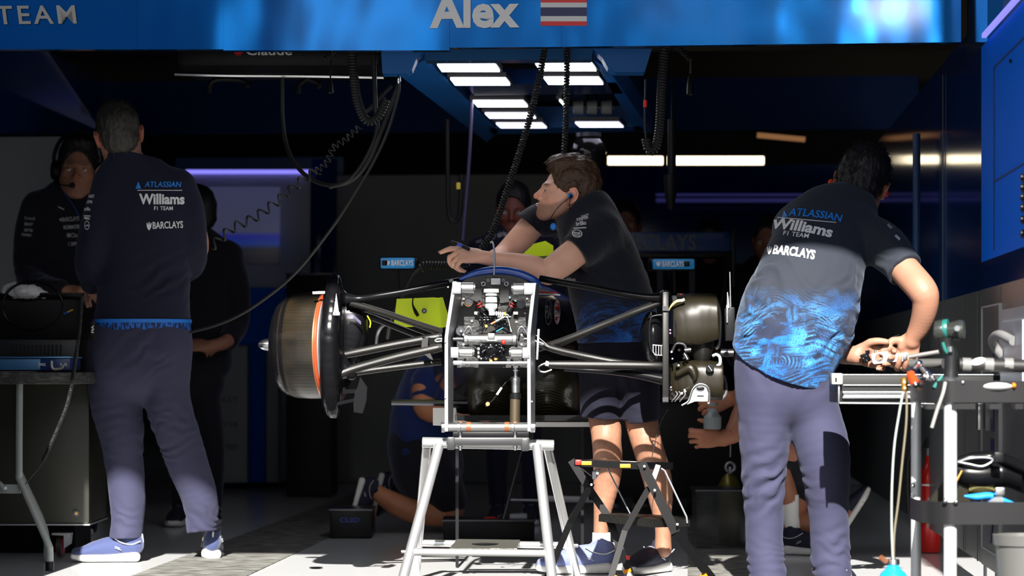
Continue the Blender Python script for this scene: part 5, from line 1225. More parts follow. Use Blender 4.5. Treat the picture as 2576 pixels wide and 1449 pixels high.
# bulkhead plate
out = [(1150, 925), (1148, 730), (1156, 712), (1178, 700), (1210, 693), (1246, 690), (1284, 693), (1314, 701), (1334, 712), (1344, 728), (1346, 925)]
bulk = part('bulkhead', mat('bulkhead_carbon', (.014, .014, .015), .38, bump=(90, .25)), lambda m: m.pp(out, CF, .03))
part('top_edge', tub_blue, lambda m: m.tube([cp(1156, 703, .0), cp(1200, 686, 0), cp(1248, 680, 0), cp(1300, 686, 0), cp(1345, 705, 0), cp(1362, 722, .02)], [.006, .012, .014, .014, .012, .005], sm=5))
part('opening', 'dark_void', lambda m: m.pp([(1205, 800), (1208, 778), (1290, 776), (1302, 790), (1300, 838), (1204, 838)], CF - .004, .006))
# cooler duct texture at the top middle
for x in (1190, 1258): part('duct', 'carbon', lambda m: m.pp([(x, 726), (x + 22, 726), (x + 22, 760), (x, 762)], CF - .016, .016))
part('bracket', 'alu_dull', lambda m: (m.box(cp(1247, 708, -.02), (.034, .012, .022), bev=.002)))
def ringpart(name, px, py, R, r, mt='alu', dd=-.012, par=bulk):
    m = MB(); c = cp(px, py, dd); m.tube([c + Vector((math.cos(t) * R, 0, math.sin(t) * R)) for t in [6.2832 * i / 20 for i in range(20)]], r, 8, closed=True); return m.build(name, M[mt], par)
for px in (1216, 1274): ringpart('towing_eye', px, 714, .0065, .0025)
for px in (1228, 1266): ringpart('bracket_lug', px, 705, .004, .0012, 'alu_dull', -.02)
def screw(px, py, r=.004, mt='alu', dd=-.008, par=bulk, col2='black', name='bolt'):
    m = MB(); c = cp(px, py, dd); m.cyl(c, c + Vector((0, .01, 0)), r, 14, bev=.001); o = m.build(name, M[mt], par)
    m = MB(); m.cyl(c + Vector((0, -.0005, 0)), c + Vector((0, .002, 0)), r * .5, 8); m.build('socket_head', M[col2] if isinstance(col2, str) else col2, o); return o
for px, py in ((1296, 758), (1326, 752), (1321, 788), (1299, 810), (1187, 808), (1166, 752)): screw(px, py, .0036, 'white')
for px in (1203, 1282): screw(px, 748, .0052, 'alu', -.012, col2=M['blue_print'])
# brake fluid reservoir
res = part('fluid_reservoir', mat('reservoir_plastic', (.62, .68, .66), .25, trans=.15), lambda m: m.lathe(cp(1236, 728, -.05), (0, 0, -1), [(0, .024), (.012, .0245), (.013, .021), (.026, .021), (.027, .0205), (.048, .0205), (.049, .021), (.064, .021), (.070, .016), (.076, .010), (.084, .008), (.09, .008)], 32))
part('cap', mat('reservoir_cap', (.72, .70, .62), .4), lambda m: m.lathe(cp(1236, 727, -.05), (0, 0, -1), [(0, .0265), (.012, .0268)], 32), res)
for y in (744, 761): part('band', 'black', lambda m: m.lathe(cp(1236, y, -.05), (0, 0, -1), [(0, .0218), (.0035, .0218)], 32), res)
part('spring_hose', 'white', lambda m: [m.tube([cp(1238 + i * 5.2, 787 + i * .8, -.045) + Vector((0, math.cos(t) * .006, math.sin(t) * .006)) for t in [6.2832 * j / 12 for j in range(12)]], .0026, 6, closed=True) for i in range(6)], res)
part('hose_end', 'yellow', lambda m: m.cyl(cp(1266, 789, -.045), cp(1272, 789, -.045), .005), res)
# master cylinders / caps left and right
part('master_cylinder', 'alu_dull', lambda m: m.cyl(cp(1178, 759, -.03), cp(1178, 759, .0), .0135, 28, bev=.002), bulk)
part('cylinder_ring', 'gold', lambda m: m.cyl(cp(1178, 761, -.024), cp(1178, 761, .0), .0148, 28), bulk)
part('clutch_disc', 'steel_dark', lambda m: (m.cyl(cp(1310, 765, -.02), cp(1310, 765, 0), .017, 30, bev=.002), m.cyl(cp(1310, 765, -.03), cp(1310, 765, -.02), .006, 16)), bulk)
for (x, y, a) in ((1206, 766, 1), (1290, 766, -1)):
    c = cp(x, y, -.02); dx = Vector((a * .5, 0, -.85)).normalized()
    o = part('pressure_sensor', 'black', lambda m: m.cyl(c - dx * .014, c + dx * .030, .0095, 16, bev=.002), bulk)
    for q in (-.004, .006): part('red_band', 'red', lambda m: m.cyl(c + dx * q, c + dx * (q + .003), .0100, 16), o)
    part('sensor_tip', 'white', lambda m: m.box(c + Vector((-a * .010, -.004, -.030)), (.016, .01, .010), bev=.002), o)
rnd = random.Random(4)
# wiring behind the reservoir and below the opening
for i in range(12):
    a = (1195 + rnd.random() * 25, 770 + rnd.random() * 15); b = (1190 + rnd.random() * 100, 805 + rnd.random() * 30); c = ((a[0] + b[0]) / 2 + rnd.uniform(-12, 12), (a[1] + b[1]) / 2 + rnd.uniform(-8, 8))
    part('wire', 'black_gloss', lambda m: m.tube([cp(*a, -.02), cp(*c, -.035), cp(*b, -.02)], .0016, 6, sm=5), bulk)
# linkage with rod ends
part('link_rod', 'chrome', lambda m: m.tube([cp(1235, 815, -.05), cp(1243, 811, -.05), cp(1252, 806, -.05), cp(1262, 801, -.05), cp(1270, 797, -.05)], [.0045, .0032, .0052, .0034, .003]), bulk)
part('link_rod', 'black', lambda m: m.cyl(cp(1198, 834, -.045), cp(1235, 815, -.05), .0038), bulk)
part('rod_end', 'chrome', lambda m: m.tube([cp(1275, 795, -.05) + Vector((math.cos(t) * .0052, 0, math.sin(t) * .0052)) for t in [6.2832 * i / 16 for i in range(16)]], .0026, 8, closed=True), bulk)
part('link_rod', 'alu', lambda m: m.tube([cp(1277, 800, -.05), cp(1281, 812, -.05), cp(1283, 822, -.05), cp(1286, 834, -.05)], [.003, .0045, .003, .006]), bulk)
part('cable_ferrule', 'yellow', lambda m: m.cyl(cp(1221, 822, -.05), cp(1226, 819, -.05), .005), bulk)
part('cable_ferrule', 'copper', lambda m: m.cyl(cp(1236, 815, -.051), cp(1247, 809, -.051), .0042), bulk)
part('blue_pipe', 'cyan_blue', lambda m: m.cyl(cp(1248, 834, -.03), cp(1266, 824, -.03), .0018), bulk)
part('blanking_bar', 'alu_dull', lambda m: (m.cyl(cp(1205, 799, -.01), cp(1285, 797, -.01), .0028), m.cyl(cp(1205, 805, -.01), cp(1250, 804, -.01), .0015)), bulk)
# rockers at each side
for x, a in ((1170, 1), (1321, -1)):
    part('rocker', 'steel_dark', lambda m: m.cyl(cp(x - a * 12, 833, -.03), cp(x - a * 12, 833, 0), .017, 24, bev=.002), bulk)
    part('rocker_arm', 'alu', lambda m: m.tube([cp(x - a * 6, 843, -.035), cp(x + a * 4, 826, -.035), cp(x + a * 10, 822, -.035), cp(x + a * 16, 830, -.035), cp(x + a * 18, 840, -.035)], .0032, 8, sm=4), bulk)
    part('pivot_bolt', 'chrome', lambda m: m.cyl(cp(x - a * 10, 833, -.045), cp(x - a * 10, 833, -.03), .005, 12, bev=.001), bulk)
# steering rack
rack = part('steering_rack', 'alu', lambda m: (m.lathe(cp(1166, 853, -.06), (1, 0, 0), [(0, .017), (.003, .0205), (.014, .0205), (.016, .0175), (.168, .0175), (.170, .0205), (.182, .0205), (.185, .017)], 32), m.box(cp(1236, 846, -.075), (.024, .014, .022), bev=.004), m.poly([cp(1222, 851, -.078), cp(1237, 839, -.078), cp(1253, 851, -.078), cp(1249, 858, -.078), cp(1226, 858, -.078)], (0, .02, 0))))
for x in (1166, 1312):
    for y in (842, 866): part('flange_bolt', 'chrome', lambda m: m.cyl(cp(x, y, -.082), cp(x, y, -.07), .0042, 10), rack)
for x, x2 in ((1166, 1140), (1318, 1336)): part('rack_rod', 'steel_dark', lambda m: m.cyl(cp(x, 853, -.06), cp(x2, 853, -.06), .0065), rack)
part('rack_mark', 'flag_navy', lambda m: m.poly([cp(1231, 849, -.080), cp(1237, 842, -.080), cp(1243, 849, -.080), cp(1240, 849, -.080), cp(1237, 846, -.080), cp(1234, 849, -.080)], (0, .001, 0)), rack)
gb = part('pinion_housing', 'black_gloss', lambda m: (m.sph(cp(1237, 882, -.06), (.034, .03, .030), 24), m.cyl(cp(1237, 862, -.07), cp(1237, 885, -.07), .016, 20), m.sph(cp(1215, 888, -.06), (.014, .014, .018), 16), m.sph(cp(1262, 880, -.06), (.016, .014, .020), 16)))
for i in range(22):
    a = rnd.uniform(1207, 1268); b = rnd.uniform(862, 905)
    part('housing_bolt', 'steel_dark' if i % 3 else 'alu', lambda m: m.cyl(cp(a, b, -.10), cp(a, b, -.08), rnd.uniform(.0018, .0034), 8), gb)
for i in range(10):
    a = (rnd.uniform(1212, 1262), rnd.uniform(870, 895)); b = (rnd.uniform(1215, 1260), rnd.uniform(896, 912))
    part('wire', 'black_gloss', lambda m: m.tube([cp(*a, -.095), cp((a[0] + b[0]) / 2 + rnd.uniform(-8, 8), (a[1] + b[1]) / 2, -.11), cp(*b, -.09)], .002, 6, sm=5), gb)
part('red_cap', 'red', lambda m: m.sph(cp(1267, 861, -.09), (.0070, .0070, .0085), 14), gb)
for x, y in ((1235, 908), (1247, 903)): part('brass_plug', 'gold', lambda m: (m.cyl(cp(x, y, -.11), cp(x, y, -.085), .0058, 16, bev=.001), m.cyl(cp(x, y, -.113), cp(x, y, -.11), .0030, 12)), gb)
for i in range(4):
    x = 1204 if i < 3 else 1285; y = 878 + i * 10 if i < 3 else 880
    part('alloy_fitting', 'alu', lambda m: m.box(cp(x, y, -.06), (.008, .01, .009), bev=.001), bulk)
part('loop_spring', 'chrome', lambda m: m.tube([cp(1180, 868, -.05), cp(1190, 870, -.05), cp(1200, 878, -.05), cp(1206, 886, -.05)], .002, 6, sm=3), bulk); part('loop_spring', 'chrome', lambda m: m.tube([cp(1296, 870, -.05), cp(1286, 874, -.05), cp(1284, 880, -.05), cp(1290, 884, -.05)], .002, 6, sm=3), bulk)
part('bolt_row', 'alu_dull', lambda m: m.cyl(cp(1204, 900, -.05), cp(1220, 899, -.05), .0016), bulk)
# ---------------- suspension
def arm(pts, r, flat=.55, mt='carbon', name='suspension_arm', **kw): return part(name, mt, lambda m: m.tube([cp(*p) for p in pts], r, 16, sm=6, flat=flat, hint=(0, 1, 0)), **kw)
arm([(1158, 706, .02), (1110, 715, .0), (1020, 733, -.01), (950, 745, -.01), (905, 752, -.0), (870, 752, .0)], [.012, .013, .012, .012, .013, .022], 1.0, 'carbon_dark')
arm([(880, 762, .0), (960, 785, .02), (1040, 812, .05), (1110, 836, .08)], [.014, .012, .012, .014], 1.0, 'carbon')
arm([(868, 778, .05), (940, 800, .08), (1030, 836, .12), (1100, 862, .15)], [.014, .012, .012, .012], 1.0, 'carbon')
arm([(850, 896, .02), (900, 886, .02), (990, 868, .02), (1090, 850, .02), (1112, 846, .02)], [.013, .015, .015, .015, .012], 1.0, 'carbon')
arm([(858, 940, -.02), (900, 925, -.02), (1000, 898, -.02), (1090, 878, -.02), (1112, 874, -.02)], [.020, .016, .016, .016, .013], 1.0, 'carbon')
arm([(890, 938, .10), (960, 928, .10), (1040, 918, .10), (1110, 910, .10)], [.012, .012, .012, .012], 1.0, 'carbon')
part('arm_tie', 'carbon', lambda m: m.pp([(1062, 852), (1078, 848), (1076, 868), (1080, 884), (1090, 906), (1080, 902), (1064, 888), (1060, 870)], CF - .03, .05))
part('arm_fairing', 'carbon_dark', lambda m: m.pp([(1062, 848), (1100, 850), (1112, 846), (1112, 872), (1090, 878), (1080, 868), (1078, 854)], CF + .0, .05))
part('ball_joint', 'alu', lambda m: (m.tube([cp(1094, 858, -.02), cp(1100, 853, -.02), cp(1112, 853, -.02)], .0035, 8, sm=3), m.tube([cp(1094, 858, -.02), cp(1100, 860, -.02), cp(1112, 858, -.02)], .003, 8, sm=3)))
part('joint_nut', 'alu_dull', lambda m: m.cyl(cp(1130, 708, -.02), cp(1140, 704, -.02), .006, 8))
arm([(1360, 700, .05), (1400, 708, .02), (1480, 722, 0), (1560, 738, -.01), (1625, 748, -.01), (1662, 750, 0)], [.012, .012, .012, .012, .013, .021], 1.0, 'carbon_dark')
arm([(1345, 880, .08), (1430, 852, .05), (1530, 812, .03), (1600, 784, .01), (1665, 760, 0)], [.012, .012, .012, .012, .012], 1.0, 'carbon')
arm([(1400, 870, .14), (1500, 826, .12), (1600, 780, .08), (1650, 762, .05)], [.010, .010, .010, .010], 1.0, 'carbon_dark')
arm([(1348, 862, .05), (1400, 880, .05), (1480, 898, .05), (1560, 912, .04), (1670, 920, .04)], [.011, .013, .013, .012, .010], 1.0, 'carbon')
arm([(1380, 917, -.02), (1440, 918, -.02), (1560, 919, -.02), (1640, 920, -.02), (1680, 922, -.01)], [.013, .015, .015, .014, .016], .8, 'carbon')
arm([(1420, 928, .08), (1520, 934, .06), (1600, 942, .02), (1676, 956, .0)], [.009, .010, .014, .020], 1.0, 'carbon_dark')
part('safety_loop', 'alu', lambda m: m.tube([cp(1388, 930, -.02), cp(1370, 936, -.02), cp(1357, 932, -.02), cp(1356, 922, -.02), cp(1372, 914, -.02), cp(1382, 915, -.02)], .0032, 8, sm=5))
part('arm_sleeve', 'white', lambda m: m.cyl(cp(1372, 914, -.02), cp(1386, 917, -.02), .009))
part('joint_fitting', 'chrome', lambda m: m.tube([cp(1344, 856, .0), cp(1352, 860, .0), cp(1358, 862, .0), cp(1368, 866, 0)], [.005, .0035, .007, .005], 10))
part('white_strap', 'white', lambda m: m.tube([cp(1342, 838, .02), cp(1356, 850, .02), cp(1372, 864, .02), cp(1380, 872, .02)], .005, 6, sm=3, flat=.3))
# ---------------- left brake drum and duct
AX = Vector((.985, -.17, 0)).normalized()
dc = P(694, 870, 9.16)
rs = 709.0
drm = mat('drum_ribbed', (.05, .042, .028), .28, 0, .35, coat=.15)
tc = N(drm, 'ShaderNodeTexCoord'); wv = N(drm, 'ShaderNodeTexWave'); wv.bands_direction = 'Z'; wv.inputs['Scale'].default_value = 62; wv.inputs['Distortion'].default_value = .3
nz = N(drm, 'ShaderNodeTexNoise'); nz.inputs['Scale'].default_value = 9; cr = N(drm, 'ShaderNodeValToRGB'); cr.color_ramp.elements[0].position = .35; cr.color_ramp.elements[1].position = .7
cr.color_ramp.elements[0].color = (.008, .007, .005, 1); cr.color_ramp.elements[1].color = (.030, .020, .009, 1); mm_ = N(drm, 'ShaderNodeMix'); mm_.data_type = 'RGBA'; mm_.blend_type = 'MULTIPLY'; mm_.inputs[0].default_value = .65
bp = N(drm, 'ShaderNodeBump'); bp.inputs['Strength'].default_value = .6; bp.inputs['Distance'].default_value = .002
LK(drm, tc.outputs['Object'], wv.inputs['Vector']); LK(drm, tc.outputs['Object'], nz.inputs['Vector']); LK(drm, nz.outputs[0], cr.inputs[0]); LK(drm, cr.outputs[0], mm_.inputs[6]); LK(drm, wv.outputs['Color'], mm_.inputs[7]); LK(drm, mm_.outputs[2], BS(drm).inputs['Base Color']); LK(drm, wv.outputs['Fac'], bp.inputs['Height']); LK(drm, bp.outputs[0], BS(drm).inputs['Normal'])
drum = thing('brake_drum', 'ribbed dark carbon brake drum with orange rim at the left corner of the car', 'brake drum', dc)
R = .188
m = MB(); m.lathe(dc, AX, [(.0, .05), (.0, .100), (.006, .125), (.018, .150), (.035, .168), (.06, .180), (.075, .183)], 72); m.build('outer_lip', M['black_gloss'], drum)
m = MB(); m.lathe(dc, AX, [(.022, .154), (.05, .176), (.08, .185), (.13, .188), (.185, .187)], 96, close=False); m.build('ribbed_shell', drm, drum)
m = MB(); m.lathe(dc, AX, [(.183, .188), (.187, .194), (.194, .194), (.196, .190)], 96, close=False); m.build('orange_rim', mat('rim_orange', (.40, .055, .015), .3), drum)
m = MB(); m.lathe(dc, AX, [(.178, .186), (.179, .189), (.184, .189), (.185, .186)], 96, close=False); m.build('copper_rim', M['copper'], drum)
m = MB(); m.lathe(dc, AX, [(.196, .190), (.198, .196), (.203, .197), (.206, .190)], 96, close=False); m.build('grey_rim', M['alu_dull'], drum)
m = MB(); m.lathe(dc, AX, [(.206, .190), (.212, .200), (.224, .202), (.24, .19), (.25, .15), (.255, .0)], 96); m.build('back_plate', M['black_gloss'], drum)
m = MB(); m.lathe(dc - AX * .064 + Vector((0, 0, .004)), AX, [(0, .006), (.004, .010), (.012, .016), (.024, .0205), (.044, .0225), (.066, .0225)], 28); hub = m.build('wheel_hub', M['chrome'], drum)
m = MB(); m.box(P(656, 866, 9.14), (.014, .01, .008), bev=.001); m.build('hub_slot', M['black'], hub)
m = MB(); m.box(dc + AX * .10 + Vector((0, -.184, .012)), (.07, .004, .035)); 
for a_, hh in ((.40, .0), (-.85, 0)):
    c = dc + AX * .176 + Vector((AX.y * 0, -math.cos(a_) * .190, math.sin(a_) * .190)); m = MB(); m.tube([c, c + Vector((.004, -.006, -.012)), c + Vector((.006, -.004, -.03)), c + Vector((.008, -.004, -.05))], .0025, 6, sm=3); m.build('lock_wire', M['gold'], drum)
m = MB(); m.bar(P(786, 737, 8.98), P(818, 736, 8.98), .008, .010, bev=.002); m.build('top_clip', M['alu_dull'], drum)
# duct body inboard of the drum
S = SDF(*bounds(CF, 790, 700, 960, 1050, -.25, .35), .0035)
S.limb([cp(846, 738, .05), cp(840, 790, .05), cp(834, 870, .05), cp(836, 950, .05), cp(842, 1014, .05)], [(.020, .07), (.036, .12), (.044, .15), (.040, .13), (.014, .06)], (1, 0, 0), .01, p=3)
S.limb([cp(856, 742, .03), cp(870, 752, .03), cp(884, 754, .03)], [.022, .020, .016], k=.015)
S.limb([cp(850, 905, .0), cp(870, 930, -.01), cp(884, 942, -.01)], [.030, .026, .020], k=.02)
duct = S.build('brake_duct', M['black_gloss'], car)
S = SDF(*bounds(CF, 840, 740, 960, 980, -.15, .35), .0035)
S.limb([cp(880, 800, .10), cp(888, 830, .10), cp(876, 880, .10), cp(866, 925, .10)], [(.050, .08), (.052, .085), (.040, .07), (.020, .04)], (1, 0, 0), .01, p=3)
S.build('duct_scoop', M['carbon_dark'], car)
part('scoop_edge', 'neon', lambda m: m.tube([cp(924, 794, .015), cp(932, 810, .015), cp(930, 824, .015)], .0022, 6, sm=3))
part('tyre_sensor', mat('sensor_purple', (.25, .22, .40), .2, .5), lambda m: [m.tube([cp(876, 792 + 3 * i, -.02), cp(890, 794 + 3 * i, -.02), cp(908, 810 + 3 * i, -.02)], .0013, 6, sm=3) for i in range(3)])
sm_bm = mark_bm(); sign('emblem', sm_bm, P(846, 762, 8.94), (.25, -.9, 0) if 0 else (1, 0, 0), (0, 0, 1), M['white_print'], duct, (.018, .066), .001)
bm, w, h = text_mesh('ATLASSIAN', 1, .02); sign('lettering', bm, P(846, 789, 8.93), (1, 0, 0), (0, 0, 1), M['white_print'], duct, (.024, .012), .001)
fin = part('duct_fin', 'carbon_dark', lambda m: m.pp([(906, 948), (920, 968), (924, 975), (921, 1010), (912, 1040), (890, 1037), (889, 1015), (893, 985), (900, 972)], CF - .05, .012))
part('fin_strut', 'black_gloss', lambda m: (m.bar(cp(862, 985, -.03), cp(898, 984, -.03), .01, .014), m.bar(cp(846, 1016, -.03), cp(892, 1006, -.03), .01, .012), m.bar(cp(866, 992, -.03), cp(866, 975, -.03), .008, .008)))
# ---------------- right upright, duct and caliper
upr = part('upright_strip', 'carbon', lambda m: m.box(cp(1674, 874, -.05), (.022, .03, .385), bev=.003))
part('strip_top', 'black_gloss', lambda m: m.tube([cp(1664, 750, -.04), cp(1664, 737, -.05), cp(1674, 733, -.05), cp(1684, 738, -.05), cp(1684, 745, -.03)], .006, 8, sm=3), upr)
for y in (776, 1005): part('strip_plate', 'steel_dark', lambda m: m.box(cp(1674, y, -.072), (.020, .004, .016)), upr)
S = SDF(*bounds(CF, 1600, 710, 1860, 1060, -.25, .4), .0035)
kq, sq = Kf(CF)
S.ell(kq(1640, 848, .12), (.042, .10, .092), None, .0); disc_ = S
S.build('inner_disc', M['black_gloss'], car)
S = SDF(*bounds(CF, 1660, 710, 1860, 900, -.25, .4), .0035)
S.limb([kq(1705, 830, .05), kq(1745, 815, .05), kq(1795, 812, .05)], [(.085, .12), (.105, .14), (.095, .14)], (0, 0, 1), .01, p=3)
S.cut(kq(1745, 868, 0), (-.08 , 0, -1)); S.cut(kq(1745, 872), (.30, 0, -1)); S.cut(kq(1690, 800), (-1, 0, 0)); S.cut(kq(1803, 800), (1, 0, .02))
sc_ = S.build('air_scoop', M['carbon_gold'], car)
part('scoop_rim', 'black', lambda m: m.tube([cp(1802, 752, .0), cp(1810, 790, -.03), cp(1811, 830, -.05), cp(1808, 868, -.05), cp(1800, 878, -.05)], .006, 8, sm=4, flat=2))
part('scoop_rib', 'black', lambda m: m.tube([cp(1697, 770, -.05), cp(1697, 845, -.09), cp(1699, 848, -.09)], .006, 8))
S = SDF(*bounds(CF, 1720, 840, 1830, 935, -.2, .3), .0035)
S.limb([kq(1768, 862, .0), kq(1766, 890, .0), kq(1762, 905, .0)], [(.040, .05), (.032, .045), (.018, .03)], (1, 0, 0), .01)
S.build('duct_neck', M['carbon'], car)
S = SDF(*bounds(CF, 1670, 900, 1840, 1030, -.25, .3), .0035)
S.limb([kq(1700, 962, .02), kq(1745, 955, .0), kq(1805, 958, .0)], [(.062, .06), (.068, .075), (.068, .08)], (0, 0, 1), .01, p=3)
S.cut(kq(1745, 1011), (0, 0, -1)); S.cut(kq(1816, 960), (1, 0, 0)); S.cut(kq(1685, 960), (-1, 0, 0))
S.limb([kq(1705, 940, -.07), kq(1735, 925, -.08), kq(1748, 945, -.09), kq(1746, 958, -.09)], [.012, .016, .010, .004], k=.012)
cal = S.build('caliper_cover', M['carbon_gold'], car)
part('cover_edge', 'alu_dull', lambda m: m.tube([cp(1820, 945, 0), cp(1826, 965, 0), cp(1826, 990, 0), cp(1815, 1004, 0)], .005, 8, sm=4, flat=2.2))
part('cable_hanger', 'alu', lambda m: (m.poly([cp(1728, 1018, -.13), cp(1740, 985, -.13), cp(1750, 971, -.13), cp(1765, 967, -.13), cp(1777, 973, -.13), cp(1782, 990, -.13), cp(1781, 1010, -.13), cp(1748, 1010, -.13)], (0, .012, 0)),
     m.tube([cp(1715, 1020, -.135), cp(1732, 1008, -.135), cp(1742, 980, -.135), cp(1756, 967, -.135), cp(1772, 968, -.135), cp(1784, 980, -.135), cp(1785, 1012, -.135), cp(1780, 1014, -.135)], .0032, 8, sm=4)))
part('hanger_slot', 'black', lambda m: (m.sph(cp(1762, 977, -.137), (.014, .002, .006), 14), m.box(cp(1762, 996, -.132), (.022, .001, .003))))
part('bleed_pipe', mat('pipe_clear', (.4, .5, .52), .15), lambda m: m.tube([cp(1794, 895, -.05), cp(1803, 892, -.06), cp(1811, 900, -.06), cp(1811, 915, -.06), cp(1802, 922, -.06)], .0055, 10, sm=5))
part('filler_cap', 'black', lambda m: m.cyl(cp(1786, 926, -.10), cp(1786, 926, -.08), .014, 20))
part('filler_bar', 'alu', lambda m: m.bar(cp(1782, 920, -.103), cp(1791, 933, -.103), .004, .003))
part('bleed_pipe', 'steel_dark', lambda m: m.tube([cp(1690, 885, -.07), cp(1700, 866, -.08), cp(1712, 864, -.08), cp(1722, 868, -.08), cp(1728, 882, -.08)], .005, 10, sm=5))
part('brake_line', 'steel_dark', lambda m: (m.cyl(cp(1722, 882, -.08), cp(1738, 880, -.08), .009, 12), m.cyl(cp(1722, 890, -.07), cp(1730, 906, -.08), .008, 12)))
for i in range(16):
    a = rnd.uniform(1685, 1730); b = rnd.uniform(880, 925) if i % 2 else rnd.uniform(978, 1012)
    part('caliper_bolt', 'alu' if i % 3 == 0 else 'black', lambda m: m.cyl(cp(a, b, -.10), cp(a, b, -.06), rnd.uniform(.002, .005), 10))
part('vent_slot', 'alu_dull', lambda m: (m.tube([cp(1643, 866, -.02), cp(1643, 885, -.02), cp(1648, 893, -.02), cp(1668, 894, -.02)], .0022, 6), m.tube([cp(1643, 868, -.02), cp(1668, 870, -.02)], .0022, 6), *[m.bar(cp(x, 869, -.02), cp(x, 893, -.02), .002, .003) for x in (1650, 1657, 1663)]))
part('vent_frame', 'black', lambda m: m.tube([cp(1668, 792, -.0), cp(1645, 795, -.0), cp(1636, 805, -.0), cp(1634, 850, -.0), cp(1638, 880, -.0), cp(1650, 893, -.0)], .0035, 8, sm=3))
part('sensor_lead', mat('lead_yellow', (.75, .60, .20), .5), lambda m: [m.tube([cp(1682, 782, -.06), cp(1690, 768 + i, -.08), cp(1702, 758 + i, -.09), cp(1714, 756 + i, -.09)], .002, 6, sm=4) for i in (-2, 0, 2)])
part('lead_plug', 'white', lambda m: m.cyl(cp(1714, 757, -.09), cp(1722, 753, -.09), .0048))
part('sensor_block', 'black', lambda m: m.box(cp(1712, 743, -.03), (.026, .02, .014), bev=.002)); part('sensor_dot', 'red', lambda m: m.sph(cp(1713, 741, -.043), .003, 10))
for x, y in ((1686, 830), (1686, 838), (1688, 974), (1688, 981)): part('pink_bolt', mat('bolt_pink', (.45, .25, .42), .3, .5), lambda m: m.cyl(cp(x, y, -.075), cp(x, y, -.06), .0032, 10))
for x in (1700, 1708, 1720): part('harness', 'alu_dull', lambda m: m.tube([cp(x, 985, -.10), cp(x + 4, 992, -.11), cp(x - 6, 1005, -.10), cp(x - 10, 1010, -.09)], .0022, 6, sm=4))
part('drive_stub', 'steel_dark', lambda m: m.cyl(cp(1806, 888, .05), cp(1845, 888, .05), .014, 20))
# ---------------- mirrors
def mirror(px0, px1, py0, py1, d, lab_side):
    mr_ = part('mirror', M['cyan_blue'], lambda m: m.box(P((px0 + px1) / 2, (py0 + py1) / 2, d) + Vector((0, .04, 0)), ((px1 - px0) * d / F, .08, (py1 - py0) * d / F), bev=.008))
    part('mirror_shell', 'black_gloss', lambda m: m.box(P((px0 + px1) / 2, (py0 + py1) / 2, d) + Vector((.004 * (1 if lab_side < 0 else -1), .055, 0)), ((px1 - px0 + 14) * d / F, .08, (py1 - py0 + 6) * d / F), bev=.01), mr_)
    cx = (px0 + px1) / 2 + (6 if lab_side < 0 else -8); y = (py0 + py1) / 2
    bm, w, h = text_mesh('BARCLAYS', 1, .01); sign('lettering', bm, P(cx + 6, y, d - .001), (1, 0, 0), (0, 0, 1), M['white_print'], mr_, (54 * d / F, 14 * d / F), .001)
    sign('emblem', eagle_bm(), P(cx - 31, y, d - .001), (1, 0, 0), (0, 0, 1), M['white_print'], mr_, (11 * d / F, 14 * d / F), .001)
    part('mirror_window', 'black', lambda m: m.box(P(px0 + 11 if lab_side < 0 else px1 - 20, y, d - .0), (14 * d / F, .004, 13 * d / F), bev=.001), mr_)
    part('mirror_stay', 'black', lambda m: m.tube([P((px0 + px1) / 2, py1, d + .05), P((px0 + px1) / 2 + 2, py1 + 60, d + .08)], .006, 8), mr_)
mirror(957, 1043, 648, 675, 10.25, -1); mirror(1642, 1748, 651, 677, 10.2, 1)
# ---------------- cockpit area, covers, floor
part('tow_rod', 'alu', lambda m: m.tube([cp(1243, 692, -.02), cp(1244, 650, -.02), cp(1242, 620, -.02), cp(1238, 608, -.02), cp(1233, 611, -.02)], .0035, 8, sm=4))
part('tow_rod_spur', 'alu_dull', lambda m: m.tube([cp(1233, 648, -.02), cp(1239, 644, -.02), cp(1244, 642, -.02)], .0026, 8))
nc = part('nose_cover', tub_blue, lambda m: m.grid([[P(x0_, y0_, d) for x0_, y0_ in pts] for d, pts in ((9.35, [(1160, 702), (1190, 690), (1230, 684), (1270, 684), (1310, 690), (1345, 702)]), (9.9, [(1165, 692), (1195, 683), (1232, 679), (1272, 679), (1310, 683), (1350, 694)]), (10.4, [(1180, 692), (1205, 683), (1235, 680), (1272, 680), (1305, 683), (1345, 694)]))]))
cov = thing('tub_cover', 'fluorescent yellow cover on the left of the car with a black lead on it', 'cover', P(1050, 820, 9.75))
m = MB(); m.poly([P(990, 822, 9.7), P(998, 752, 9.7), P(1090, 748, 9.7), P(1112, 750, 9.7), P(1113, 822, 9.7), P(1095, 822, 9.7), P(1060, 818, 9.7)], (0, .22, 0)); m.build('shell', M['neon'], cov)
m = MB(); m.poly([P(1106, 748, 9.66), P(1114, 748, 9.66), P(1120, 770, 9.66), P(1138, 824, 9.66), P(1110, 822, 9.66)], (0, .05, 0)); m.build('flange', M['neon'], cov)
m = MB(); m.tube([P(1040, 744, 9.66), P(1038, 765, 9.66), P(1046, 785, 9.66), P(1052, 795, 9.66)], [.0025, .003, .007, .006], 8, sm=4); m.build('lead', M['black'], cov)
m = MB(); m.cyl(P(1067, 782, 9.69), P(1067, 782, 9.7), .009, 20); b_ = m.build('push_button', M['flag_navy'], cov)
m = MB(); m.cyl(P(1067, 782, 9.685), P(1067, 782, 9.69), .004, 12); m.build('button_centre', M['alu'], b_)
m = MB(); m.cyl(P(1000, 765, 9.9), P(985, 770, 9.9), .02); 
part('side_cover', 'neon', lambda m: m.poly([P(1312, 640, 10.3), P(1335, 615, 10.3), P(1372, 606, 10.3), P(1392, 618, 10.3), P(1392, 642, 10.3), P(1350, 645, 10.3)], (0, .2, 0)))
S = SDF(*bounds(10.0, 1150, 900, 1500, 1090, -.6, .5), .007); k_, s_q = Kf(10.0)
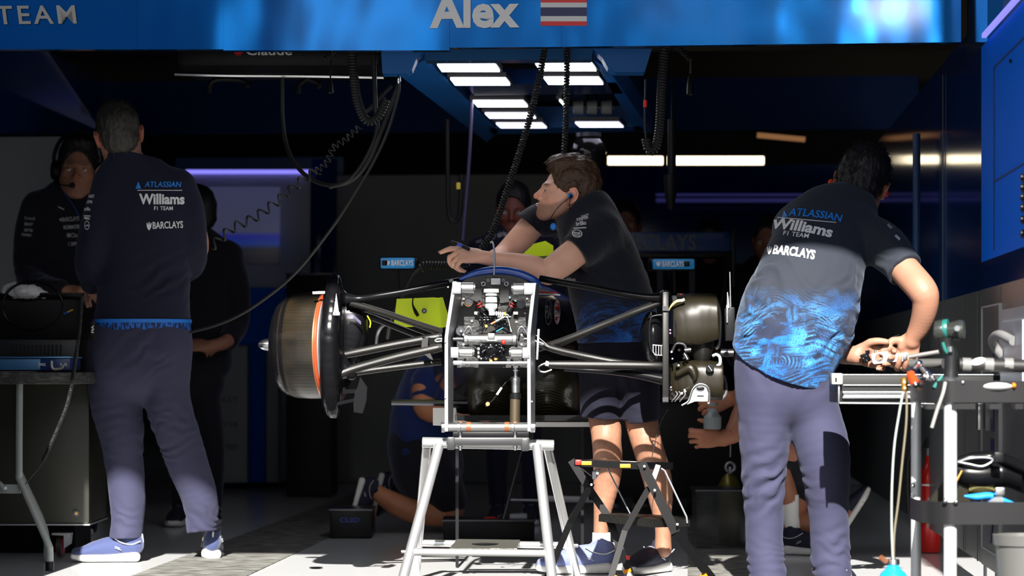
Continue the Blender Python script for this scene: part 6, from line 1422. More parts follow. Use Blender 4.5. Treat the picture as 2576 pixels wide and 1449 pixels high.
for cx, w in ((1240, 62), (1372, 78)): S.limb([k_(cx, 960, -.2), k_(cx + 4, 1000, -.1), k_(cx + 8, 1035, .0)], [(w / s_q, .10), ((w + 6) / s_q, .16), ((w - 8) / s_q, .12)], (1, 0, 0), .02)
S.cut(k_(1300, 1056), (0, 0, -1)); S.cut(k_(1300, 930), (0, 0, 1))
flr = S.build('under_ducts', weave('carbon_mesh', (.004, .004, .003), (.05, .042, .018), 150, .35), car)
part('steering_column', 'chrome', lambda m: (m.lathe(cp(1297, 948, -.02), (0, 0, -1), [(0, .014), (.004, .017), (.055, .015), (.06, .011)], 24), m.cyl(cp(1297, 925, -.02), cp(1297, 948, -.02), .007)))
part('column_collar', 'black', lambda m: m.cyl(cp(1297, 990, -.02), cp(1297, 1003, -.02), .020, 24))
part('column_lower', mat('bronze_dark', (.10, .08, .05), .4, .6), lambda m: m.cyl(cp(1296, 1003, -.02), cp(1295, 1064, -.02), .018, 20))
part('column_nuts', 'alu', lambda m: (m.cyl(cp(1297, 920, -.02), cp(1297, 926, -.02), .016, 6), m.cyl(cp(1297, 930, -.02), cp(1297, 934, -.02), .014, 6)))
part('sensor_cable', 'black', lambda m: m.tube([cp(1290, 950, -.03), cp(1272, 962, -.05), cp(1252, 990, -.05), cp(1238, 1008, -.05), cp(1226, 1016, -.05)], .002, 6, sm=5))
part('heat_sleeve', 'white', lambda m: m.cyl(cp(1262, 975, -.052), cp(1250, 993, -.052), .004)); part('cable_plug', 'copper', lambda m: m.cyl(cp(1227, 1016, -.06), cp(1225, 1018, -.04), .007, 14))
part('cross_tube', 'steel_dark', lambda m: m.cyl(P(985, 1012, 9.9), P(1190, 1014, 9.9), .012, 16))
part('floor_board', 'carbon_dark', lambda m: m.poly([P(1150, 1058, 9.6), P(1480, 1058, 9.6), P(1500, 1058, 11), P(1120, 1058, 11)], (0, 0, .02)))
part('seat_shell', 'carbon_dark', lambda m: m.box((P(1300, 0, 11).x, 1.0, .72), (.55, .6, .30), bev=.05))
# rear wing
rw = thing('rear_wing', 'dark blue rear wing with large pale lettering behind the leaning man', 'wing', P(1700, 640, 13.2))
m = MB(); m.box((P(1697, 610, 13.2).x, 3.25, P(0, 608, 13.2).z), (290 / F * 13.2, .05, 52 / F * 13.2), bev=.01); pl_ = m.build('upper_flap', mat('wing_blue', (.003, .03, .13), .3), rw)
m = MB(); m.box((P(1700, 610, 13.2).x, 3.3, P(0, 640, 13.2).z), (280 / F * 13.2, .2, 14 / F * 13.2), bev=.01); m.build('main_plane', M['carbon_dark'], rw)
for x in (1556, 1842): m = MB(); m.box((P(x, 610, 13.2).x, 3.3, P(0, 650, 13.2).z), (.02, .4, .30), bev=.005); m.build('end_plate', M['carbon_dark'], rw)
bm, w, h = text_mesh('BARCLAYS', 1, .01); sign('lettering', bm, P(1644, 609, 13.2) + Vector((0, .02, 0)), (1, 0, 0), (0, 0, 1), mat('wing_letter', (.10, .10, .10), .5), rw, (215 / F * 13.2, 40 / F * 13.2), .002)
for x in (1660, 1740): m = MB(); m.bar(P(x, 650, 13.3), P(x, 860, 13.3), .03, .05); m.build('pillar', M['carbon_dark'], rw)
m = MB(); m.box((P(1690, 0, 13.4).x, 3.4, .35), (.7, .5, .5), bev=.06); m.build('rear_crash_structure', M['black'], rw)
# air hose beside the mirror
coil([(1180, 662, 9.75), (1120, 668, 9.75), (1070, 668, 9.75), (1058, 676, 9.75)], .012, .005, .011, label='black corrugated air hose lying behind the left suspension', cat='hose')
hose([(1058, 672, 9.75), (1035, 700, 9.75), (1005, 760, 9.72), (985, 800, 9.72), (975, 850, 9.8)], .009, label='black rubber hose dropping from the corrugated hose beside the yellow cover', cat='hose')
hose([(992, 812, 9.8), (965, 818, 9.95), (950, 840, 10), (946, 880, 10)], .007, 'alu_dull', label='thin grey pipe curving below the yellow cover', cat='pipe')
# ================================================================== support stands and folding step
st = thing('trestle_stand', 'polished tubular trestle with a black clamp carrying the car nose', 'trestle', (P(1228, 0, 8.95).x, 8.95 - YC, 0))
def fz(px, d): return Vector(((px - 1288) * d / F, d - YC, 0))
TZ = P(0, 1116, 8.95).z
def sp_(name, mt, fn, par=st): m = MB(); fn(m); return m.build(name, M[mt] if isinstance(mt, str) else mt, par)
sp_('top_tube', 'polished_tube', lambda m: (m.cyl(P(1062, 1113, 8.95), P(1394, 1120, 8.95), .0185, 28, bev=.002)))
for a, b, r in (((1104, 1122, 8.92), (1002, 8.62), .0175), ((1351, 1122, 8.92), (1394, 8.62), .0175), ((1074, 1122, 8.99), (1044, 9.35), .0165), ((1377, 1124, 8.99), (1452, 9.35), .0165)):
    p1_ = fz(b[0], b[1]); sp_('leg', 'polished_tube', lambda m: m.cyl(P(*a), p1_, r, 24))
def on_leg(a, b, py):   # point on the leg at picture height py
    A, B = P(*a), fz(b[0], b[1]); best = None
    for i in range(401):
        q = A.lerp(B, i / 400); d = q.y + YC; y = HY - (q.z - H) * F / d
        if best is None or abs(y - py) < best[0]: best = (abs(y - py), q)
    return best[1]
LA, LC, LB_, LD = [((1104, 1122, 8.92), (1002, 8.62)), ((1351, 1122, 8.92), (1394, 8.62)), ((1074, 1122, 8.99), (1044, 9.35)), ((1377, 1124, 8.99), (1452, 9.35))]
sp_('cross_bar', 'polished_tube', lambda m: m.cyl(on_leg(*LA, 1388), on_leg(*LC, 1392), .0125, 20)); sp_('cross_bar', 'polished_tube', lambda m: m.cyl(on_leg(*LB_, 1366), on_leg(*LD, 1372), .0125, 20))
for l, y in ((LA, 1388), (LD, 1372)):
    q = on_leg(*l, y); sp_('hinge_nut', 'alu', lambda m: m.cyl(q + Vector((-.03, 0, 0)), q + Vector((.03, 0, 0)), .007, 10))
q1, q2, q3, q4 = P(1130, 1384, 9.0), P(1300, 1384, 9.0), P(1308, 1362, 9.24), P(1150, 1360, 9.24)
tp = sp_('tread_plate', mat('tread_worn', (.25, .25, .22), .4, .8, bump=(60, .5)), lambda m: m.poly([q1, q2, q3, q4], (0, 0, .006)))
sp_('plate_recess', 'steel_dark', lambda m: m.sph((q1 + q3) / 2 + Vector((0, 0, .007)), (.048, .045, .002), 28), tp)
# clamp
cl = sp_('clamp_block', mat('clamp_black', (.025, .026, .028), .4), lambda m: (m.box(P(1228, 1110, 8.91), (.286, .05, .028), bev=.006), m.box(P(1135, 1115, 8.91), (.028, .055, .045), bev=.006), m.box(P(1321, 1118, 8.91), (.028, .055, .045), bev=.006)))
sp_('clamp_rear', 'black', lambda m: m.box(P(1240, 1094, 9.0), (.28, .04, .022), bev=.004), cl)
for x in (1158, 1296): sp_('clamp_bolt', 'alu', lambda m: (m.cyl(P(x, 1082, 8.90), P(x, 1100, 8.90), .0072, 14), m.cyl(P(x, 1124, 8.90), P(x, 1133, 8.90), .005, 12), m.cyl(P(x, 1122, 8.90), P(x, 1126, 8.90), .008, 12)), cl)
# lifting frame
fr = thing('nose_frame', 'silver aluminium frame with two upright side plates bolted to the front bulkhead', 'frame', P(1230, 1088, 8.9))
def fp(name, mt, fn, par=fr): m = MB(); fn(m); return m.build(name, M[mt] if isinstance(mt, str) else mt, par)
FD = 8.86
plate = mat('plate_alu', (.34, .35, .37), .42, .8)
def side_plate(sx):
    # thin plate seen nearly edge-on: front edge outline, running back towards the bulkhead
    if sx < 0: f_ = [(1118, 1086), (1118, 850), (1122, 818), (1139, 708)]; bk = [(1131, 1082), (1132, 850), (1142, 815), (1158, 712)]
    else: f_ = [(1340, 1086), (1340, 850), (1337, 818), (1322 + 26, 710)]; f_ = [(1341, 1086), (1341, 845), (1337, 815), (1352, 712)]; f_ = [(1336, 1086), (1335, 842), (1338, 810), (1349, 712)]; bk = [(1346, 1084), (1347, 850), (1350, 815), (1358, 714)]
    A = [P(x, y, FD) for x, y in f_]; B = [P(x, y, FD + .17) for x, y in bk]; t = Vector((.013, 0, 0)) if sx < 0 else Vector((-.013, 0, 0)); m = MB()
    n_ = len(A); vs = A + B + [p + t for p in A] + [p + t for p in B]
    for i in range(n_ - 1):
        a0, a1, b0, b1_ = i, i + 1, n_ + i, n_ + i + 1; o_ = 2 * n_
        m_f = [(a0, a1, b1_, b0), (o_ + a0, o_ + b0, o_ + b1_, o_ + a1), (a0, o_ + a0, o_ + a1, a1), (b0, b1_, o_ + b1_, o_ + b0)]
        m.f += m_f; m.m += [0] * 4
    m.f += [(0, n_, 3 * n_, 2 * n_), (n_ - 1, 3 * n_ - 1, 4 * n_ - 1, 2 * n_ - 1)]; m.m += [0, 0]; m.v += [tuple(v) for v in vs]
    o = m.build('side_plate', plate, fr, smooth=False); bv = o.modifiers.new('b', 'BEVEL'); bv.width = .0015; bv.segments = 2; return o
side_plate(-1); side_plate(1)
fp('edge_channel', plate, lambda m: (m.bar(P(1355, 828, FD + .02), P(1351, 905, FD + .02), .008, .02, bev=.002)))
bt = fp('base_tube', 'chrome', lambda m: (m.lathe(P(1110, 1074, FD + .02), (1, 0, 0), [(0, .014), (.002, .019), (.012, .019), (.013, .0165), (.055, .0165), (.056, .0185), (.066, .0185), (.068, .0165), (.238, .0165), (.24, .0185), (.25, .0185), (.252, .0165), (.305, .0165), (.306, .019), (.322, .019), (.324, .014)], 32)))
for x in (1176, 1272): fp('weld_ring', 'copper', lambda m: m.lathe(P(x, 1074, FD + .02), (1, 0, 0), [(-.004, .0168), (0, .0178), (.008, .0178), (.012, .0168)], 28), bt)
for x in (1158, 1296): fp('lock_screw', 'copper', lambda m: m.cyl(P(x, 1060, FD + .02), P(x, 1066, FD + .02), .009, 14, bev=.002), bt)
fp('cross_rail', 'alu', lambda m: (m.box(P(1238, 913, FD + .02), (.27, .012, .009), bev=.002), m.box(P(1152, 913, FD + .015), (.032, .014, .015), bev=.002)))
for (x0_, x1_, c0_, c1_, y) in ((1138, 1160, 1160, 1192, 725), (1340, 1318, 1318, 1290, 727), (1134, 1154, 1154, 1190, 887), (1332, 1314, 1314, 1284, 888)):
    h_ = .030 if y < 800 else .028
    b_ = fp('spacer_block', mat('block_alu', (.62, .63, .66), .45, .6) if 0 else plate, lambda m: m.box(P((x0_ + x1_) / 2, y, FD + .02), (abs(x1_ - x0_) / 733, .05, h_ * 1.3), bev=.002))
    fp('spacer_tube', 'alu', lambda m: (m.cyl(P(c0_, y, FD + .05), P(c1_, y, FD + .05), .0195, 28, bev=.002), m.cyl(P(c1_, y - 2, FD + .05), P(c1_ + (1 if c1_ > c0_ else -1) * 3, y - 2, FD + .05), .012, 20)), b_)
for x, y in ((1127, 722), (1120, 860), (1120, 1000), (1338, 1010)): fp('plate_pin', 'alu', lambda m: m.cyl(P(x, y, FD - .006), P(x, y, FD), .003, 10))
# ---------------- folding step
sd = 8.95
fs = thing('folding_step', 'black folding two-step stool with orange stickers and feet beside the trestle', 'step stool', (P(1570, 0, sd).x, sd - YC, 0))
def stp(name, mt, fn, par=fs): m = MB(); fn(m); return m.build(name, M[mt] if isinstance(mt, str) else mt, par)
blk = mat('step_black', (.004, .004, .0045), .3, 0, .2)
stp('platform', blk, lambda m: m.poly([P(1452, 1157, 8.85), P(1605, 1163, 8.85), P(1688, 1166, 9.1), P(1500, 1154, 9.12)], (0, 0, -.012)))
stp('platform_rim', blk, lambda m: (m.bar(P(1444, 1164, 8.84), P(1610, 1172, 8.84), .012, .024, hint=(0, 0, 1)), m.bar(P(1610, 1171, 8.84), P(1689, 1172, 9.1), .012, .026, hint=(0, 0, 1))))
stp('grip_strip', 'alu_dull', lambda m: m.poly([P(1560, 1160.5, 8.9), P(1600, 1162, 8.9), P(1680, 1165, 9.08), P(1650, 1163, 9.09)], (0, 0, .0015)))
for x in (1475, 1573): stp('reflector', mat('reflector_orange', (.95, .30, .02), .35), lambda m: m.box(P(x, 1165 + (x - 1475) * .07, 8.832), (.036, .003, .013), bev=.001))
stp('corner_cap', 'red', lambda m: m.box(P(1455, 1163, 8.83), (.022, .02, .018), bev=.004))
def leg_(pts, w, name='leg', mt=blk): return stp(name, mt, lambda m: [m.bar(pts[i], pts[i + 1], w, .014, hint=(0, 1, 0)) for i in range(len(pts) - 1)])
rl = leg_([P(1613, 1163, 8.83), P(1700, 1340, 8.80), fz(1790, 8.86) + Vector((0, 0, .04))], .032)
ll = leg_([P(1437, 1158, 9.08), P(1487, 1237, 9.06), P(1530, 1300, 9.04), P(1562, 1385, 9.02), fz(1590, 9.02) + Vector((0, 0, .03))], .026)
rb = leg_([P(1632, 1228, 8.84), P(1571, 1336, 8.78), fz(1536, 8.72) + Vector((0, 0, .05))], .020)
lb = leg_([P(1488, 1217, 8.95), P(1434, 1315, 9.0), fz(1376, 9.02) + Vector((0, 0, .03))], .022)
stp('lower_tread', mat('tread_black', (.008, .008, .007), .45, 0, .3, bump=(120, .4)), lambda m: (m.poly([P(1509, 1292, 8.98), P(1640, 1306, 8.80), P(1731, 1306, 8.95), P(1700, 1298, 9.1), P(1570, 1290, 9.12)], (0, 0, -.006)), m.bar(P(1509, 1303, 8.98), P(1640, 1318, 8.80), .012, .024, hint=(0, 0, 1)), m.bar(P(1640, 1318, 8.80), P(1732, 1316, 8.95), .012, .024, hint=(0, 0, 1))))
stp('stay_rod', 'alu_dull', lambda m: m.cyl(P(1528, 1178, 9.05), P(1585, 1292, 9.05), .0026, 8)); stp('stay_rod', 'alu_dull', lambda m: m.tube([P(1663, 1178, 8.95), P(1672, 1184, 8.95), P(1727, 1300, 8.93), P(1729, 1316, 8.93)], .0034, 8))
stp('hinge', 'steel_dark', lambda m: m.pp([(1490, 1185), (1512, 1178), (1500, 1206), (1490, 1205)], 8.86, .02)); stp('hinge', 'alu_dull', lambda m: m.pp([(1650, 1168), (1662, 1171), (1650, 1206), (1640, 1203), (1640, 1196)], 8.88, .015))
for x, y, d in ((1621, 1173, 8.81), (1647, 1233, 8.78), (1704, 1319, 8.775), (1488, 1219, 8.93), (1503, 1191, 8.85)): stp('rivet', 'alu', lambda m: m.cyl(P(x, y, d - .008), P(x, y, d + .01), .0045, 12))
stp('link_bar', 'steel_dark', lambda m: (m.bar(P(1463, 1174, 8.9), P(1490, 1195, 8.92), .008, .01), m.bar(P(1500, 1172, 8.86), P(1556, 1172, 8.86), .006, .006)))
def foot(p, q, col='orange'):
    p = Vector(p); d_ = (Vector(q) - p).normalized()
    f_ = stp('foot', 'grey_plastic', lambda m: m.tube([p + Vector((0, 0, -.0)), p + d_ * .05], [.024, .014], 6)); return stp('foot_clip', 'orange', lambda m: m.cyl(p + d_ * .05, p + d_ * .062, .015, 12), f_)
foot(fz(1536, 8.72), P(1571, 1336, 8.78)); foot(fz(1790, 8.86), P(1700, 1340, 8.80)); foot(fz(1376, 9.02), P(1434, 1315, 9.0)); foot(fz(1590, 9.02), P(1562, 1385, 9.02))
stp('label', 'red', lambda m: m.box(P(1580, 1403, 9.0), (.012, .003, .014)))
# car support beam behind the trestle
sb = thing('white_support', 'white angled support block and rail under the car floor', 'support', P(1110, 1075, 9.9))
m = MB(); m.pp([(1089, 1026), (1147, 1026), (1150, 1048), (1166, 1058), (1180, 1062), (1486, 1062), (1486, 1074), (1170, 1074), (1089, 1070)], 9.85, .06); m.build('bracket', M['white'], sb)
for x in (1150, 1465): m = MB(); m.bar(P(x, 1072, 9.9), fz(x, 9.9), .012, .012); m.build('leg', M['black'], sb)
# ================================================================== work trolley in the foreground, right
td = 7.35; ts = F / td
tr = thing('work_trolley', 'tall trolley of pale tubes with a black tray and shelf in the right foreground', 'trolley', (P(2450, 0, td).x, td - YC, 0))
def tp_(name, mt, fn, par=tr): m = MB(); fn(m); return m.build(name, M[mt] if isinstance(mt, str) else mt, par)
pale = mat('tube_pale', (.68, .69, .70), .35, .3)
tp_('post', pale, lambda m: m.cyl(fz(2390, td), P(2391, 945, td), .0185, 28)); tp_('post', pale, lambda m: m.cyl(fz(2304, 7.75), P(2305, 1008, 7.75), .0155, 28))
tp_('post', pale, lambda m: m.cyl(fz(2700, td), P(2700, 945, td), .0185, 28)); tp_('post', pale, lambda m: m.cyl(fz(2640, 7.75), P(2640, 1008, 7.75), .0155, 28))
trayb = mat('tray_black', (.012, .012, .013), .38, 0, .3)
def band(m, y0, y1, r=.06, f_=None):
    # shallow tray edge: front rail with rounded left corner
    a = [P(2294, 0, 7.78), P(2292, 0, 7.60), P(2318, 0, 7.42), P(2372, 0, td - .02), P(2450, 0, td - .03), P(2720, 0, td - .03)]
    q = spline([tuple(v) for v in a], 5); z0, z1 = H + (HY - y1) / ts, H + (HY - y0) / ts; V = []
    for i, v in enumerate(q):
        V += [(v[0], v[1], z0), (v[0], v[1], z1), (v[0], v[1] + .012, z1), (v[0], v[1] + .012, z0)]
    n_ = len(q); fs_ = [(0, 1, 2, 3), (4 * n_ - 4, 4 * n_ - 1, 4 * n_ - 2, 4 * n_ - 3)]
    for i in range(n_ - 1):
        for k in range(4): fs_.append((i * 4 + k, i * 4 + (k + 1) % 4, i * 4 + 4 + (k + 1) % 4, i * 4 + 4 + k))
    m.add(V, fs_)
tray = tp_('tray', trayb, lambda m: band(m, 958, 1012))
def shelf_floor(name, py): zz = H + (HY - py) / ts; return tp_(name, trayb, lambda m: m.poly([(P(x, 0, d).x, d - YC, zz) for x, d in ((2305, 7.74), (2310, 7.5), (2380, 7.36), (2700, 7.36), (2680, 7.8))], (0, 0, .008)))
shelf_floor('tray_floor', 1006); shelf_floor('shelf_floor', 1312)
lowb = tp_('shelf', trayb, lambda m: band(m, 1262, 1318))
tp_('tray_rib', trayb, lambda m: [m.box(P(x, 1022, td), (w / ts, .05, .016)) for x, w in ((2350, 40), (2420, 60), (2500, 30), (2560, 20))])
for x, y, d in ((2378, 1260, td - .04), (2405, 1262, td - .04), (2296, 1222, 7.72), (2422, 962, td - .03), (2322, 1020, 7.7), (2317, 1294, 7.5)): tp_('bolt', 'alu', lambda m: m.sph(P(x, y, d), .007, 12))
hp = tp_('handle_pipe', 'rubber', lambda m: m.cyl(P(2412, 917, td - .02), P(2720, 924, td - .02), .0185, 24)); tp_('handle_pipe', mat('pipe_grey', (.10, .10, .095), .35, .3), lambda m: m.cyl(P(2290, 915, td + .25), P(2372, 914, td + .2), .014, 20))
for x in (2420, 2476, 2525): tp_('pipe_collar', mat('collar_grey', (.16, .16, .155), .4), lambda m: m.cyl(P(x, 917, td - .02), P(x + 22, 918, td - .02), .0195, 24), hp)
tp_('clamp_sleeve', 'alu_dull', lambda m: m.cyl(P(2392, 945, td - .01), P(2392, 900, td - .01), .020, 20))
# flat white ovals on the trolley handle and tray
t = thing('white_oval', 'white oval on the black trolley handle', 'tag', P(2461, 909, td - .05)); m = MB(); m.sph(P(2461, 909, td - .042), (.021, .002, .010), 18, (Vector((.96, 0, .26)), Vector((0, 1, 0)), Vector((-.26, 0, .96)))); m.build('flat_oval', M['white'], t)
m = MB(); m.sph(P(2505, 972, td - .0), (.052, .05, .014), 20); m.build('tray_oval', M['white'], label='flat white oval with orange end on the upper trolley tray', cat='cloth')
m = MB(); m.sph(P(2550, 970, td - .03), (.006, .02, .008), 12); m.build('orange_cap', M['orange'], label='small orange cap at the end of the white oval', cat='cap')
# wheel gun holder: dark post with a round head
wg = thing('wheel_gun', 'dark tool with a big round grey and green head standing on the trolley post', 'wheel gun', P(2393, 945, td - .03))
green = mat('teal_rubber', (.01, .12, .10), .35, trans=0)
m = MB(); m.lathe(P(2350, 832, td + .0), (1, -.35, .02), [(0, .012), (.004, .028), (.02, .031), (.034, .027), (.036, .022), (.05, .024), (.075, .030), (.085, .026), (.088, .008)], 32); m.build('head', mat('gun_grey', (.03, .033, .03), .25, .2), wg)
m = MB(); m.lathe(P(2373, 828, td - .01), (1, -.35, .02), [(0, .0275), (.012, .0285), (.014, .0275)], 32); m.build('head_ring', green, wg)
m = MB(); m.cyl(P(2405, 826, td - .07), P(2408, 826, td - .085), .008, 16); m.build('nose_bolt', M['chrome'], wg)
m = MB(); m.tube([P(2380, 850, td - .02), P(2383, 872, td - .02), P(2392, 890, td - .02), P(2393, 925, td - .02), P(2392, 948, td - .02)], [.020, .017, .019, .020, .022], 16, sm=4, flat=.8); m.build('grip', mat('gun_black', (.008, .009, .009), .3), wg)
m = MB(); m.tube([P(2372, 862, td - .03), P(2378, 880, td - .035), P(2384, 888, td - .035)], .005, 8, sm=3); m.build('trigger_guard', green, wg)
m = MB(); m.cyl(P(2391, 872, td - .045), P(2391, 885, td - .045), .007, 14); m.build('trigger', M['chrome'], wg)
m = MB(); m.tube([P(2372, 945, td), P(2360, 960, td), P(2350, 975, td)], .006, 8, sm=3); m.build('air_inlet', green, wg)
m = MB(); m.tube([P(2378, 962, td - .03), P(2372, 990, td - .04), P(2358, 1030, td - .04), P(2344, 1076, td - .04)], .005, 10, sm=4); m.build('grey_tube', mat('tube_grey', (.25, .25, .23), .4), label='grey plastic tube hanging off the trolley tray beside the front post', cat='tube')
# rail with chrome slides
rl_ = thing('slide_rail', 'black drawer rail unit with bright chrome slides and a grey end cap', 'rail', P(2190, 1015, 8.2))
rd = 8.15
def rp_(name, mt, fn, par=rl_): m = MB(); fn(m); return m.build(name, M[mt] if isinstance(mt, str) else mt, par)
rp_('housing', mat('rail_black', (.012, .013, .013), .4, 0, .3), lambda m: m.box((P(2345, 0, rd).x, rd - YC + .10, P(0, 978, rd).z), (.60, .2, .088), bev=.003))
rp_('upper_edge', 'chrome', lambda m: m.cyl(P(2118, 943, rd), P(2580, 943, rd), .0032, 12)); rp_('middle_edge', 'chrome', lambda m: m.cyl(P(2122, 969, rd - .005), P(2300, 969, rd - .005), .0028, 12))
rp_('slide', 'chrome', lambda m: m.cyl(P(2120, 987, rd - .01), P(2300, 987, rd - .01), .0045, 12)); rp_('slide', 'chrome', lambda m: m.cyl(P(2120, 1000, rd - .01), P(2290, 1000, rd - .01), .0042, 12))
rp_('slide_web', 'alu_dull', lambda m: m.box(P(2205, 994, rd), (.21, .012, .016), bev=.002)); rp_('end_cap', mat('cap_grey', (.30, .30, .28), .5), lambda m: m.box(P(2104, 953, rd - .01), (.036, .05, .036), bev=.006))
rp_('end_cap_slot', 'black', lambda m: m.box(P(2103, 955, rd - .036), (.005, .004, .012))); rp_('end_bar', 'alu', lambda m: m.box(P(2110, 992, rd - .01), (.006, .02, .060), bev=.002)); rp_('lower_edge', 'alu_dull', lambda m: m.cyl(P(2112, 1014, rd), P(2350, 1016, rd), .003, 10))
# torch, fittings and cables at the tray corner
tc_ = thing('gas_torch', 'small torch with a bright red barrel and steel tip on the trolley corner', 'torch', P(2297, 968, 7.5))
a, b = P(2283, 925, 7.5), P(2305, 972, 7.45)
m = MB(); m.tube([a, a.lerp(b, .25), a.lerp(b, .3)], [.004, .008, .010], 16); m.build('tip', M['alu'], tc_)
m = MB(); m.cyl(a.lerp(b, .3), a.lerp(b, .9), .0125, 20, bev=.002); m.build('barrel', mat('torch_red', (.75, .05, .01), .25, coat=.5), tc_); m = MB(); m.cyl(a.lerp(b, .9), b, .0105, 16, .007); m.build('end_nut', M['steel_dark'], tc_)
br = thing('brass_fitting', 'knurled brass hose fitting beside the red torch', 'fitting', P(2277, 990, 7.5)); m = MB(); m.lathe(P(2274, 948, 7.52), (.05, 0, -1), [(0, .006), (.004, .011), (.014, .010), (.018, .012), (.028, .009), (.034, .011), (.044, .006)], 12); m.build('body', M['gold'], br); m = MB(); m.lathe(P(2274, 985, 7.52), (.05, 0, -1), [(0, .006), (.012, .008), (.02, .004)], 12); m.build('ferrule', M['chrome'], br)
cf = thing('steel_coupling', 'cluster of shiny steel couplings right of the red torch', 'coupling', P(2330, 960, 7.5))
for i, (x0_, y0_, x1_, y1_, r_) in enumerate([(2302, 925, 2316, 910, .009), (2314, 920, 2330, 938, .007), (2330, 935, 2342, 950, .009), (2340, 945, 2352, 958, .007), (2318, 950, 2332, 946, .010), (2326, 958, 2340, 968, .008)]): m = MB(); m.cyl(P(x0_, y0_, 7.5), P(x1_, y1_, 7.48), r_, 14, bev=.002); m.build('coupling_piece', M['chrome'] if i % 2 == 0 else M['alu'], cf)
hose([(2272, 985, 7.5), (2262, 1040, 7.5), (2250, 1120, 7.5), (2244, 1220, 7.5), (2243, 1320, 7.5), (2246, 1405, 7.5)], .0035, mat('wire_grey', (.30, .33, .32), .4), label='pale thin cable running from the torch to the blue bottle', cat='cable')
hose([(2281, 985, 7.5), (2280, 1060, 7.5), (2270, 1160, 7.5), (2260, 1260, 7.5), (2250, 1340, 7.5), (2248, 1405, 7.5)], .0035, mat('wire_brown', (.14, .12, .08), .4), label='dark brown thin cable running down to the blue bottle', cat='cable')
bo = thing('spray_bottle', 'bright blue bottle with a silver cap at the bottom edge below the cables', 'bottle', P(2247, 1560, 7.5))
m = MB(); m.lathe(P(2247, 1418, 7.5), (0, 0, -1), [(0, .012), (.006, .018), (.014, .020), (.028, .036), (.05, .045), (.16, .045)], 32); m.build('body', mat('bottle_blue', (.01, .32, .80), .3), bo)
m = MB(); m.lathe(P(2247, 1400, 7.5), (0, 0, -1), [(0, .005), (.006, .006), (.008, .018), (.022, .019), (.024, .012)], 20); m.build('cap', M['alu'], bo); m = MB(); m.cyl(P(2228, 1413, 7.49), P(2215, 1402, 7.48), .008, 14); m.build('side_valve', M['copper'], bo); m = MB(); m.cyl(P(2247, 1400, 7.5), P(2246, 1388, 7.5), .003, 10); m.build('stem', M['alu'], bo)
# parts on the lower shelf
lp_ = thing('suspension_part', 'black carbon suspension part with a pale outline on the lower trolley shelf', 'car part', P(2480, 1250, 7.5))
m = MB(); m.tube([P(2405, 1160, 7.5), P(2440, 1152, 7.5), P(2500, 1150, 7.5), P(2545, 1162, 7.45), P(2590, 1182, 7.4)], [.012, .02, .022, .02, .02], 14, sm=5, flat=.8); m.build('arm', M['carbon_dark'], lp_)
m = MB(); m.tube([P(2410, 1162, 7.46), P(2440, 1153, 7.45), P(2480, 1151, 7.45), P(2498, 1158, 7.45), P(2472, 1173, 7.45), P(2440, 1168, 7.45), P(2410, 1162, 7.46)], .003, 8, sm=3); m.build('edge_trim', M['alu_dull'], lp_)
m = MB(); m.tube([P(2400, 1172, 7.5), P(2425, 1190, 7.5), P(2470, 1195, 7.5), P(2530, 1190, 7.5), P(2590, 1205, 7.45)], [.02, .035, .04, .04, .045], 14, sm=4); m.build('fairing', M['carbon_dark'], lp_)
m = MB(); m.poly([P(2340, 1262, 7.5), P(2395, 1175, 7.5), P(2430, 1180, 7.5), P(2440, 1262, 7.5)], (0, .03, 0)); m.build('duct', M['carbon_gold'], lp_)
m = MB(); m.cyl(P(2403, 1215, 7.45), P(2420, 1184, 7.45), .004, 10); m.build('brass_rod', M['gold'], lp_)
m = MB(); m.box(P(2512, 1150, 7.4), (.028, .02, .03), bev=.006); m.build('peg', M['black'], lp_)
rh = thing('ribbed_hose', 'olive ribbed duct curled on the lower trolley shelf', 'duct', P(2470, 1240, 7.5))
for i in range(12): m = MB(); x = 2440 + i * 5.5; z_ = 1232 - math.sin((i + 1) / 13 * 3.14) * 22; m.tube([P(x, 1242, 7.5), P(x, (1242 + z_) / 2, 7.48), P(x, z_, 7.5)], .0034, 8, sm=2); m.build('rib', mat('olive', (.10, .09, .035), .5) if i == 0 else bpy.data.materials['olive'], rh)
m = MB(); m.tube([P(2436, 1240, 7.53), P(2455, 1222, 7.53), P(2475, 1216, 7.53), P(2495, 1222, 7.53), P(2508, 1240, 7.53)], .014, 10, sm=4); m.build('duct_wall', bpy.data.materials['olive'], rh)
m = MB(); m.tube([P(2425, 1248, 7.4), P(2455, 1250, 7.4), P(2490, 1247, 7.4), P(2520, 1258, 7.4), P(2552, 1266, 7.4)], [.004, .014, .014, .012, .004], 12, sm=4, flat=.7); m.build('blue_cloth', mat('cloth_bright_blue', (.01, .28, .85), .6), label='bright blue cloth lying on the lower trolley shelf', cat='cloth')
sb_ = thing('silver_bracket', 'machined silver bracket standing on the lower trolley shelf', 'bracket', P(2510, 1270, 7.35)); m = MB(); m.box(P(2515, 1236, 7.35), (.026, .02, .022), bev=.003); m.poly([P(2485, 1272, 7.35), P(2487, 1262, 7.35), P(2508, 1248, 7.35), P(2520, 1246, 7.35), P(2528, 1272, 7.35)], (0, .02, 0)); m.build('bracket_body', M['alu'], sb_)
m = MB(); m.sph(P(2554, 1268, 7.33), .007, 12); m.build('bracket_bolt', M['chrome'], sb_)
# bin
bn = thing('waste_bin', 'dark grey round bin at the bottom right corner under the trolley', 'bin', fz(2575, 7.2)); c = fz(2575, 7.2); zt = H + (HY - 1345) / (F / 7.2)
m = MB(); m.lathe(c, (0, 0, 1), [(0, .065), (zt - .03, .078), (zt - .028, .084), (zt, .086), (zt, .08), (zt - .02, .078)], 40, close=False); m.build('bucket', mat('bin_grey', (.09, .09, .085), .4), bn)
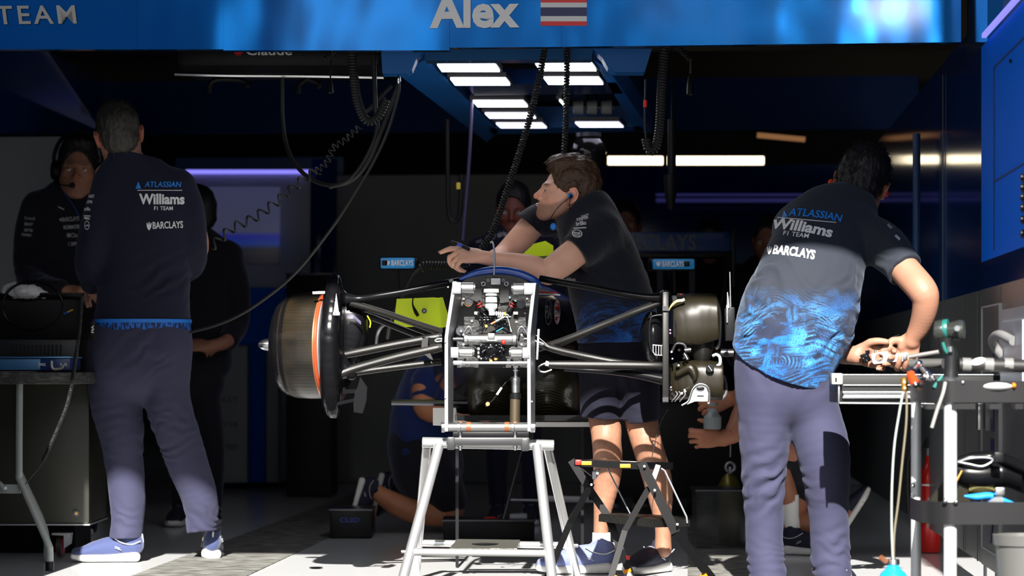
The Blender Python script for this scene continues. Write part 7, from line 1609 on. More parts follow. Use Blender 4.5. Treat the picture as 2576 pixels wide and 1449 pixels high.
# tool held by the bending man
tl = thing('clamp_tool', 'silver clamp tool with a round hole and long rod held by the bending man', 'tool', k2(2230, 900, -.06))
def TL(px, py, dd=-.065): return k2(px, py, dd)
ring = [(2195, 893), (2232, 886), (2236, 893), (2285, 887), (2290, 908), (2200, 916)]
m = MB()
outer = [(2191, 893), (2196, 889), (2232, 883), (2236, 892), (2262, 889), (2282, 886), (2288, 904), (2284, 908), (2240, 911), (2199, 916), (2195, 912)]
n_ = 24; cx_, cy_, ra, rb2 = 2212, 899, 9.5, 9
bm_ = bmesh.new(); ov = [bm_.verts.new(TL(x, y)) for x, y in outer]; iv = [bm_.verts.new(TL(cx_ + ra * math.cos(6.2832 * i / n_), cy_ + rb2 * math.sin(6.2832 * i / n_))) for i in range(n_)]
eds = [bm_.edges.new((ov[i], ov[(i + 1) % len(ov)])) for i in range(len(ov))] + [bm_.edges.new((iv[i], iv[(i + 1) % n_])) for i in range(n_)]
bmesh.ops.triangle_fill(bm_, use_beauty=True, edges=eds); g = bmesh.ops.extrude_face_region(bm_, geom=bm_.faces[:])
for v_ in g['geom']:
    if isinstance(v_, bmesh.types.BMVert): v_.co.y += .014
bm_.verts.index_update(); m.add([v_.co.copy() for v_ in bm_.verts], [[v_.index for v_ in f.verts] for f in bm_.faces]); bm_.free(); m.build('clamp_body', mat('tool_grey', (.50, .50, .49), .45, .4), tl)
m = MB(); m.tube([TL(cx_ + 10 * math.cos(t), cy_ + 9.5 * math.sin(t), -.067) for t in [6.2832 * i / 16 for i in range(16)]], .0014, 6, closed=True); m.build('hole_edge', M['alu'], tl)
m = MB(); m.box(TL(2277, 897, -.07), (.014, .014, .022), bev=.002); m.build('collar', M['alu'], tl)
m = MB(); m.cyl(TL(2284, 898, -.062), TL(2362, 885, -.10), .0078, 16); m.build('rod', mat('rod_grey', (.32, .30, .29), .4, .6), tl)
m = MB(); m.sph(TL(2246, 897, -.068), (.006, .002, .005), 12); m.cyl(TL(2202, 889, -.06), TL(2201, 880, -.06), .004, 10); m.build('screw', M['alu'], tl)
ch_ = thing('connector_block', 'small shiny black connector held in the fingers of the bending man', 'connector', k2(2177, 903, -.055)); m = MB()
m.box(k2(2177, 900, -.055), (.028, .022, .032), (Vector((.9, 0, .43)), Vector((0, 1, 0)), Vector((-.43, 0, .9))), bev=.003); m.box(k2(2182, 886, -.06), (.014, .014, .014), bev=.002); m.build('block', M['black_gloss'], ch_)
for dx_, dy_ in ((-5, 2), (3, -4), (4, 7)): m = MB(); m.sph(k2(2177 + dx_, 900 + dy_, -.070), .0028, 8); m.build('contact', M['chrome'], ch_)
m = MB(); m.tube([k2(2203, 862, .0), k2(2222, 862, .0), k2(2240, 850, .0), k2(2262, 842, .0)], .0012, 6, sm=4); m.build('thin_wire', M['black'], label='thin black wire between the two hands of the bending man', cat='wire')
# fire extinguisher
fe = thing('fire_extinguisher', 'red fire extinguisher with black handle standing by the right wall behind the trolley', 'fire extinguisher', fz(2338, 10.7)); ce = fz(2338, 10.7); se = F / 10.7
m = MB(); m.lathe(ce, (0, 0, 1), [(0, .040), (.01, .046), (.28, .046), (.33, .038), (.36, .022), (.375, .016), (.40, .016)], 36); cyl_ = m.build('cylinder', mat('ext_red', (.60, .008, .006), .3, coat=.3), fe)
m = MB(); m.lathe(ce, (0, 0, 1), [(.275, .0465), (.279, .0468), (.283, .0465)], 36, close=False); m.build('white_band', M['white'], cyl_)
bm, w, h = text_mesh('EXTINCTEUR', 1, .02); sign('lettering', bm, ce + Vector((-.006, -.047, .17)), (0, 0, 1), (-1, 0, 0), M['white_print'], cyl_, (.12, .018), .001)
m = MB(); m.cyl(ce + Vector((0, 0, .40)), ce + Vector((0, 0, .43)), .014, 16); m.build('valve', M['alu_dull'], fe)
m = MB(); m.tube([ce + Vector((-.01, 0, .43)), ce + Vector((-.005, 0, .455)), ce + Vector((.02, -.0, .49)), ce + Vector((.045, 0, .50))], [.012, .016, .012, .006], 10, sm=3, flat=.6); m.tube([ce + Vector((.0, -.02, .435)), ce + Vector((.035, -.02, .445)), ce + Vector((.05, -.02, .43)), ce + Vector((.03, -.02, .40))], .007, 8, sm=3); m.build('handle', M['black'], fe)
m = MB(); m.tube([ce + Vector((0, .0, .43)), ce + Vector((-.06, .0, .425)), ce + Vector((-.085, .0, .38)), ce + Vector((-.088, .0, .30)), ce + Vector((-.085, 0, .16))], .010, 10, sm=5); m.build('hose', M['rubber'], fe)
# ================================================================== left foreground: table, case, cabinet
tb_d = 9.85
tab = thing('folding_table', 'folding table with a black worktop and grey tubular legs at the left edge', 'table', (P(60, 0, tb_d).x, tb_d - YC, 0))
def tbp(name, mt, fn, par=tab): m = MB(); fn(m); return m.build(name, M[mt] if isinstance(mt, str) else mt, par)
wt = mat('worktop_black', (.035, .035, .032), .55, bump=(40, .4)); mottle(wt, (.02, .02, .018), (.10, .10, .09), 26, 6, .45, .75, (1, 1, 4))
zt_, zb_ = P(0, 936, tb_d - .05).z, P(0, 966, tb_d - .05).z
tbp('worktop', wt, lambda m: m.box(((P(-150, 0, tb_d).x + P(215, 0, tb_d).x) / 2, tb_d - YC + .10, (zt_ + zb_) / 2), (365 * tb_d / F, .62, zt_ - zb_), bev=.008))
tbp('leg', 'grey_paint', lambda m: m.tube([P(49, 966, 9.72), P(48, 1180, 9.72), P(54, 1215, 9.72), P(118, 1360, 9.70), P(125, 1385, 9.70), fz(125, 9.70) + Vector((0, 0, .02))], .0135, 16, sm=4))
tbp('leg', 'grey_paint', lambda m: m.tube([P(49, 966, 10.2), P(48, 1170, 10.2), P(54, 1200, 10.2), P(112, 1330, 10.2), fz(118, 10.2)], .0135, 16, sm=4))
tbp('leg_cap', 'black', lambda m: m.cyl(fz(125, 9.70), fz(125, 9.70) + Vector((0, 0, .035)), .0165, 16))
tbp('brace', 'grey_paint', lambda m: (m.bar(P(-60, 1230, 9.74), P(52, 1230, 9.74), .012, .034, hint=(0, 0, 1)), m.tube([P(-30, 1208, 9.72), P(-4, 1214, 9.70), P(12, 1232, 9.70)], .010, 8, sm=3)))
tbp('brace_bolt', 'alu', lambda m: m.cyl(P(14, 1228, 9.69), P(14, 1228, 9.73), .006, 10))
# blue equipment case
cs = thing('equipment_case', 'shallow blue metal case with catch and small white labels on the folding table', 'case', P(88, 934, 9.8)); cd = 9.78
def csp(name, mt, fn, par=cs): m = MB(); fn(m); return m.build(name, M[mt] if isinstance(mt, str) else mt, par)
csp('body', mat('case_blue', (.06, .20, .40), .35, .2), lambda m: m.box((P(30, 0, cd).x, cd - YC + .12, P(0, 917, cd).z), (.215, .24, 28 * cd / F), bev=.003)); csp('end_panel', mat('case_navy', (.01, .03, .14), .3), lambda m: m.box((P(138, 0, cd).x, cd - YC + .12, P(0, 917, cd).z), (.115, .236, 29 * cd / F), bev=.003))
csp('lid_rim', mat('rim_blue', (.08, .25, .50), .25, .4), lambda m: m.box((P(60, 0, cd).x, cd - YC + .12, P(0, 899, cd).z), (.36, .245, .006), bev=.002))
csp('catch', mat('catch_grey', (.45, .43, .40), .4, .3), lambda m: m.tube([P(130, 908, cd - .01), P(131, 924, cd - .012), P(138, 929, cd - .012), P(156, 926, cd - .012), P(158, 918, cd - .01)], .0055, 8, sm=3))
for txt, x, w_ in (('FW48-02', 107, 15), ('F', 154, 4), ('END', 165, 8)): bm, w, h = text_mesh(txt, 1, .02); sign('lettering', bm, P(x, 917, cd - .001) - Vector((0, .0, 0)), (1, 0, 0), (0, 0, 1), M['white_print'], cs, (w_ * cd / F, 8 * cd / F), .001)
csp('label_bar', 'white', lambda m: m.box(P(98, 917, cd - .001), (.0015, .002, .022)))
# vented black instrument behind the case
vb = thing('instrument_box', 'dark vented instrument box behind the blue case on the folding table', 'instrument', P(100, 934, 10.15))
m = MB(); m.box((P(70, 0, 10.2).x, .30, P(0, 894, 10.2).z), (.42, .3, 80 * 10.2 / F), bev=.01); m.build('housing', mat('box_dark', (.022, .024, .025), .45), vb)
m = MB(); [m.box(P(30 + i * 10.2, 881, 10.04), (.0075, .006, .042)) for i in range(13)]; m.build('vent_slots', M['dark_void'], vb)
# wheel rim ring, cloth and boxes on the rear cabinet
rg = spline([tuple(P(82 + 76 * math.cos(6.2832 * i / 12), 770 + 62 * math.sin(6.2832 * i / 12), 9.95)) for i in range(12)], 4, True)
m = MB(); m.tube([Vector(v) for v in rg], .0045, 8, closed=True); m.build('cable_ring', M['black_gloss'], label='large thin black ring standing at the left in front of the white cloth', cat='ring')
cb = thing('rear_bench', 'dark bench with lumpy black equipment behind the ring at left', 'bench', P(80, 900, 10.9))
m = MB(); m.box((P(60, 0, 10.9).x, .9, P(0, 820, 10.9).z), (.55, .4, 150 * 10.9 / F), bev=.03); m.build('bench_body', M['black'], cb); m = MB(); m.box((P(60, 0, 10.9).x, .9, P(0, 746, 10.9).z), (.58, .45, .02), bev=.005); m.build('bench_top', M['black_gloss'], cb)
m = MB(); m.box((P(60, 0, 10.9).x, .9, .32), (.5, .4, .64)); m.build('plinth', M['black'], cb)
S = SDF(*bounds(10.7, 20, 705, 130, 760, -.1, .12), .003); S.limb([P(36, 738, 10.7), P(60, 732, 10.68), P(85, 736, 10.7), P(112, 742, 10.7)], [(.018, .03), (.028, .04), (.024, .035), (.012, .02)], (0, 0, 1), .01); S.disp(lambda x, y, z: vnoise(x, y, z, 50) * .007 + vnoise(x, y, z, 120) * .003); S.build('crumpled_cloth', M['white'], label='crumpled white cloth lying behind the black ring at left', cat='cloth')
m = MB(); m.tube([P(8, 738, 10.6), P(14, 722, 10.6), P(40, 711, 10.6)], [.006, .010, .006], 8, sm=3); m.build('pale_tool', M['grey_light'], label='pale rounded tool end left of the crumpled cloth', cat='tool')
m = MB(); m.bar(P(145, 738, 10.85), P(163, 741, 10.8), .006, .006); m.build('white_marker', M['white'], label='short white marker right of the crumpled cloth', cat='marker')
t = thing('screwdriver', 'tiny blue and yellow driver by the headset man', 'screwdriver', P(172, 785, 10.69)); m = MB(); m.cyl(P(160, 789, 10.69), P(170, 785, 10.69), .005, 12); m.build('handle', mat('drv_blue', (.02, .12, .6), .4), t); m = MB(); m.cyl(P(170, 785, 10.69), P(183, 779, 10.69), .0035, 10); m.build('sleeve', M['yellow'], t)
# dark rolling cabinet under the table
rc = thing('rolling_cabinet', 'dark metal cabinet on castors behind the table legs', 'cabinet', (P(80, 0, 10.3).x, .35, 0))
m = MB(); zc0, zc1 = P(0, 1318, 10.2).z, P(0, 962, 10.2).z; m.box(((P(-120, 0, 10.2).x + P(225, 0, 10.2).x) / 2, .42, (zc0 + zc1) / 2), (345 * 10.2 / F, .44, zc1 - zc0), bev=.012); m.build('body', mat('cab_dark', (.030, .030, .024), .35, .3), rc)
m = MB(); m.box(((P(-120, 0, 10.2).x + P(226, 0, 10.2).x) / 2, .42, zc0 - .003), (348 * 10.2 / F, .45, .006)); m.build('bottom_edge', M['alu_dull'], rc)
m = MB(); m.cyl(P(192, 1292, 10.19), P(192, 1292, 10.2), .013, 20); s1_ = m.build('lock_plate', M['steel_dark'], rc); m = MB(); m.cyl(P(192, 1292, 10.18), P(192, 1292, 10.19), .006, 14); m.build('keyhole', M['gold'], s1_)
for x in (152, -60):
    w_ = x; m = MB(); m.lathe(Vector((P(w_, 0, 10.3).x - .012, .3, .052)), (1, 0, 0), [(0, .03), (.003, .045), (.021, .045), (.024, .03)], 28); wh = m.build('castor_wheel', mat('castor_dark', (.02, .012, .014), .4) if x > 0 else bpy.data.materials['castor_dark'], rc)
    m = MB(); m.lathe(Vector((P(w_, 0, 10.3).x - .014, .3, .052)), (1, 0, 0), [(0, .034), (.002, .036), (.026, .036), (.028, .034)], 28); m.build('red_band', mat('band_red', (.25, .01, .02), .4) if x > 0 else bpy.data.materials['band_red'], wh)
    m = MB(); m.poly([(P(w_, 0, 10.3).x - .03, .27, .105), (P(w_, 0, 10.3).x + .045, .27, .105), (P(w_, 0, 10.3).x + .04, .27, .06), (P(w_, 0, 10.3).x + .018, .27, .045), (P(w_, 0, 10.3).x + .018, .27, .095), (P(w_, 0, 10.3).x - .03, .27, .098)], (0, .06, 0)); m.build('castor_fork', M['alu_dull'], rc)
coil([(206, 745, 9.75), (200, 830, 9.75), (190, 900, 9.72), (182, 960, 9.6), (168, 1020, 9.6), (140, 1090, 9.6), (108, 1160, 9.6)], .0058, .0022, .0060, label='thin black coiled lead dropping past the table edge at left', cat='cable')
hose([(108, 1162, 9.6), (92, 1185, 9.6), (78, 1200, 9.6), (64, 1218, 9.65)], .002, label='straight end of the coiled lead by the table leg', cat='cable')
# ================================================================== people further back
# man with headset at left
b4 = 11.85; k4, s4 = Kf(b4)
p4 = thing('person', 'person with large headset and microphone facing the camera, black jacket, far left', 'person', (k4(185, 0).x, b4 - YC, 0))
hd = Head(k4(196, 428, 0), (.12, -1, -.05), (0.04, 0, 1), 1.12)
S = SDF(*bounds(b4, 20, 335, 320, 760, -.35, .3), .005); hd.add(S)
rows(S, b4, [(196, 450, .03, 34, 34), (198, 500, .05, 40, 40)], kk=.02); rows(S, b4, [(196, 500, .05, 60, 40), (180, 700, .05, 70, 50)], kk=.03)
rows(S, b4, [(215, 745, -.25, 18), (205, 735, -.3, 16)], kk=.02)
hh = Hand(k4(165, 728, -.28), (1, -.1, -.2), (0, -.5, .8), 1.0); hh.add(S, (0, 0, 1), [(.5, .8, .5)] * 4)
body4 = S.build('body', SKIN, p4, hd.tint((.42, .20, .12), red=.8)); hd.eyes(body4, (.05, .06, .05), (.35, 1, .05))
S = hair_cap(hd, .010, .020, front=.045, quiff=[((0, .05, .115), (.06, .045, .028))]); hr4 = S.build('hair', HAIR_BLACK, body4); strands(hr4, hd, 1200, lambda h, p: h.f * .5 - h.U * .5 + h.X * ((p - h.C).dot(h.X) * 8), HAIR_BLACK, hr4, .026, .4, wd=.0013)
hs = part('headset', 'black', lambda m: m.tube([hd.L(-.095, -.01, .01), hd.L(-.098, -.01, .06), hd.L(-.07, -.015, .125), hd.L(0, -.015, .158), hd.L(.07, -.015, .125), hd.L(.098, -.01, .06), hd.L(.095, -.01, .01)], .009, 10, sm=5, flat=.5), body4)
for q in (-1, 1): part('ear_cup', 'black', lambda m: m.lathe(hd.L(q * .070, -.005, -.005), hd.X * q, [(0, .040), (.012, .046), (.034, .044), (.044, .032), (.046, .01)], 28), hs)
part('microphone_arm', 'black', lambda m: m.tube([hd.L(.095, .01, -.03), hd.L(.085, .06, -.055), hd.L(.05, .10, -.066), hd.L(.025, .115, -.066)], .003, 8, sm=5), hs); part('microphone', 'black', lambda m: m.sph(hd.L(.015, .118, -.066), (.014, .010, .013), 14, hd.ax), hs)
S = SDF(*bounds(b4, -20, 440, 420, 1000, -.4, .35), .006)
rows(S, b4, [(196, 478, .06, 52, 50), (192, 510, .05, 98, 56), (185, 560, .03, 112, 70), (180, 650, .02, 108, 72), (180, 760, .02, 104, 76), (182, 870, .02, 106, 80)], kk=.03, p=2.3)
rows(S, b4, [(95, 525, .03, 42, 46), (74, 600, .02, 38, 42), (72, 680, .0, 36, 40), (95, 720, -.12, 33), (150, 728, -.26, 27)], kk=.03); rows(S, b4, [(290, 520, .03, 42, 46), (312, 600, .02, 38), (310, 690, .0, 36), (280, 730, -.12, 33), (225, 745, -.26, 25)], kk=.03)
S.ell(k4(197, 470, .03), (.055, .06, .06), None, .004, 's'); S.disp(folds([(k4(80, 690), .09, (.5, 0, .9), .05, .005), (k4(150, 720, -.1), .13, (.3, 0, 1), .06, .005)], .04, .004))
jk4 = S.build('jacket', BLACKC, body4)
part('collar_piping', mat('piping_blue', (.01, .05, .35), .5), lambda m: m.tube([k4(160, 486, -.08), k4(180, 510, -.10), k4(200, 545, -.11)], .002, 6, sm=3), jk4)
gp = mat('print_grey', (.40, .40, .40), .6)
brand_block(jk4, jk4, [('@star', 173, 592, 12, 12, 0, 0, 0, gp, 0), ('Claude', 194, 591, 32, 11, 3, .01, 0, gp, 0), ('@eagle', 153, 553, 7, 8, 0, 0, 0, gp, 0), ('BARCLAYS', 178, 551, 43, 11, 4, .02, 0, gp, 0), ('KOMATSU', 182, 571, 44, 10, 3, .04, 0, gp, 0), ('@ring', 176, 614, 9, 9, 0, 0, 0, gp, 0), ('KPMG', 192, 613, 22, 9, 5, .03, 0, gp, 0),
   ('Duracell', 75, 549, 26, 8, -4, .01, 0, gp, 0), ('BNY', 73, 564, 22, 8, -3, .03, 0, gp, 0), ('airia', 72, 578, 22, 9, -4, .02, 0, gp, 0), ('nuveen', 67, 591, 24, 7, -6, .02, 0, gp, 0), ('@bar', 154, 524, 16, 3, -25, 0, 0, gp, 0)], b4)
def legs_set(par, b, cx, hipy, mt, x1, x2, floor=None, h=.008, shoes=dkm, w=46, toe=(0, -1, 0)):
    k, s = Kf(b); fy = HY + H * s; S = SDF(*bounds(b, cx - 150, hipy - 40, cx + 150, fy - 10, -.3, .3), h)
    rows(S, b, [(cx, hipy - 20, 0, w * 1.9, w * 1.7), (cx, hipy + 40, 0, w * 2, w * 1.8)], kk=.03)
    for x in (x1, x2): rows(S, b, [((cx + x) / 2, hipy + 50, 0, w * 1.05, w * 1.4), (x, (hipy + fy) / 2 + 20, 0, w * .8, w), (x, fy - 60, 0, w * .6, w * .7), (x, fy - 22, 0, w * .6, w * .7)], kk=.02)
    o = S.build('trousers', mt, par)
    for x in (x1, x2): shoe(par, Vector((k(x, 0).x, b - YC + .05, 0)), toe, .28, mats=shoes)
    return o
legs_set(body4, b4, 182, 880, BLACKC, 150, 218)
# generic standing background person
def bystander(label, b, px, head_y, face=(0, 1, 0), mt=BLACKC, hairm=HAIR_BLACK, width=1.0, legs=True, lean=0, skin=(.35, .16, .10), group=None):
    k, s = Kf(b); p = thing('person', label, 'person', (k(px, 0).x, b - YC, 0), group); u = s / 640.0
    hd = Head(k(px + lean, head_y + 90 * u, 0), face, (0, 0, 1), 1.05)
    lo, hi = bounds(b, px - 190 * u, head_y - 20 * u, px + 190 * u, head_y + 620 * u, -.35, .35); S = SDF(lo, hi, .008); hd.add(S)
    hx, hy_ = px + lean, head_y + 90 * u
    R_ = lambda d: [(x * u + px + lean * (1 - t), y * u + head_y, dd, a * u, b_ * u) for (x, y, dd, a, b_, t) in d]
    rows(S, b, R_([(0, 110, 0, 40, 42, 0), (0, 170, 0, 44, 44, 0), (0, 200, 0, 80, 50, .2), (0, 480, 0, 80, 60, 1)]), kk=.02)
    for q in (-1, 1):
        rows(S, b, R_([(q * 125, 420, -.0, 26, 26, .8), (q * 100, 480, -.16, 22, 22, 1), (q * 40, 500, -.24, 19, 19, 1)]), kk=.02)
        hn = Hand(k(px + q * 35 * u, head_y + 500 * u, -.25), (-q, 0, .1), (0, -.6, .7), .95); hn.add(S, (0, .5, .8), [(.5, .8, .5)] * 4)
    body = S.build('body', SKIN, p, hd.tint(skin)); hd.eyes(body)
    hair_cap(hd, .010, .014, h=.005).build('hair', hairm, body)
    S = SDF(lo, hi, .008)
    rows(S, b, R_([(0, 165, 0, 54, 54, 0), (0, 190, 0, 100, 60, .2), (0, 230, 0, 118 * width, 74, .3), (0, 340, 0, 108 * width, 80, .6), (0, 470, 0, 112 * width, 84, 1), (0, 540, 0, 114 * width, 86, 1)]), kk=.03, p=2.3)
    for q in (-1, 1): rows(S, b, R_([(q * 105, 215, 0, 44, 46, .2), (q * 130, 330, .02, 38, 42, .6), (q * 132, 420, -.02, 36, 38, .9), (q * 105, 475, -.13, 33, 33, 1)]), kk=.03)
    S.ell(hd.L(0, 0, -.075), (.056, .056, .05), None, .004, 's'); S.disp(lambda x, y, z: vnoise(x, y, z, 14) * .006); S.build('shirt', mt, body)
    if legs: legs_set(body, b, px, head_y + 560 * u, mt, px - 50 * u, px + 55 * u, h=.010, w=46 * u)
    return p, body, k, u
m5, bd5, k5, u5 = bystander('shadowed person in dark shirt with pale sleeve lettering behind the forearms of the leaning man', 12.7, 1292, 460, (-.1, -1, -.15), NAVY, skin=(.22, .07, .05))
sh5 = [o for o in bd5.children if o.name.startswith('shirt')][0]
brand_block(sh5, sh5, [('@ring', 1241, 594, 11, 16, 0, 0, 0, gp, 0), ('airia', 1263, 589, 24, 14, 8, .03, 0, gp, 0), ('VAST', 1205, 607, 16, 7, 20, .02, 0, gp, 0)], 12.7)
bystander('dark silhouetted person behind the right side of the standing man in jacket', 12.6, 492, 470, (-.6, .7, 0), BLACKC)
bystander('silhouetted person whose hair shows just behind the shoulder of the leaning man', 14.2, 1572, 505, (0, -1, 0), BLACKC)
bystander('silhouetted person with only the hair showing above the rear wing', 15.2, 1783, 552, (0, -1, 0), BLACKC)
bystander('silhouetted person half hidden behind the left side of the bending man', 13.6, 1935, 545, (-.3, -1, 0), BLACKC)
# kneeling person behind the trestle
b6 = 12.1; k6, s6 = Kf(b6)
p6 = thing('person', 'person in navy shirt and shorts kneeling on the floor behind the trestle', 'person', (k6(1060, 0).x, b6 - YC, 0))
hd = Head(k6(1165, 880, .1), (.8, .5, -.3), (.3, 0, .95), 1.05)
S = SDF(*bounds(b6, 860, 800, 1240, 1345, -.35, .4), .006); hd.add(S)
rows(S, b6, [(1165, 900, .1, 30), (1140, 940, .08, 36)], kk=.02); rows(S, b6, [(1120, 970, .05, 60), (1080, 1080, 0, 60), (1075, 1150, 0, 60)], kk=.03)
rows(S, b6, [(1065, 985, -.16, 30), (1072, 1030, -.18, 27), (1130, 1046, -.22, 22), (1190, 1040, -.2, 18)], kk=.02); hn = Hand(k6(1195, 1040, -.2), (1, 0, 0), (0, -.3, 1), 1.0); hn.add(S, (0, -1, .2), [(.4, .6, .4)] * 4)
for dy in (-.12, .10):
    rows(S, b6, [(1090, 1180, dy, 46), (1110, 1240, dy, 44), (1130, 1285, dy, 36), (1060, 1290, dy, 30), (1000, 1270, dy, 28), (950, 1240, dy, 20), (925, 1225, dy, 16)], kk=.02)
body6 = S.build('body', SKIN, p6, hd.tint((.50, .20, .10))); hair_cap(hd, .01, .012, h=.005).build('hair', HAIR_BROWN, body6)
S = SDF(*bounds(b6, 900, 880, 1230, 1200, -.35, .35), .007); rows(S, b6, [(1140, 930, .08, 54), (1110, 970, .05, 92, 90), (1075, 1050, 0, 92, 96), (1066, 1130, 0, 92, 100)], kk=.03); rows(S, b6, [(1075, 960, -.13, 38), (1066, 990, -.16, 34)], kk=.03); S.disp(lambda x, y, z: vnoise(x, y, z, 12) * .008)
bl6 = cloth('shirt_blue_dark', (.008, .02, .10)); S.build('shirt', bl6, body6)
S = SDF(*bounds(b6, 900, 1080, 1260, 1320, -.35, .35), .007); rows(S, b6, [(1066, 1120, 0, 92, 104), (1075, 1170, 0, 92, 104)], kk=.03)
for dy in (-.12, .10): rows(S, b6, [(1085, 1180, dy, 60), (1112, 1225, dy, 54), (1128, 1258, dy, 46)], kk=.03)
S.build('shorts', BLACKC, body6)
shoe(body6, k6(905, 1200, -.14), (-.25, 0, -1), .24, up=(1, 0, -.3), mats=dkm); shoe(body6, k6(955, 1188, .10), (-.2, 0, -1), .22, up=(1, 0, -.3), mats=dkm)
# squatting person behind the bending man, holding a bottle
b7 = 10.6; k7, s7 = Kf(b7)
p7 = thing('person', 'squatting person with black watch and white sock holding a bottle behind the bending man', 'person', (k7(1950, 0).x, b7 - YC, 0))
hd = Head(k7(1985, 850, .1), (-.9, .2, -.3), (-.1, 0, 1), 1.0)
S = SDF(*bounds(b7, 1740, 750, 2200, 1400, -.35, .4), .006); hd.add(S); rows(S, b7, [(1985, 870, .1, 36), (2000, 920, .1, 44)], kk=.02); rows(S, b7, [(2000, 930, .1, 80, 60), (2020, 1080, .1, 80, 60)], kk=.03)
rows(S, b7, [(1905, 985, -.02, 36), (1872, 1040, -.06, 30), (1850, 1085, -.10, 26), (1822, 1102, -.12, 19)], kk=.02); hn = Hand(k7(1815, 1106, -.12), (-1, 0, .05), (.1, -1, .1), 1.0); hn.add(S, (0, 0, 1), [(.4, .6, .4), (.6, .8, .4), (.7, .8, .4), (.8, .9, .4)])
rows(S, b7, [(1920, 960, .15, 36), (1880, 990, .10, 28), (1850, 1000, .02, 18), (1840, 1004, .0, 17)], kk=.02); hn2 = Hand(k7(1842, 1002, -.0), (-1, 0, -.35), (.1, -1, .3), 1.0); hn2.add(S, (0, 0, 1), [(.5, .8, .5)] * 4)
rows(S, b7, [(2030, 1150, .1, 60), (1985, 1130, 0, 50), (1950, 1140, -.02, 40), (1965, 1200, .0, 30), (1985, 1260, .02, 24), (1988, 1330, .02, 20)], kk=.02); rows(S, b7, [(2050, 1160, .12, 60), (2010, 1220, .12, 46), (1990, 1300, .1, 36), (2060, 1310, .1, 30), (2125, 1290, .12, 22)], kk=.02)
body7 = S.build('body', SKIN, p7, hd.tint((.40, .16, .09))); hair_cap(hd, .01, .012, h=.005).build('hair', HAIR_BROWN, body7)
S = SDF(*bounds(b7, 1860, 870, 2150, 1200, -.35, .4), .007); rows(S, b7, [(1998, 905, .1, 60), (2002, 950, .1, 92, 80), (2020, 1050, .1, 96, 86), (2030, 1150, .1, 96, 90)], kk=.03); rows(S, b7, [(1935, 950, .0, 46), (1908, 985, -.02, 42)], kk=.03); S.build('shirt', NAVY, body7)
S = SDF(*bounds(b7, 1900, 1050, 2150, 1300, -.35, .4), .007); rows(S, b7, [(2030, 1150, .1, 96, 96), (1990, 1135, .03, 62), (1958, 1140, 0, 52)], kk=.03); rows(S, b7, [(2045, 1165, .12, 70), (2015, 1215, .12, 58)], kk=.03); S.build('shorts', BLACKC, body7)
part('watch', 'black', lambda m: m.lathe(k7(1836, 1095, -.11), (1, 0, .5), [(-.012, .034), (-.010, .037), (.010, .037), (.012, .034)], 24), body7)
part('sock', 'white', lambda m: m.tube([k7(1985, 1245, .02), k7(1988, 1300, .02), k7(1992, 1340, .02)], [.040, .036, .036], 20), body7)
shoe(body7, Vector((k7(1975, 0).x, b7 - YC + .02, 0)), (.9, -.5, 0), .27, mats=dkm); shoe(body7, k7(2118, 1352, .12), (.55, 0, .85), .25, up=(-.8, .1, .5), mats=dkm)
bt7 = thing('water_bottle', 'pale translucent bottle held by the squatting person', 'bottle', k7(1792, 1078, -.12)); m = MB(); m.lathe(k7(1792, 1080, -.13), (.02, 0, 1), [(0, .03), (.004, .036), (.05, .036), (.062, .026), (.07, .02), (.085, .02)], 28); m.build('bottle_body', mat('bottle_grey', (.30, .34, .35), .3, trans=.3), bt7); m = MB(); m.cyl(k7(1793, 1022, -.13), k7(1793, 1012, -.13), .021, 20); m.build('cap', M['grey_plastic'], bt7)
# low equipment on the floor behind
def crate(label, x0, x1, y0, y1, d, mt, name='crate', h=.35, cat='crate'):
    t = thing(name, label, cat, (P((x0 + x1) / 2, 0, d).x, d - YC + h / 2, 0)); a, b = P(x0, y1, d), P(x1, y0, d); m = MB(); m.box(((a.x + b.x) / 2, d - YC + h / 2, b.z / 2), (b.x - a.x, h, b.z), bev=.008); m.build('body', M[mt] if isinstance(mt, str) else mt, t)
    m = MB(); m.box(((a.x + b.x) / 2, d - YC + h / 2, b.z + .003), (b.x - a.x + .01, h + .01, .01), bev=.003); m.build('rim', M['steel_dark'], t); return t
tc1 = crate('low dark tool tray on the floor behind the trestle', 1115, 1345, 1312, 1340, 11.4, 'black', 'tool_tray', .3, 'tray')
m = MB(); m.tube([P(1210, 1310, 11.5), P(1230, 1303, 11.5), P(1255, 1306, 11.5)], .006, 8, sm=3); m.build('red_cable', M['red'], label='short red cable lying on the low tool tray', cat='cable')
m = MB(); c = P(1262, 1306, 11.45); m.tube([c + Vector((math.cos(t) * .018, 0, math.sin(t) * .018)) for t in [6.2832 * i / 16 for i in range(16)]], .004, 8, closed=True); m.build('steel_ring', M['steel_dark'], label='dark steel ring standing on the low tool tray', cat='ring')
m = MB(); m.box(P(1304, 1300, 11.5), (.08, .05, .03), bev=.01); m.build('pale_box', M['grey_light'], label='small pale plastic box on the low tool tray', cat='box')
m = MB(); m.cyl(P(1285, 1258, 11.6), P(1520, 1262, 11.6), .006, 12); m.build('floor_rail', M['alu_dull'], label='thin metal rail low behind the trestle', cat='rail')
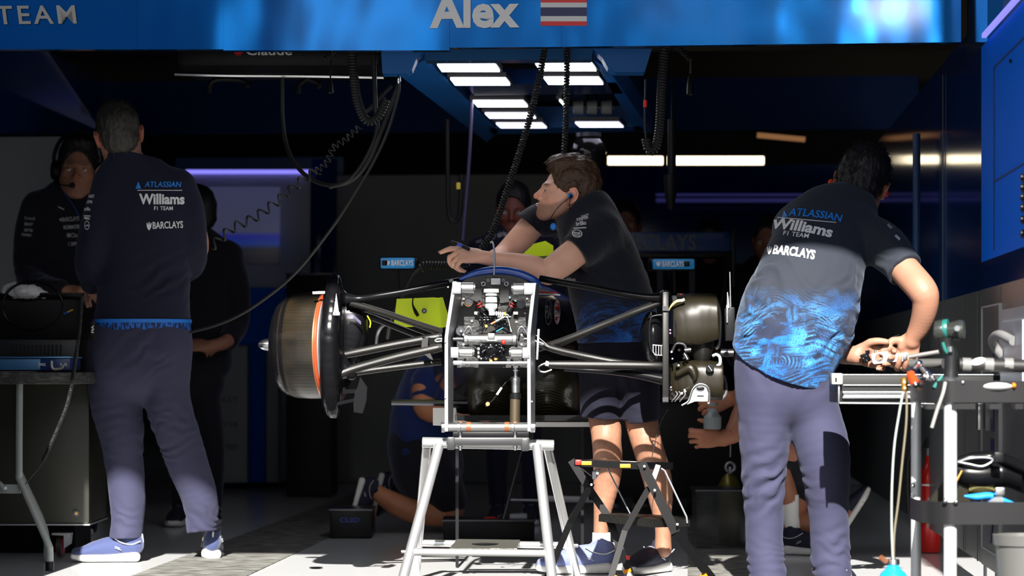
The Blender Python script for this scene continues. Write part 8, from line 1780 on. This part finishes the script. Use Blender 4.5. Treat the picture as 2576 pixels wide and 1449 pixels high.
m = MB(); m.bar(P(1375, 1252, 11.8), P(1480, 1254, 11.8), .02, .018); m.build('floor_beam', M['white'], label='short pale beam between the trestle and the stool', cat='beam')
m = MB(); m.cyl(P(1325, 1085, 11.5), P(1265, 1310, 11.45), .007, 12); m.build('thin_stand_rod', M['steel_dark'], label='slanting dark rod behind the trestle', cat='rod')
crate('dark crate with blue lettering on the floor left of the kneeling person', 830, 935, 1285, 1335, 11.6, 'black', 'tool_case', .3, 'case')
bm, w, h = text_mesh('CLED', 1, .03); sign('lettering', bm, P(880, 1308, 11.59), (1, 0, 0), (0, 0, 1), mat('letter_blue_dim', (.01, .02, .25), .4), [o for o in COL.objects if o.name.startswith('tool_case')][0], (.09, .022), .001)
cr_ = crate('clear plastic crate on the floor left of the bending man', 1752, 1872, 1236, 1372, 10.9, mat('clear_plastic', (.06, .065, .065), .2, alpha=.35), 'clear_crate', .3, 'crate')
gb_ = thing('gas_bottle', 'olive gold pressure bottle with round gauge beside the clear crate', 'gas bottle', (P(1835, 0, 11.3).x, 1.3, 0)); m = MB(); m.lathe((P(1835, 0, 11.3).x, 1.3, 0), (0, 0, 1), [(0, .045), (.01, .05), (P(0, 1200, 11.3).z - .04, .05), (P(0, 1200, 11.3).z, .03), (P(0, 1190, 11.3).z, .012)], 28); m.build('cylinder', mat('olive_gold', (.16, .13, .02), .35, .5), gb_)
m = MB(); c = P(1837, 1175, 11.28); m.tube([c + Vector((math.cos(t) * .020, 0, math.sin(t) * .020)) for t in [6.2832 * i / 16 for i in range(16)]], .006, 8, closed=True); m.cyl(c + Vector((0, .01, 0)), c + Vector((0, 0, -.03)), .008); m.build('gauge', M['alu_dull'], gb_)
m = MB(); m.cyl(P(1837, 1150, 11.3), P(1838, 1120, 11.3), .003); m.build('stem', M['alu_dull'], gb_)
hose([(1680, 1030, 9.3), (1668, 1050, 9.3), (1655, 1085, 9.3), (1646, 1120, 9.3), (1640, 1150, 9.3)], .0016, label='thin black wire hanging from the right wheel assembly', cat='wire')
crate('black equipment cabinet in the dark between the rear columns', 720, 836, 690, 1225, 15.4, 'black', 'equipment_cabinet', .5, 'cabinet')
